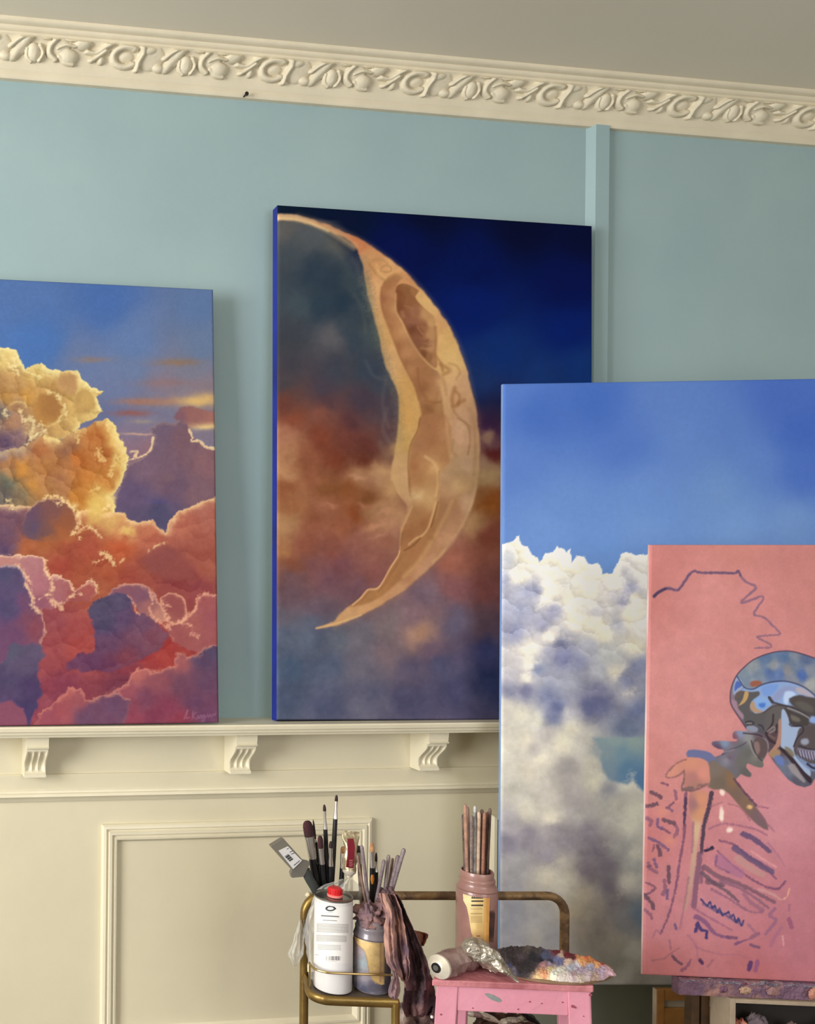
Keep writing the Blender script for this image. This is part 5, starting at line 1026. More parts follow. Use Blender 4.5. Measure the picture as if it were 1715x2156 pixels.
def cloth(name, a, b, c, sc=18):
    return mat(name, a, 0.85, c2=b, c3=c, scale=sc, lo=.34, hi=.68, bump=.35, bscale=90, distort=.5, spec=.2)


M_RAG1 = cloth('stained_rag_pink', (112, 90, 102), (208, 164, 146), (162, 124, 118))
M_RAG2 = cloth('stained_rag_mauve', (70, 57, 66), (144, 110, 106), (108, 85, 90))
M_RAG3 = cloth('stained_rag_grey', (86, 70, 68), (196, 180, 166), (140, 114, 106), 22)
M_RAG4 = cloth('stained_rag_lilac', (118, 98, 110), (188, 148, 140), (148, 118, 118))

ST, TZ = 0.600, 0.515            # stool top, trolley tray


def smooth_path(pts, n=8):
    return [k for k in catmull(pts, n)]


def decal(name, c, r, z0, z1, th0, th1, paint, parent, keep=None, res=(90, 120), K=(.92, .93, .93), m=M_PRINT):
    """curved print on a cylinder; th measured from the direction of the viewer, anticlockwise from above"""
    f = math.atan2(EYE[1] - c[1], EYE[0] - c[0])
    th = f + np.linspace(th0, th1, res[0])[None, :, None]; z = np.linspace(z0, z1, res[1])[:, None, None]
    P = np.concatenate([c[0] + r * np.cos(th) + 0 * z, c[1] + r * np.sin(th) + 0 * z, z + 0 * th], -1)
    x, y = proj(P.reshape(-1, 3)); pt = Paint(x, y); paint(pt)
    kp = None
    if keep is not None:
        d, _, _ = pt.sdf(np.array([q[:2] for q in keep]), pt.X, pt.Y); kp = d < .6
    return color_mesh(name, P, np.clip(lin_arr(pt.C) / np.array(K), .003, .93), m, parent, kp)


# ---- gold trolley
aL, aR = bp(641, 1950, -.442), bp(1188, 1950, -.503)
zt = .695
d_ = unit(aR - aL); rr = .042
U = lambda s, z: np.array([aL[0] + d_[0] * s, aL[1] + d_[1] * s, z])
LEN = np.linalg.norm((aR - aL)[:2])
tro = thing('serving_trolley', 'tarnished gold tubular trolley with rounded handle and small tray', 'trolley', (U(LEN / 2, 0)[0], -.5, 0))
path = [U(0, 0.0), U(0, .3), U(0, zt - rr)] + [U(rr * (1 - math.cos(t)), zt - rr + rr * math.sin(t)) for t in np.linspace(.2, math.pi / 2, 7)]
mb = MB().tube(path + [U(rr * 1.8, zt)], .0098, 12)
mb.build('left_post', M_BRASS, tro, smooth=True)
path = [U(rr * 1.8, zt), U(LEN * .4, zt), U(LEN - rr, zt)] + [U(LEN - rr + rr * math.sin(t), zt - rr + rr * math.cos(t)) for t in np.linspace(.2, math.pi / 2, 7)] + [U(LEN, .3), U(LEN, 0)]
MB().tube(path, .0098, 12).build('handle_frame', M_TUBE, tro, smooth=True)
# tray: rim, glass-like bottom plate, wire rail, front leg
rimz = TZ - .006; fl = bz(700, 2107, rimz); fr = bz(836, 2112, rimz)
cl = [np.array([aL[0], aL[1], rimz])] + [bz(x, y, rimz) for x, y in ((646, 2070), (647, 2084), (656, 2096), (676, 2104), (706, 2107.5), (836, 2112))]
sm = smooth_path(cl, 6)
MB().tube(sm, [(.0105, .006)] * len(sm), 10, flat=(0, 0, 1)).build('tray_rim', M_BRASS, tro, smooth=True)
bk = [np.array([fr[0], fr[1], rimz]), np.array([fr[0] + .004, aL[1] - .02, rimz]), np.array([aL[0], aL[1], rimz])]
MB().tube(bk, [(.0105, .006)] * 3, 8, flat=(0, 0, 1)).build('tray_rim', M_BRASS, tro)
pl = [tuple(p[:2]) for p in sm] + [(fr[0] + .004, aL[1] - .02)]
MB().prism([np.array([x, y, TZ - .006]) for x, y in pl], (0, 0, .004)).build('tray_plate', mat('tray_plate', (120, 108, 92), .4, c2=(96, 84, 74), scale=12), tro)
wz = bp(700, 2048, fl[1])[2]
wr = [p + np.array([.003, -.002, wz - rimz]) for p in sm[12:]]
wr[-1] = wr[-1] + np.array([-.012, 0, -.001])
MB().tube(wr, .0026, 8).build('wire_rail', M_WIRE, tro, smooth=True)
for q in (sm[13],):
    MB().tube([q + (.003, -.002, 0), q + (.003, -.002, wz - rimz)], .0022, 8).build('rail_support', M_WIRE, tro)
MB().tube([np.array([fr[0] - .004, fr[1], rimz]), np.array([fr[0] - .004, fr[1], 0])], [(.0085, .0085)] * 2, 12).build('front_leg', M_BRASS, tro, smooth=True)
MB().tube([sm[12] + (.004, 0, wz - rimz - .020), sm[12] + (.004, 0, wz - rimz - .004)], .0045, 8).build('rail_clip', M_CREAMP, tro)
c0 = bp(664, 1877, -.42); c1 = bp(648, 1884, -.43)
MB().tube([c0 + (.01, 0, .003), c0, c1, c1 + (-.003, 0, -.004)], [.003, .004, .006, .005], 8).build('cable_tie', M_CREAMP, tro, smooth=True)
# lower shelf reaching under the stool
s0, s1 = U(.20, .26) + (0, .10, 0), U(LEN + .0, .26) + (0, .10, 0)
MB().hexa([s0, s1, s1 + (0, -.12, 0), s0 + (0, -.12, 0), s0 + (0, 0, .012), s1 + (0, 0, .012), s1 + (0, -.12, .012), s0 + (0, -.12, .012)]).build('lower_shelf', M_BRASS, tro)
MB().tube([s0 + (0, .0, 0), s0 + (0, .0, -.26)], .008, 10).build('shelf_leg', M_BRASS, tro)
MB().tube([s1 + (0, .0, 0), s1 + (0, .0, -.26)], .008, 10).build('shelf_leg', M_BRASS, tro)

# ---- white solvent can
cc = bz(700, 2079, TZ); cr = .0402
ctop = bp(702, 1886, cc[1])[2]; H = ctop - TZ
can = thing('solvent_can', 'tall white metal solvent can with red screw cap on the trolley', 'can', (cc[0], cc[1], TZ))
MB().lathe((cc[0], cc[1], TZ), [(.0, .0005), (cr - .003, .0005), (cr, .003), (cr, H - .004), (cr - .002, H - .002)], 48).build('body', M_WHITE, can, smooth=True)
MB().lathe((cc[0], cc[1], TZ + H - .003), [(cr - .0005, 0), (cr + .001, .001), (cr + .001, .004), (cr - .003, .0045), (cr - .005, .001), (.015, .004), (.014, .012)], 48).build('tin_lid', M_STEEL, can, smooth=True)
kx = bp(704, 1880, cc[1] - .004)
MB().lathe((kx[0], cc[1] - .006, TZ + H + .0015), [(.0165, 0), (.0168, .004), (.0150, .0055)], 28).build('cap_collar', mat('pale_red', (226, 130, 124), .4), can, smooth=True)
cap = MB()
prof = [(.0145, 0), (.0145, .013), (.012, .0155), (.0, .016)]
cap.lathe((kx[0], cc[1] - .006, TZ + H + .0055), prof, 36)
cap.build('screw_cap', M_RED, can, smooth=True)
rib = MB()
for k in range(18):
    t = 2 * math.pi * k / 18
    rib.box((kx[0] + .0147 * math.cos(t), cc[1] - .006 + .0147 * math.sin(t), TZ + H + .0115), (.0018, .0018, .011), rotz(t))
rib.build('cap_ribs', M_RED, can)


def can_print(p):
    q = Z(600, 1840, 6.823)
    p.C[:] = (224, 222, 219)
    p.poly(q((440, 420), (960, 420), (930, 1290), (410, 1270)), (232, 229, 222), 2)
    el = [(650 + 62 * math.cos(t), 497 + 30 * math.sin(t)) for t in np.linspace(0, 2 * math.pi, 22)]
    p.stroke(q(*el), 2.6, (44, 46, 46), 1, .7, smooth=0)
    p.stroke(q((590, 500), (605, 485)), 3, (44, 46, 46), 1, .7); p.stroke(q((700, 485), (722, 500)), 3, (44, 46, 46), 1, .7)
    for i in range(7): p.stroke(q((606 + 12 * i, 552), (614 + 12 * i, 552)), 1, (168, 166, 160), .8, .5)
    for i in range(12): p.stroke(q((522 + 21 * i, 600 + 1.2 * i), (538 + 21 * i, 601 + 1.2 * i)), 2.2, (84, 82, 82), .9, .6)
    for i in range(10): p.stroke(q((545 + 20 * i, 664 + i), (559 + 20 * i, 665 + i)), 1.5, (124, 122, 120), .9, .5)

    def para(x0, x1, y0, y1, n, s, c):
        for k in range(n):
            y = y0 + (y1 - y0) * k / max(n - 1, 1); x = x0
            while x < x1:
                l = s.randint(12, 42)
                p.stroke(q((x, y + (x - x0) * .03), (min(x + l, x1), y + (min(x + l, x1) - x0) * .03)), 1.15, c, .85, .45); x += l + 9
    s = random.Random(4)
    para(455, 905, 715, 830, 8, s, (146, 142, 136)); para(450, 880, 880, 960, 6, s, (146, 142, 136)); para(470, 800, 1020, 1080, 4, s, (156, 152, 146)); para(430, 480, 1160, 1170, 1, s, (150, 148, 144))
    x = 590
    while x < 800:
        w = s.choice((3, 5, 8))
        p.stroke(q((x, 1185), (x, 1240)), w / 6.8, (62, 60, 62), .95, .35, smooth=0); x += w + s.choice((4, 6, 10)) * (2.2 if x < 650 else 1)
    para(600, 740, 1256, 1256, 1, s, (190, 186, 180))


decal('printed_wrap', cc, cr + .0005, TZ + .048, TZ + H - .010, -1.45, 1.45, can_print, can, res=(180, 300), K=(.98, .97, .93))


def jar_profile(r, h, rn):
    return [(r - .004, 0), (r, .005), (r, h - .046), (r - .0015, h - .040), (r + .0004, h - .037), (rn + .004, h - .030), (rn + .002, h - .024), (rn + .0030, h - .020), (rn + .002, h - .016), (rn, h - .014), (rn, h - .002), (rn - .001, h), (rn - .003, h - .001), (rn - .003, h - .03), (r - .004, h - .05), (r - .004, .01), (.0, .008)]


# ---- jar on the tray
jc = bz(782, 2080, TZ); jr = .0392
jt = bp(785, 1932, jc[1])[2]; JH = jt - TZ
jar = thing('glass_jar', 'clouded glass jar with torn gold label beside the white can', 'jar', (jc[0], jc[1], TZ))
MB().lathe((jc[0], jc[1], TZ), [(.002, 0)] + jar_profile(jr, JH, .0330), 40).build('glass', M_JARG, jar, smooth=True)


def jar_print(p):
    q = Z(640, 1840, 7.7)
    p.base(q((850, 900, (128, 112, 122)), (1100, 870, (118, 102, 110)), (850, 1300, (166, 150, 156)), (900, 1500, (150, 152, 158)), (960, 1450, (150, 164, 170)), (850, 1650, (150, 142, 150)), (1000, 1680, (146, 138, 146)), (850, 1850, (104, 104, 120)), (960, 1880, (70, 72, 92)), (1100, 1850, (84, 82, 98)), (820, 1950, (128, 126, 138)), (1100, 1960, (120, 118, 128)), (1300, 1850, (60, 58, 68)), (1250, 1950, (96, 92, 100))), 3, warp=6, wscale=10)
    p.shade(.12, 9, 3, 2)


decal('paint_film', jc, jr + .0004, TZ + .004, TZ + JH - .047, -1.5, 1.5, jar_print, jar, res=(90, 120))


def jar_label(p):
    q = Z(640, 1840, 7.7)
    p.base(q((850, 1000, (206, 172, 104)), (950, 1060, (236, 212, 146)), (1000, 1150, (226, 196, 124)), (1120, 1050, (190, 162, 100)), (1150, 1300, (186, 160, 100)), (1120, 1500, (184, 156, 96)), (1220, 1200, (196, 166, 104)), (1250, 1600, (168, 140, 88)), (1200, 1750, (190, 162, 98))), 3, warp=3, wscale=14)
    p.stroke(q((1240, 980), (1235, 1750)), 3, (136, 96, 76), .6, 1.5)
    p.stroke(q((860, 1150), (960, 1235), (1010, 1380), (1050, 1600), (1100, 1720), (1240, 1800)), 2, (126, 100, 76), .7, 1)
    p.shade(.08, 8, 2, 3)


lk = Z(640, 1840, 7.7)((800, 962), (1290, 968), (1300, 1300), (1300, 1790), (1240, 1800), (1150, 1770), (1100, 1715), (1050, 1600), (1015, 1400), (985, 1270), (950, 1220), (880, 1175), (845, 1110), (805, 990))
decal('torn_label', jc, jr + .0009, TZ + .015, TZ + JH - .040, -1.3, 1.5, jar_label, jar, lk, res=(150, 190), K=(1.0, 1.02, .85))

# ---- jar on the stool
kc = bz(1002, 2019, ST); kr = .0408
kt = bp(1003, 1832, kc[1])[2]; KH = kt - ST
jar2 = thing('paint_jar', 'mauve paint covered jar with gold label standing on the pink stool', 'jar', (kc[0], kc[1], ST))
MB().lathe((kc[0], kc[1], ST), [(.002, 0)] + jar_profile(kr, KH, .0328), 44).build('glass', M_MAUVE, jar2, smooth=True)


def jar2_label(p):
    q = Z(940, 1680, 6.125)
    p.base(q((240, 1230, (226, 204, 142)), (260, 1320, (236, 214, 150)), (400, 1210, (206, 180, 112)), (300, 1420, (228, 204, 136)), (400, 1500, (200, 172, 104)), (340, 1640, (220, 194, 122)), (440, 1650, (190, 158, 92)), (400, 1800, (176, 140, 82)), (470, 1400, (204, 178, 110)), (470, 1800, (184, 146, 84))), 3, warp=3, wscale=14)
    p.poly(q((487, 1180), (555, 1190), (545, 1880), (480, 1880)), (190, 138, 66), 1.2, tex=14)
    p.stroke(q((500, 1200), (495, 1860)), 3, (214, 168, 92), .7, 1.2)
    dk = (52, 44, 34)
    p.poly(q((318, 1240), (478, 1240), (478, 1256), (318, 1256)), dk, .6); p.poly(q((318, 1284), (470, 1284), (470, 1298), (318, 1298)), dk, .6)
    for i in range(5): p.stroke(q((330 + 30 * i, 1258), (330 + 30 * i, 1284)), 2.2, dk, .9, .5); p.stroke(q((336 + 30 * i, 1262 + 8 * (i % 2)), (352 + 30 * i, 1278 - 8 * (i % 2))), 1.6, dk, .8, .5)
    p.poly(q((318, 1322), (474, 1322), (474, 1340), (318, 1340)), dk, .6); p.poly(q((316, 1376), (470, 1376), (470, 1395), (316, 1395)), dk, .6)
    s = random.Random(2)
    for y in (1420, 1436, 1490, 1496, 1530, 1545, 1560, 1575, 1590, 1605):
        x = 312
        while x < 450:
            l = s.randint(8, 30); p.stroke(q((x, y), (min(x + l, 455), y)), .9, (126, 104, 66), .8, .4); x += l + 7
    p.poly(q((384, 1775), (434, 1775), (430, 1786), (388, 1786)), (96, 72, 44), .7); p.stroke(q((242, 1220), (246, 1240)), 2, (120, 96, 56), .8, .8)


lk2 = Z(940, 1680, 6.125)((212, 1200), (240, 1180), (556, 1190), (548, 1500), (540, 1880), (400, 1860), (345, 1790), (318, 1740), (300, 1620), (285, 1520), (262, 1410), (215, 1320))
decal('gold_label', kc, kr + .0007, ST + .012, ST + KH - .046, -.9, 1.0, jar2_label, jar2, lk2, res=(150, 210), K=(1.0, 1.02, .85))


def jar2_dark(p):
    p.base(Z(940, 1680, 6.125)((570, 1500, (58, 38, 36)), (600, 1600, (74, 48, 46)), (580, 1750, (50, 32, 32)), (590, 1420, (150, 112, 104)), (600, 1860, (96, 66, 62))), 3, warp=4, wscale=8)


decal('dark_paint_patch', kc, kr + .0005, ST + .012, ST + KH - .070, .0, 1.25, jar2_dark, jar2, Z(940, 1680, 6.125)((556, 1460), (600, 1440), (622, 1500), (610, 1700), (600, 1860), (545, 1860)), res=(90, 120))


# ---- brushes
def brush(label, tip, low, Yt, Yl, zb, r=(.004, .003), fb=.0, ff=.0, mats=(M_BLACK, M_FERR, M_HAIR), group=None, flat=1.0, pointy=True, name='paint_brush', taper=1.0):
    """tip / low: photo pixels of the top end and of a lower visible point; goes on down to height zb.
    fb, ff: share of tip-low taken by the bristles and the ferrule (0 = handle end up)"""
    if group == 'brushes behind the can': Yt, Yl = Yt + .03, Yl + .03
    A = bp(*tip, Yt); B = bp(*low, Yl); d = B - A
    E = A + d * max(1.0, (zb - A[2]) / d[2])
    root = thing(name, label, 'brush', E, group)
    L = np.linalg.norm(d); dn = d / L; Lt = np.linalg.norm(E - A)
    at = lambda s: A + dn * s
    r1, r2 = r
    if fb:
        b1, b2 = fb * L, (fb + ff) * L
        f = np.cross(dn, (0, 1, 0)); f = unit(f)
        pr = [.12, .55, .85, 1.0, 1.0] if pointy else [.45, .8, 1.0, 1.0, .95]
        MB().tube([at(b1 * t) for t in (0, .12, .35, .7, 1.02)], [(r1 * k, r1 * k / flat) for k in pr], 12, flat=f).build('bristles', mats[2], root, smooth=True)
        MB().tube([at(b1), at(b1 + (b2 - b1) * .5), at(b2)], [(r1 * .98, r1 * .98 / flat), (r1 * .9, r1 * .9 / (1 + (flat - 1) * .5)), (r2 * 1.02, r2 * 1.02)], 12, flat=f).build('ferrule', mats[1], root, smooth=True)
        hs = [b2, b2 + (Lt - b2) * .25, Lt]
        MB().tube([at(s) for s in hs], [r2, r2 * 1.18, r2 * .8], 10).build('handle', mats[0], root, smooth=True)
    else:
        MB().tube([at(0), at(.004), at(.02), at(Lt * .5), at(Lt)], [r1 * .45 * taper, r1 * .75 * taper, r1 * .9, r2, r2], 10).build('handle', mats[0], root, smooth=True)
        MB().tube([at(Lt - .012), at(Lt)], [r2 * 1.05, r2 * 1.1], 10).build('ferrule', mats[1], root)
    return root


def handle_mat(name, a, b):
    return mat(name, a, .5, c2=b, scale=40, lo=.4, hi=.62, bump=.25, bscale=160)


HM = [handle_mat('handle_brown', (142, 112, 98), (116, 90, 80)), handle_mat('handle_rose', (178, 136, 114), (148, 110, 96)), handle_mat('handle_grey', (112, 100, 96), (150, 126, 116)), handle_mat('handle_dark', (70, 56, 52), (110, 84, 76)), handle_mat('handle_orange', (158, 110, 90), (130, 90, 76)), handle_mat('handle_white', (196, 192, 188), (110, 108, 108)), handle_mat('handle_mauve', (138, 124, 126), (112, 98, 102)), handle_mat('handle_cream', (206, 180, 156), (170, 132, 112))]
q5 = Z(940, 1680, 6.125)
for (tx, ty), bx, y_, r_, m_, lb in (((212, 212), 236, -.495, .0034, 3, 'thin dark handle at the left edge of the stool jar'), ((236, 84), 262, -.515, .0040, 1, 'tallest rose brown brush handle in the stool jar'), ((268, 118), 288, -.500, .0036, 0, 'brown handle just right of the tallest one in the stool jar'), ((322, 232), 318, -.520, .0042, 2, 'short grey handle in the stool jar'), ((365, 102), 348, -.512, .0044, 5, 'paint smeared white and grey handle in the stool jar'), ((396, 212), 372, -.490, .0034, 3, 'dark handle half hidden in the middle of the stool jar'),
                              ((416, 182), 400, -.518, .0042, 7, 'cream tipped handle in the stool jar'), ((456, 150), 432, -.505, .0042, 0, 'tall brown handle right of the cream one in the stool jar'), ((488, 188), 462, -.520, .0040, 4, 'orange brown handle in the stool jar'), ((530, 180), 500, -.500, .0038, 4, 'reddish handle leaning right in the stool jar'), ((558, 136), 522, -.510, .0036, 3, 'slim dark brown handle at the right edge of the stool jar')):
    t_, b_ = q5((tx, ty), (bx, 930)); brush(lb, t_, b_, y_ + kc[1] + .505, (y_ + kc[1] + .505) * .4 + kc[1] * .6, ST + .014, (r_, r_ * .92), mats=(HM[m_], M_FERR, M_HAIR), group='brushes in the stool jar', taper=1.2)
q4 = Z(560, 1660, 5.717)
for (tx, ty), (bx, by), y_, r_, lb in (((1150, 690), (1232, 1370), -.575, .0042, 'mauve handle leaning left in the clouded glass jar'), ((1098, 800), (1190, 1330), -.560, .0034, 'dark mauve handle furthest left in the clouded glass jar'), ((1420, 862), (1345, 1250), -.570, .0042, 'pale mauve handle leaning right in the clouded glass jar'), ((1474, 802), (1430, 1240), -.560, .0042, 'grey mauve handle in the middle of the right hand bunch'), ((1522, 838), (1470, 1230), -.545, .0034, 'thin brown handle between two thicker mauve ones'),
                               ((1590, 808), (1492, 1220), -.565, .0050, 'thick grey mauve handle in the clouded glass jar'), ((1660, 726), (1510, 1240), -.575, .0046, 'longest mauve handle leaning far right in the clouded glass jar')):
    t_, b_ = q4((tx, ty), (bx, by)); brush(lb, t_, b_, y_ + jc[1] + .555, jc[1], TZ + .05, (r_, r_ * .9), mats=(HM[6] if 'brown' not in lb and 'dark' not in lb else HM[0], M_FERR, M_HAIR), group='brushes in the glass jar', taper=1.3)
brush('tan bristled brush, black handle with an amber highlight, behind the glass jar', *q4((1272, 650), (1280, 1190)), -.50, -.50, TZ + .03, (.0062, .0056), .20, .36, (M_BLACK, M_FERR, M_HAIRT), 'brushes behind the can', 1.6)
ab = [c for c in COL.objects if c.name.startswith('paint_brush') and 'amber' in c.get('label', '')][0]
MB().tube([bp(*q4((1279, 1040))[0], -.4762), bp(*q4((1279, 1090))[0], -.4765), bp(*q4((1279, 1150))[0], -.4762)], [(.003, .0016), (.0046, .002), (.0025, .0014)], 10, flat=(1, 0, 0)).build('amber_highlight', M_AMBER, ab, smooth=True)  # orange highlight on the black handle, built as a coloured part
brush('small dark pointed brush beside the brush with the amber highlight', *q4((1325, 770), (1318, 1190)), -.495, -.495, TZ + .03, (.0028, .0050), .25, .30, (M_BLACK, M_FERR, M_HAIR), 'brushes behind the can')
brush('large oval mop brush with maroon hair and silver ferrule', *q4((492, 392), (600, 1130)), -.470, -.470, TZ + .03, (.0118, .0085), .25, .36, (M_BLACK, M_FERR, M_HAIRM), 'brushes behind the can', 1.5, False)
brush('slim pointed brush tip just right of the oval mop brush', *q4((566, 372), (640, 1130)), -.455, -.460, TZ + .03, (.0028, .0046), .30, .06, (M_BLACK, M_FERR, M_HAIR), 'brushes behind the can')
brush('round dark haired brush low between the mop brush and the tall brushes', *q4((648, 572), (690, 1130)), -.480, -.475, TZ + .03, (.0066, .0062), .26, .34, (M_BLACK, M_FERR, M_HAIRM), 'brushes behind the can', 1.3, False)
brush('tall black handled brush with a bright silver ferrule, second tallest', *q4((700, 192), (738, 1120)), -.465, -.470, TZ + .03, (.0036, .0048), .085, .235, (M_BLACK, M_FERR, M_HAIR), 'brushes behind the can')
brush('tallest black handled brush with a bright silver ferrule', *q4((848, 78), (792, 1120)), -.455, -.465, TZ + .03, (.0036, .0050), .072, .205, (M_BLACK, M_FERR, M_HAIR), 'brushes behind the can')
brush('short black brush standing between the two tall ones', *q4((778, 632), (775, 1130)), -.485, -.475, TZ + .03, (.0042, .0058), .16, .44, (M_BLACK, M_FERR, M_HAIR), 'brushes behind the can')
brush('black handle filling the gap below the short brush', *q4((745, 900), (760, 1150)), -.462, -.465, TZ + .03, (.0064, .0064), mats=(M_BLACK, M_FERR, M_HAIR), group='brushes behind the can')
brush('thick black handle below the mop brush', *q4((640, 880), (650, 1150)), -.462, -.465, TZ + .03, (.0080, .0070), mats=(M_BLACK, M_FERR, M_HAIR), group='brushes behind the can')
brush('flat silver ferruled brush left of the crimson paint tube', *q4((928, 700), (905, 1130)), -.470, -.470, TZ + .03, (.0062, .0052), .18, .42, (M_BLACK, M_FERR, M_HAIRT), 'brushes behind the can', 1.6, False)
brush('silver ferruled brush right of the crimson paint tube', *q4((1108, 690), (1140, 1150)), -.478, -.480, TZ + .03, (.0056, .0048), .17, .30, (HM[2], M_FERR, M_HAIR), 'brushes behind the can', 1.4, False)

# container that holds them, behind the can
bc = bp(700, 2040, -.435)
cup = thing('brush_cup', 'dark cup hidden behind the white can, full of black brushes', 'cup', (bc[0], -.435, TZ))
MB().lathe((bc[0] + .006, -.435, TZ), [(.002, 0), (.029, 0), (.030, .003), (.033, .13), (.031, .13), (.028, .006), (.001, .005)], 32).build('wall', M_BLACK, cup, smooth=True)

# ---- wide flat brush with card sleeve and printed label
fbY = -.458
fw = thing('flat_brush', 'wide grey varnish brush in a card sleeve with white barcode sticker', 'brush', bp(*q4((600, 1220))[0], fbY))
fp = lambda x, y, o=0.0: bp(*q4((x, y))[0], fbY) + np.array([0, -o, 0])
MB().prism([fp(40, 682, -.006), fp(192, 590, -.006), fp(432, 858, -.006), fp(300, 972, -.006)], (0, -.013, 0)).build('card_sleeve', M_GREY, fw, bevel=.001)
MB().prism([fp(300, 972, -.005), fp(432, 858, -.005), fp(505, 870, -.005), fp(515, 900, -.005), fp(440, 1055, -.005), fp(300, 1068, -.005), fp(284, 1010, -.005)], (0, -.011, 0)).build('ferrule', mat('grey_ferrule', (112, 108, 100), .45, c2=(98, 94, 88), scale=20), fw, bevel=.001)
hp = smooth_path([fp(470, 985), fp(520, 1090), fp(580, 1190), fp(640, 1300)], 5)
MB().tube(hp + [bp(690, 1960, fbY + .01)], [(.012, .006)] + [(.0105, .006)] * (len(hp) - 1) + [(.007, .005)], 12, flat=(0, 1, 0) if False else (1, 0, .4)).build('handle', M_GREYD, fw, smooth=True)
st = MB().prism([fp(132, 738, .0072), fp(244, 684, .0072), fp(412, 856, .0072), fp(308, 958, .0072)], (0, -.0006, 0)).build('sticker', mat('white_sticker', (214, 212, 212), .5), fw)
for i in range(9):
    u = i / 9.0; a0 = np.array((204, 806)) + u * np.array((66, 66)) * .95; a1 = a0 + np.array((44, -30))
    w_ = np.array((3.4, 3.4)) * (1 + (i * 5 % 3) * .6)
    MB().prism([fp(*a0, .0079), fp(*a1, .0079), fp(*(a1 + w_), .0079), fp(*(a0 + w_), .0079)], (0, -.0003, 0)).build('barcode_bar', M_GREYD, st)
for (x1, y1), (x2, y2) in (((312, 912), (385, 852)), ((228, 716), (250, 706)), ((262, 752), (300, 736)), ((282, 776), (322, 760))):
    MB().prism([fp(x1, y1, .0079), fp(x2, y2, .0079), fp(x2 + 5, y2 + 6, .0079), fp(x1 + 5, y1 + 6, .0079)], (0, -.0003, 0)).build('print_line', M_GREYD, st)


# ---- paint tubes
def paint_tube(label, A, B, r, mbody, mend, capm=None, seed=1, crumple=.12, up=(0, 0, 1), group=None, band=None, nozzle=True):
    """A: shoulder end, B: crimped end (world points on the tube axis)"""
    A, B = np.asarray(A, float), np.asarray(B, float); d = unit(B - A); L = np.linalg.norm(B - A)
    root = thing('paint_tube', label, 'paint tube', (A + B) / 2 - np.array([0, 0, r]), group)
    n, m = 24, 22
    f = np.asarray(up, float); f = unit(f - d * np.dot(f, d)); g = np.cross(d, f)
    P = np.zeros((m, n + 1, 3))
    for i in range(m):
        t = i / (m - 1)
        k = 1 if t < .45 else 1 - ((t - .45) / .55) ** 1.4
        ra, rb = r * max(.10, k), r * (1 + .42 * (1 - k))
        for j in range(n + 1):
            a = 2 * math.pi * (j % n) / n
            p_ = A + d * (L * t) + f * (ra * math.cos(a) - (r - ra) * .35) + g * rb * math.sin(a)
            q = mnoise.noise(Vector(p_ * 70 + seed * 3.1)) * .6 + mnoise.noise(Vector(p_ * 150 + seed)) * .4
            s_ = min(1, t * 6) * crumple * r
            P[i, j] = p_ + (f * math.cos(a) + g * math.sin(a)) * q * s_ * 2.2
    MB().grid(P).build('body', mbody, root, smooth=True)
    sh = MB().tube([A + d * .001, A - d * .004, A - d * .010, A - d * .013], [r * 1.0, r * .98, r * .62, r * .45], 24)
    sh.build('shoulder', mend, root, smooth=True)
    if nozzle: MB().tube([A - d * .011, A - d * .0155], [r * .42, r * .40], 18).build('cap' if capm else 'nozzle', capm or M_BLACK, root, smooth=True)
    if nozzle and not capm: MB().tube([A - d * .0150, A - d * .0162], [r * .24, r * .22], 14).build('nozzle_hole', M_STEEL, root)
    e = B - f * (r * .35)
    MB().box((0, 0, 0), (1, 1, 1)) if False else None
    MB().hexa([e + g * s1 * r * 1.42 + d * s2 + f * -.0012 for s1, s2 in ((-1, -.003), (1, -.003), (1, .008), (-1, .008))] + [e + g * s1 * r * 1.42 + d * s2 + f * .0012 for s1, s2 in ((-1, -.003), (1, -.003), (1, .008), (-1, .008))]).build('crimp', mbody, root)
    if band:
        t0, t1, bm_ = band
        MB().tube([A + d * L * t0, A + d * L * (t0 + t1) / 2, A + d * L * t1], [r * 1.03, r * 1.04, r * 1.03], 24, cap=False).build('label', bm_, root, smooth=True)
    return root


M_SHOULD = mat('white_tube_shoulder', (222, 214, 198), .3, .2, c2=(200, 190, 172), scale=20)
paint_tube('paint tube with white shoulder pointing at the viewer, on the stool corner', bz(926, 2035, ST + .026), bz(1012, 2006, ST + .022), .0245, M_FOILP, M_SHOULD, None, 3, .16, group='tubes on the stool')
paint_tube('crumpled silver paint tube lying across the other tube and the palette', bz(988, 1993, ST + .055), bz(1080, 2044, ST + .016), .0215, M_FOIL, M_FOIL, None, 8, .30, nozzle=False, group='tubes on the stool')
cp = bz(931, 2016, ST + .008)
tag(MB().lathe((cp[0], cp[1], ST + .0), [(.011, 0), (.0115, .003), (.0105, .014), (.008, .016)], 20).build('tube_cap', mat('dark_green_cap', (34, 42, 40), .4), None, smooth=True), 'small black tube cap lying behind the white shouldered tube', 'cap')
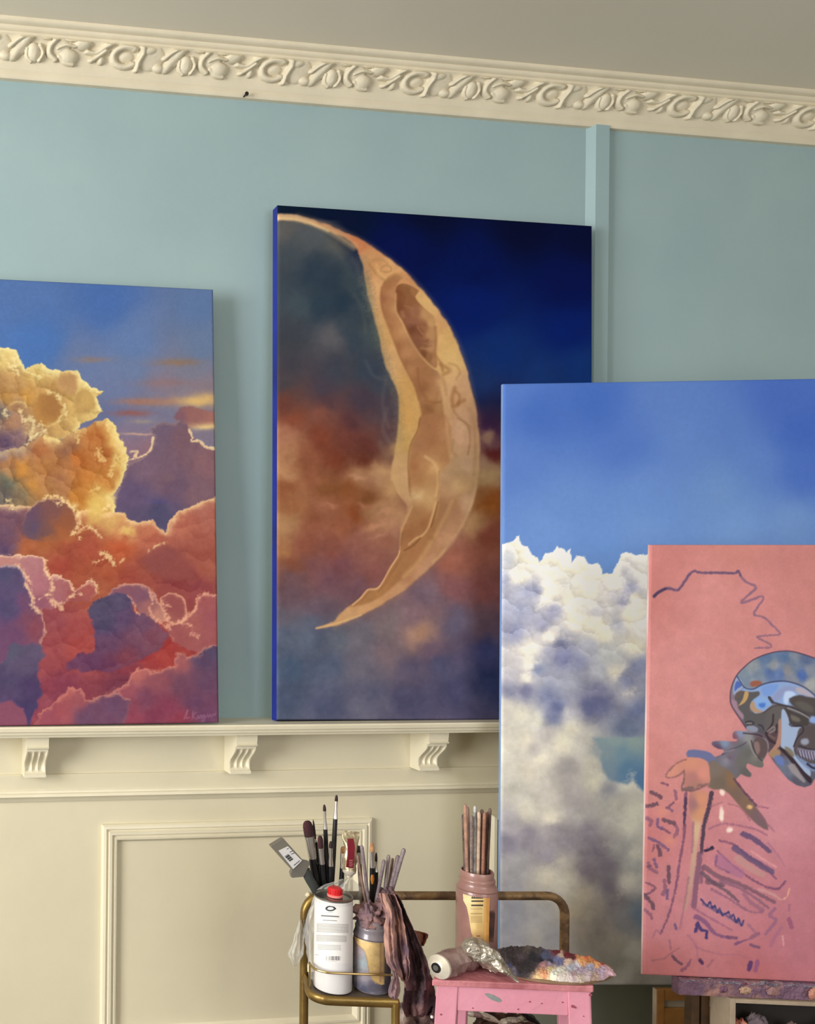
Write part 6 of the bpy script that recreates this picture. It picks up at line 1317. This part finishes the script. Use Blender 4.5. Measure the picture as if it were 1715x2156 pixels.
# crimson tube standing among the brushes, crimp upwards
M_CRIM = mat('crimson_label', (132, 28, 46), .4, c2=(118, 22, 40), scale=20)
ta, tb = bp(*q4((1000, 985))[0], -.452), bp(*q4((1030, 560))[0], -.442)
tub = paint_tube('silver paint tube with crimson label standing crimp up among the brushes', ta, tb, .0150, mat('gold_silver_tube', (206, 190, 156), .3, .6, c2=(180, 164, 130), scale=20, bump=.4, bscale=80), M_SHOULD, M_SHOULD, 5, .12, up=(0, -1, 0))
MB().prism([bp(*q4((x, y))[0], -.4715) for x, y in ((985, 610), (1052, 606), (1070, 700), (1062, 830), (1050, 962), (968, 950), (985, 800))], (0, .003, 0)).build('label', M_CRIM, tub)
for i in range(4):
    MB().prism([bp(*q4((x, y))[0], -.472) for x, y in ((1000, 862 + 22 * i), (1044 - 6 * (i % 2), 864 + 22 * i), (1044 - 6 * (i % 2), 870 + 22 * i), (1000, 868 + 22 * i))], (0, .001, 0)).build('print_line', mat('pale_print', (206, 150, 140), .5), tub)


# ---- rags
def sheet(name, rows, Y0, m, parent, folds=(), nu=44, nv=60, noise=.011, seed=1, thick=.0016):
    """rows: (row, left column, right column, depth offset) in photo pixels; folds: (waves, amplitude, phase, drift)"""
    R = catmull([np.array(r, float) for r in rows], 8)
    idx = np.linspace(0, len(R) - 1, nv)
    Rr = np.stack([np.interp(idx, np.arange(len(R)), R[:, k]) for k in range(4)], -1)
    P = np.zeros((nv, nu, 3))
    for i in range(nv):
        y, xl, xr, dy = Rr[i]; v = i / (nv - 1)
        for j in range(nu):
            u = j / (nu - 1)
            w = sum(a * math.sin(2 * math.pi * (k * u + ph + dr * v)) for k, a, ph, dr in folds)
            b = bp(xl + (xr - xl) * u, y, Y0 + dy)
            nz = mnoise.fractal(Vector((b[0] * 28 + seed, b[2] * 16, seed * 1.7)), .7, 2.1, 4)
            b2 = mnoise.fractal(Vector((b[0] * 60 + seed, b[2] * 60, seed * 2.7)), .7, 2.1, 3)
            P[i, j] = bp(xl + (xr - xl) * u + 2.2 * b2, y + 2.5 * nz, Y0 + dy + w + noise * nz)
    o = MB().grid(P).build(name, m, parent, smooth=False)
    o.data.polygons.foreach_set('use_smooth', [True] * len(o.data.polygons))
    md = o.modifiers.new('thickness', 'SOLIDIFY'); md.thickness = thick
    return o


def crumple(name, m, parent, c, r, seed=1, amp=.35, nu=48, nv=30, freq=1.6):
    c = np.asarray(c, float); r = np.asarray(r, float)
    P = np.zeros((nv, nu + 1, 3))
    for i in range(nv):
        ph = math.pi * (i + .02) / (nv - 1 + .04)
        for j in range(nu + 1):
            t = 2 * math.pi * (j % nu) / nu
            n = np.array([math.sin(ph) * math.cos(t), math.sin(ph) * math.sin(t), math.cos(ph)])
            q = mnoise.ridged_multi_fractal(Vector(n * freq + seed * 7.7), .9, 2.2, 5, 1.0, 2.0) - 1.0
            q2 = mnoise.fractal(Vector(n * 2.2 + seed * 3.3), .8, 2.1, 4)
            P[i, j] = c + n * r * (1 + amp * .45 * q + amp * .7 * q2)
    o = MB().grid(P).build(name, m, parent)
    o.data.polygons.foreach_set('use_smooth', [True] * len(o.data.polygons))
    return o


rag = thing('paint_rag', 'long stained rag hanging from the glass jar, pinkish with violet folds', 'rag', bp(850, 2060, -.60))
sheet('front_flap', [(1882, 796, 830, .0), (1900, 800, 838, -.008), (1925, 810, 846, -.014), (1955, 808, 850, -.016), (1990, 808, 856, -.02), (2020, 812, 860, -.02), (2045, 826, 860, -.018), (2066, 848, 857, -.014)], -.600, M_RAG1, rag, ((1.6, .010, .1, .25), (3.4, .005, .4, -.3), (6, .0022, .2, .5)), seed=2)
sheet('back_flap', [(1884, 812, 836, .0), (1905, 822, 846, .0), (1940, 834, 862, .0), (1975, 840, 878, .0), (2010, 842, 893, -.004), (2040, 846, 902, -.006), (2068, 850, 906, -.006), (2085, 856, 906, -.004)], -.588, M_RAG2, rag, ((1.3, .012, .3, .35), (2.7, .005, .1, -.5), (5, .002, .5, .3)), seed=5)
sheet('corner_flap', [(1958, 866, 872, .0), (1966, 868, 900, .0), (1980, 872, 896, .0), (1992, 880, 892, .0)], -.575, cloth('rust_rag', (120, 74, 56), (150, 98, 76), (134, 86, 66)), rag, ((1.5, .006, .2, .1),), nu=18, nv=18, seed=7)
sheet('twisted_end', [(2046, 826, 834, .0), (2058, 826, 838, -.004), (2070, 820, 842, -.006), (2086, 817, 842, -.01), (2100, 820, 838, -.008), (2106, 826, 834, -.002)], -.630, M_RAG4, rag, ((.5, -.014, 0.0, 0), (2.2, .003, .2, .2)), nu=26, nv=30, seed=9)
rg2 = thing('paint_rag', 'bunched pinkish rag stuffed in the mouth of the glass jar', 'rag', (jc[0], jc[1], TZ + JH - .02))
crumple('bunch', M_RAG1, rg2, (jc[0] + .002, jc[1], TZ + JH + .006), (.036, .034, .022), 3, .55)
crumple('bunch', M_RAG4, rg2, (jc[0] - .016, jc[1] - .014, TZ + JH + .010), (.018, .016, .024), 5, .6)
crumple('bunch', M_RAG1, rg2, (jc[0] + .016, jc[1] - .018, TZ + JH + .016), (.016, .012, .026), 8, .6)
crumple('bunch', M_RAG2, rg2, (jc[0] + .030, jc[1] - .004, TZ + JH + .034), (.020, .016, .030), 9, .5)
rg3 = thing('paint_rag', 'dark crumpled mauve rag hanging low between trolley and stool', 'rag', bp(880, 2110, -.57))
sheet('upper_fold', [(2040, 846, 890, .0), (2060, 848, 908, .0), (2085, 850, 914, -.004), (2110, 846, 916, .0), (2130, 848, 912, .004), (2140, 855, 905, .006)], -.572, M_RAG2, rg3, ((1.5, .012, .5, .5), (3.1, .006, .1, -.6)), seed=12)
rg4 = thing('paint_rag', 'pale grey and brown rag heap at the bottom beside the pink stool leg', 'rag', bp(878, 2200, -.545))
crumple('heap', M_RAG3, rg4, bp(872, 2168, -.545), (.036, .03, .062), 4, .5, 64, 40, 2.2)
crumple('heap', M_RAG2, rg4, bp(900, 2175, -.53), (.030, .03, .075), 6, .5, 56, 36, 2.0)

# ---- clear plastic bag behind the can
bag = thing('plastic_bag', 'crumpled clear plastic bag hanging behind the white can', 'bag', bp(680, 2060, -.47))
sheet('film', [(1852, 716, 744, .0), (1866, 676, 758, .0), (1880, 664, 762, .0), (1910, 652, 760, .004), (1960, 640, 756, .004), (2010, 646, 756, .0), (2060, 650, 752, .0), (2090, 656, 750, .0)], -.470, M_PLASTIC, bag, ((2.3, .004, .2, .3), (5.7, .002, .5, -.4), (9, .001, .1, .2)), nu=60, nv=70, noise=.005, seed=3, thick=.0006)
sheet('loose_corner', [(1936, 630, 642, .0), (1960, 622, 642, -.004), (1990, 612, 640, -.008), (2010, 606, 638, -.010), (2022, 612, 632, -.010), (2034, 615, 622, -.010)], -.452, M_PLASTIC, bag, ((1.5, .005, .2, .2), (3.7, .003, .5, -.4)), nu=24, nv=36, noise=.006, seed=6, thick=.0006)

# ---- pink stool
sFL, sFR = bz(909, 2063, ST), bz(1250, 2077, ST)
sx = unit(sFR - sFL); sy = np.array([-sx[1], sx[0], 0]); SW = np.linalg.norm(sFR - sFL); SD = .190
sv = unit(bz(950, 2000, ST) - sFL)
S_ = lambda x, y, z: sFL + sx * (x - .055 * (x / SW) * (y / SD)) + sv * y + np.array([0, 0, z - ST])
stool = thing('step_stool', 'pink painted wooden stool with stained top and grey scrape', 'stool', S_(SW / 2, SD / 2, 0))
CH = .003
MB().prism([S_(x, y, ST - .013) for x, y in ((0, 0), (SW - CH, 0), (SW, CH * .8), (SW, SD), (0, SD))], (0, 0, .013)).build('seat_board', M_PINKT, stool, bevel=.002)
lw, ld = .043, .030
for ix in (0, 1):
    for iy in (0, 1):
        x0_ = .008 if ix == 0 else SW - .004 - lw - CH
        y0_ = .006 if iy == 0 else SD - .008 - ld
        kx_ = (-.050 if ix == 0 else .040) * (ST - .013); ky_ = (-.02 if iy == 0 else .05) * (ST - .013)
        pr = ((0, 0), (lw, 0), (lw, ld), (0, ld)) if (ix, iy) != (1, 0) else ((0, 0), (lw, 0), (lw + CH, CH * .8), (lw + CH, ld), (0, ld))
        n_ = len(pr); vv = [S_(x0_ + a + kx_, y0_ + b + ky_, 0) for a, b in pr] + [S_(x0_ + a, y0_ + b, ST - .0131) for a, b in pr]
        MB().add(vv, [tuple(range(n_))[::-1], tuple(range(n_, 2 * n_))] + [(i_, (i_ + 1) % n_, n_ + (i_ + 1) % n_, n_ + i_) for i_ in range(n_)]).build('leg', M_PINK, stool, bevel=.002)
ah = .052
SWa = SW - CH
for y0_ in (.0085, SD - .0105 - .016):
    MB().hexa([S_(.008 + lw - .002, y0_, ST - .013 - ah), S_(SWa - .004 - lw + .002, y0_, ST - .013 - ah), S_(SWa - .004 - lw + .002, y0_ + .016, ST - .013 - ah), S_(.008 + lw - .002, y0_ + .016, ST - .013 - ah), S_(.008 + lw - .002, y0_, ST - .0132), S_(SWa - .004 - lw + .002, y0_, ST - .0132), S_(SWa - .004 - lw + .002, y0_ + .016, ST - .0132), S_(.008 + lw - .002, y0_ + .016, ST - .0132)]).build('apron', M_PINK, stool, bevel=.002)
for x0_, kk in ((.012, -.05), (SW - .024, .04)):
    MB().hexa([S_(x0_ + kk * ah, .03, ST - .013 - ah), S_(x0_ + .016 + kk * ah, .03, ST - .013 - ah), S_(x0_ + .016 + kk * ah, SD - .03, ST - .013 - ah), S_(x0_ + kk * ah, SD - .03, ST - .013 - ah), S_(x0_, .03, ST - .0132), S_(x0_ + .016, .03, ST - .0132), S_(x0_ + .016, SD - .03, ST - .0132), S_(x0_, SD - .03, ST - .0132)]).build('side_apron', M_PINK, stool, bevel=.002)
for zz in (.20,):
    MB().hexa([S_(.0, .03, zz), S_(SW, .03, zz), S_(SW, .05, zz), S_(.0, .05, zz), S_(.0, .03, zz + .03), S_(SW, .03, zz + .03), S_(SW, .05, zz + .03), S_(.0, .05, zz + .03)]).build('stretcher', M_PINK, stool, bevel=.002)
q3 = Z(880, 1880, 4.083)
pn = -sy; pp = S_(0, .0082, ST)
scr = [ray_plane(x, y, pp, pn) for x, y in q3((568, 866), (600, 862), (650, 878), (700, 905), (718, 930), (690, 940), (640, 922), (600, 898))]
MB().prism(scr, pn * .0006).build('grey_scrape', mat('grey_scrape', (132, 142, 140), .5, c2=(150, 152, 150), scale=60), stool)
M_SPOT = mat('dark_pink_stain', (160, 82, 98), .5)
for x, y, s_ in ((196, 1045, 10), (1328, 975, 16), (1350, 985, 10), (960, 935, 9), (1240, 940, 8), (1480, 878, 14), (860, 1000, 8), (1060, 950, 7), (470, 990, 7), (1420, 1060, 6)):
    pl_ = pp if 330 < x < 1310 else S_(0, .0054 - .02 * .02 * (1 if y < 950 else 2.2), ST)
    ring = [ray_plane(*q3((x + s_ * math.cos(t) * (1 + .4 * math.sin(3 * t + x)), y + .8 * s_ * math.sin(t)))[0], pl_, pn) for t in np.linspace(0, 2 * math.pi, 9)[:-1]]
    MB().prism(ring, pn * .0006).build('paint_spot', M_SPOT, stool)

# ---- palette with thick paint
pc = bz(1148, 2031, ST + .006); PA, PB = .131, .084
pal = thing('paint_palette', 'oval palette crusted with thick dark, red, orange and white paint', 'palette', (pc[0], pc[1], ST))
ring = []
for t in np.linspace(0, 2 * math.pi, 49)[:-1]:
    k = 1 + .03 * math.sin(3 * t + 1)
    ring.append(np.array([pc[0], pc[1], ST + .001]) + sx * PA * k * math.cos(t) + sy * PB * k * math.sin(t))
MB().prism(ring, (0, 0, .006)).build('board', mat('palette_wood', (150, 120, 92), .5, c2=(120, 92, 70), scale=16), pal, bevel=.001)
nu_, nv_ = 230, 160
u = np.linspace(-1.04, 1.04, nu_)[None, :]; v = np.linspace(-1.05, 1.05, nv_)[:, None]
Uu, Vv = np.broadcast_arrays(u, v)
P0 = np.array([pc[0], pc[1], ST + .0065])[None, None, :] + (sx * PA)[None, None, :] * Uu[..., None] + (sy * PB)[None, None, :] * Vv[..., None]
rad = np.sqrt(Uu ** 2 + Vv ** 2) + .10 * (fbm(Uu * 100, Vv * 100, 22, 4, 3) - .5) * 2
xx, yy = proj(P0.reshape(-1, 3)); xx = xx.reshape(Uu.shape); yy = yy.reshape(Uu.shape)
hh = np.clip((1.0 - rad) * 6, 0, 1) * (.003 + .007 * billow(xx, yy, 17, 5, 4, .7) + .005 * (fbm(xx, yy, 5, 3, 6) - .3))
clear = np.exp(-(((xx - 1045) / 42) ** 2 + ((yy - 2046) / 18) ** 2))
hh = hh * (1 - .85 * clear)
for x_, y_, sx_, sy_, h_ in ((1105, 2001, 34, 9, .006), (1190, 2000, 30, 7, .005), (1250, 2012, 26, 8, .007), (1165, 2054, 40, 9, .004), (1235, 2026, 34, 8, .004), (1075, 2020, 24, 10, .003)):
    hh += h_ * np.exp(-(((xx - x_) / sx_) ** 2 + ((yy - y_) / sy_) ** 2)) * np.clip((1.0 - rad) * 5, 0, 1) * (.6 + .8 * fbm(xx, yy, 7, 3, 9))
P1 = P0.copy(); P1[..., 2] += hh
q7 = Z(1060, 1980, 7.146)
ps = Paint(xx, yy)
# colours laid down where each heap sits (heap tops show a little higher in the photograph)
PS = q7((100, 270, (58, 48, 52)), (250, 190, (70, 60, 60)), (350, 190, (96, 86, 80)), (500, 230, (70, 62, 58)), (250, 320, (92, 76, 86)), (450, 290, (26, 28, 40)), (560, 330, (24, 27, 44)), (600, 280, (84, 94, 124)), (780, 330, (122, 127, 172)), (850, 360, (110, 115, 160)), (700, 365, (40, 45, 70)), (800, 210, (98, 18, 28)), (950, 250, (108, 14, 26)), (1020, 275, (92, 18, 32)), (1250, 265, (206, 44, 38)), (1420, 295, (210, 32, 32)), (1500, 335, (172, 28, 32)), (1150, 300, (208, 142, 90)), (1150, 365, (224, 162, 94)), (1300, 350, (192, 126, 70)), (1400, 395, (228, 168, 110)), (1550, 400, (202, 166, 182)), (1580, 380, (232, 206, 212)), (960, 370, (222, 192, 170)),
        (1100, 420, (202, 202, 217)), (1000, 470, (192, 197, 207)), (1150, 480, (186, 166, 186)), (1300, 455, (170, 170, 196)), (1300, 545, (192, 172, 176)), (1450, 485, (182, 162, 182)), (850, 505, (248, 241, 217)), (750, 545, (252, 242, 211)), (700, 485, (237, 207, 160)), (600, 545, (212, 151, 110)), (550, 605, (242, 207, 150)), (650, 635, (226, 201, 165)), (850, 615, (212, 202, 191)), (1000, 615, (206, 191, 186)), (1150, 615, (191, 176, 160)), (1050, 575, (186, 160, 165)), (1350, 575, (170, 145, 130)), (600, 405, (192, 140, 145)), (700, 395, (170, 150, 165)), (400, 430, (48, 43, 48)), (300, 420, (38, 34, 40)), (100, 490, (152, 147, 166)), (50, 450, (60, 75, 152)), (-150, 470, (120, 116, 130)), (-60, 500, (160, 152, 160)), (-250, 430, (150, 130, 120)), (200, 370, (58, 46, 53)), (850, 260, (206, 186, 165)), (0, 380, (90, 80, 84)), (-100, 380, (110, 96, 94)))
ps.base(PS, 4.5, warp=3.6, wscale=6, seed=3, eps=1.2)
ps.shade(.16, 3.5, 3, 5)
color_mesh('thick_paint', P1, np.clip(lin_arr(ps.C) / np.array((.85, .84, .8)), .003, .93), M_PAINTROUGH, pal, (rad < 1.0).reshape(-1))

# ---- heap under the stool on the lower shelf
hp_ = thing('paint_rag', 'brown rag heap showing through the opening under the stool', 'rag', bp(1060, 2300, -.445))
crumple('heap', cloth('brown_rag', (52, 40, 36), (146, 118, 98), (88, 64, 58), 30), hp_, bp(1062, 2180, -.445) + (0, 0, -.03), (.100, .04, .075), 11, .35, 90, 50, 3.0)
for i, (x1, y1, x2, y2, m_, lb) in enumerate(((1022, 2140, 1052, 2150, M_SHOULD, 'cream ended tube on the rag heap under the stool'), (1104, 2134, 1136, 2156, M_BLACK, 'black tube lying on the rag heap under the stool'), (1062, 2152, 1098, 2144, M_FOIL, 'silver tube on the rag heap under the stool'), (992, 2134, 1018, 2137, M_FOILP, 'smeared mauve tube at the left under the stool'))):
    a_, b_ = bp(x1, y1, -.497), bp(x2, y2, -.494)
    paint_tube(lb, a_, b_, .0075, m_, M_SHOULD if i != 1 else M_BLACK, M_SHOULD if i != 1 else M_BLACK, 20 + i, .2, group='tubes under the stool')

# ---- small reversed canvas that carries the cloud painting
sk0, sk1 = CANV['sky'][1][0], CANV['sky'][1][1]
sd = unit(sk1 - sk0); sn = np.array([sd[1], -sd[0], 0])
rz = min(sk0[2], sk1[2]) - .0035
g0 = ray_plane(1383, 2090, sk0 + sn * .002, sn); g0 = np.array([g0[0], g0[1], 0])
G_ = lambda x, y, z: g0 + sd * x + sn * (-y) + np.array([0, 0, z])
rev = thing('reversed_canvas', 'small stretched canvas seen from the back, wooden bars, under the cloud painting', 'canvas', G_(.3, .02, 0))
RW = .62


def slab(x0, x1, y0, y1, z0, z1):
    return MB().hexa([G_(x0, y0, z0), G_(x1, y0, z0), G_(x1, y1, z0), G_(x0, y1, z0), G_(x0, y0, z1), G_(x1, y0, z1), G_(x1, y1, z1), G_(x0, y1, z1)])


slab(-.0015, 0, .001, .016, 0, rz).build('canvas_edge', M_CRATE, rev, bevel=.001)
slab(.0, .019, .0, .014, 0, rz).build('stretcher_bar', M_WOOD, rev, bevel=.001)
slab(RW - .03, RW, .0, .014, 0, rz).build('stretcher_bar', M_WOOD, rev, bevel=.001)
slab(.019, RW - .03, .002, .014, rz - .030, rz).build('stretcher_bar', M_WOOD, rev, bevel=.001)
slab(.019, RW - .03, .002, .014, 0, .03).build('stretcher_bar', M_WOOD, rev, bevel=.001)
cz = ray_plane(1440, 2124, g0 + sn * -.004, sn)[2]
slab(.019, RW - .03, .002, .012, cz - .060, cz).build('cross_bar', M_WOOD, rev, bevel=.001)
slab(.0005, RW, .0145, .016, 0.001, rz - .001).build('canvas_back', M_GESSO, rev)

# ---- dark board added to fill the dark area below the cloud painting
b0, b1 = bp(1120, 2120, -.125), bp(1500, 2120, -.125)
bt_ = rz + .03
MB_ = MB().hexa([np.array(k) for k in ((b0[0], -.150, 0), (b1[0], -.150, 0), (b1[0], -.140, 0), (b0[0], -.140, 0), (b0[0], -.105, bt_), (b1[0], -.105, bt_), (b1[0], -.095, bt_), (b0[0], -.095, bt_))])
tag(MB_.build('dark_fill_board', mat('dark_olive_board', (122, 122, 104), .7, c2=(110, 111, 94), scale=4), None, bevel=.001), 'dark olive board added to fill the dark area below the cloud painting', 'board')
# ---- pin stuck in the rag heap
pn0 = bp(909, 2141, -.60)
pin = thing('push_pin', 'white ball headed pin beside the left stool leg', 'pin', pn0 + (0, .02, -.02))
MB().lathe(pn0, [(.0012, -.0034), (.0028, -.0022), (.0035, 0), (.0028, .0022), (.0012, .0034)], 14).build('head', mat('white_pin', (240, 236, 230), .3), pin, smooth=True)
MB().tube([pn0, pn0 + (0, .02, -.02)], .0007, 6).build('shank', M_STEEL, pin)

# ---- easel with paint crusted ledge
pk = CANV['pink'][1]
ed = unit((pk[1] - pk[0]) * np.array([1, 1, 0])); en = np.array([ed[1], -ed[0], 0])
lz = min(pk[0][2], pk[1][2]) - .0006
e0 = ray_plane(1428, 2080, pk[0] + en * .009, en); e0 = np.array([e0[0], e0[1], 0])
E_ = lambda x, y, z: e0 + ed * x - en * y + np.array([0, 0, z])
eas = thing('studio_easel', 'wooden easel with a ledge crusted in mauve paint holding the pink canvas', 'easel', E_(.2, .05, 0))


def eslab(x0, x1, y0, y1, z0, z1, dz=0.0):
    return MB().hexa([E_(x0, y0, z0), E_(x1, y0, z0), E_(x1, y1, z0), E_(x0, y1, z0), E_(x0, y0, z1), E_(x1, y0, z1), E_(x1, y1, z1), E_(x0, y1, z1)])


eslab(0, .46, 0, .026, lz - .038, lz).build('ledge', M_LEDGE, eas, bevel=.002)
# crust of dried paint along the ledge
n1, n2 = 160, 12
xs_ = np.linspace(0, .48, n1); PP = np.zeros((n2, n1, 3))
for j in range(n2):
    for i in range(n1):
        t = j / (n2 - 1); a_ = t * math.pi
        r_ = .004 + .004 * max(0, mnoise.fractal(Vector((xs_[i] * 60, t * 2, 3.3)), .8, 2.1, 4) + .3)
        PP[j, i] = E_(xs_[i], .006 - r_ * 1.4 * math.cos(a_), lz - .004 + r_ * 1.1 * math.sin(a_) - .002)
o = MB().grid(PP).build('paint_crust', M_LEDGET, eas); o.data.polygons.foreach_set('use_smooth', [True] * len(o.data.polygons))
for i, (x_, w_, h_, c_) in enumerate(((.148, .030, .012, (214, 176, 152)), (.305, .050, .018, (214, 152, 132)), (.10, .02, .008, (140, 100, 128)), (.21, .04, .014, (168, 128, 128)))):
    crumple('paint_dab', mat('paint_dab_%d' % i, c_, .5, c2=tuple(k - 26 for k in c_), scale=40, bump=.6, bscale=120), eas, E_(x_, .0005, lz - .020), (w_ / 2, .0035, h_ / 2 + .003), 30 + i, .5, 24, 14)
for x0_, x1_ in ((.072, .090), (.094, .112)):
    eslab(x0_, x1_, .064, .092, 0, lz + .26).build('post', M_WOODD, eas, bevel=.002)
eslab(.05, .40, .094, .115, .02, .07).build('foot_bar', M_WOODD, eas, bevel=.002)
eslab(.30, .34, .064, .092, 0, lz + .26).build('post', M_WOODD, eas, bevel=.002)

# ---- open crate under the ledge with dried paint things
cx0 = .110; cw = .34
ctop_ = lz - .0392
crt = thing('storage_crate', 'cream wooden crate with dark inside under the easel ledge', 'crate', E_(cx0 + cw / 2, .03, 0))
eslab(cx0, cx0 + .012, -.006, .060, 0, ctop_).build('side_board', M_CRATE, crt, bevel=.001)
eslab(cx0 + cw, cx0 + cw + .012, -.006, .060, 0, ctop_).build('side_board', M_CRATE, crt, bevel=.001)
eslab(cx0 + .012, cx0 + cw, -.006, .060, ctop_ - .009, ctop_).build('top_board', M_CRATE, crt, bevel=.001)
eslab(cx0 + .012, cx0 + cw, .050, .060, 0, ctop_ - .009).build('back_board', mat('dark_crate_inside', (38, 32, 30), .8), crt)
eslab(cx0 + .012, cx0 + cw, -.004, .050, ctop_ - .13, ctop_ - .12).build('inner_shelf', M_CRATE, crt)
for x_, w_, hgt, m_, lb in ((.185, .050, .075, mat('grey_mauve_rag', (112, 98, 104), .8, c2=(84, 74, 82), scale=20, bump=.4), 'grey rag bundle in the crate under the easel'), (.150, .026, .062, cloth('pale_rag', (120, 90, 70), (206, 170, 140), (190, 110, 96), 40), 'small salmon and beige rag in the crate corner'), (.265, .045, .055, M_RAG3, 'grey brown rag in the middle of the crate'), (.345, .055, .070, M_RAG4, 'lilac stained rag at the right in the crate')):
    rt = thing('paint_rag', lb, 'rag', E_(x_, .02, ctop_ - .12), 'rags in the crate')
    crumple('bundle', m_, rt, E_(x_, .020, ctop_ - .12 + hgt / 2), (w_ / 2, .018, hgt / 2), int(x_ * 1000), .35, 40, 26, 2.2)
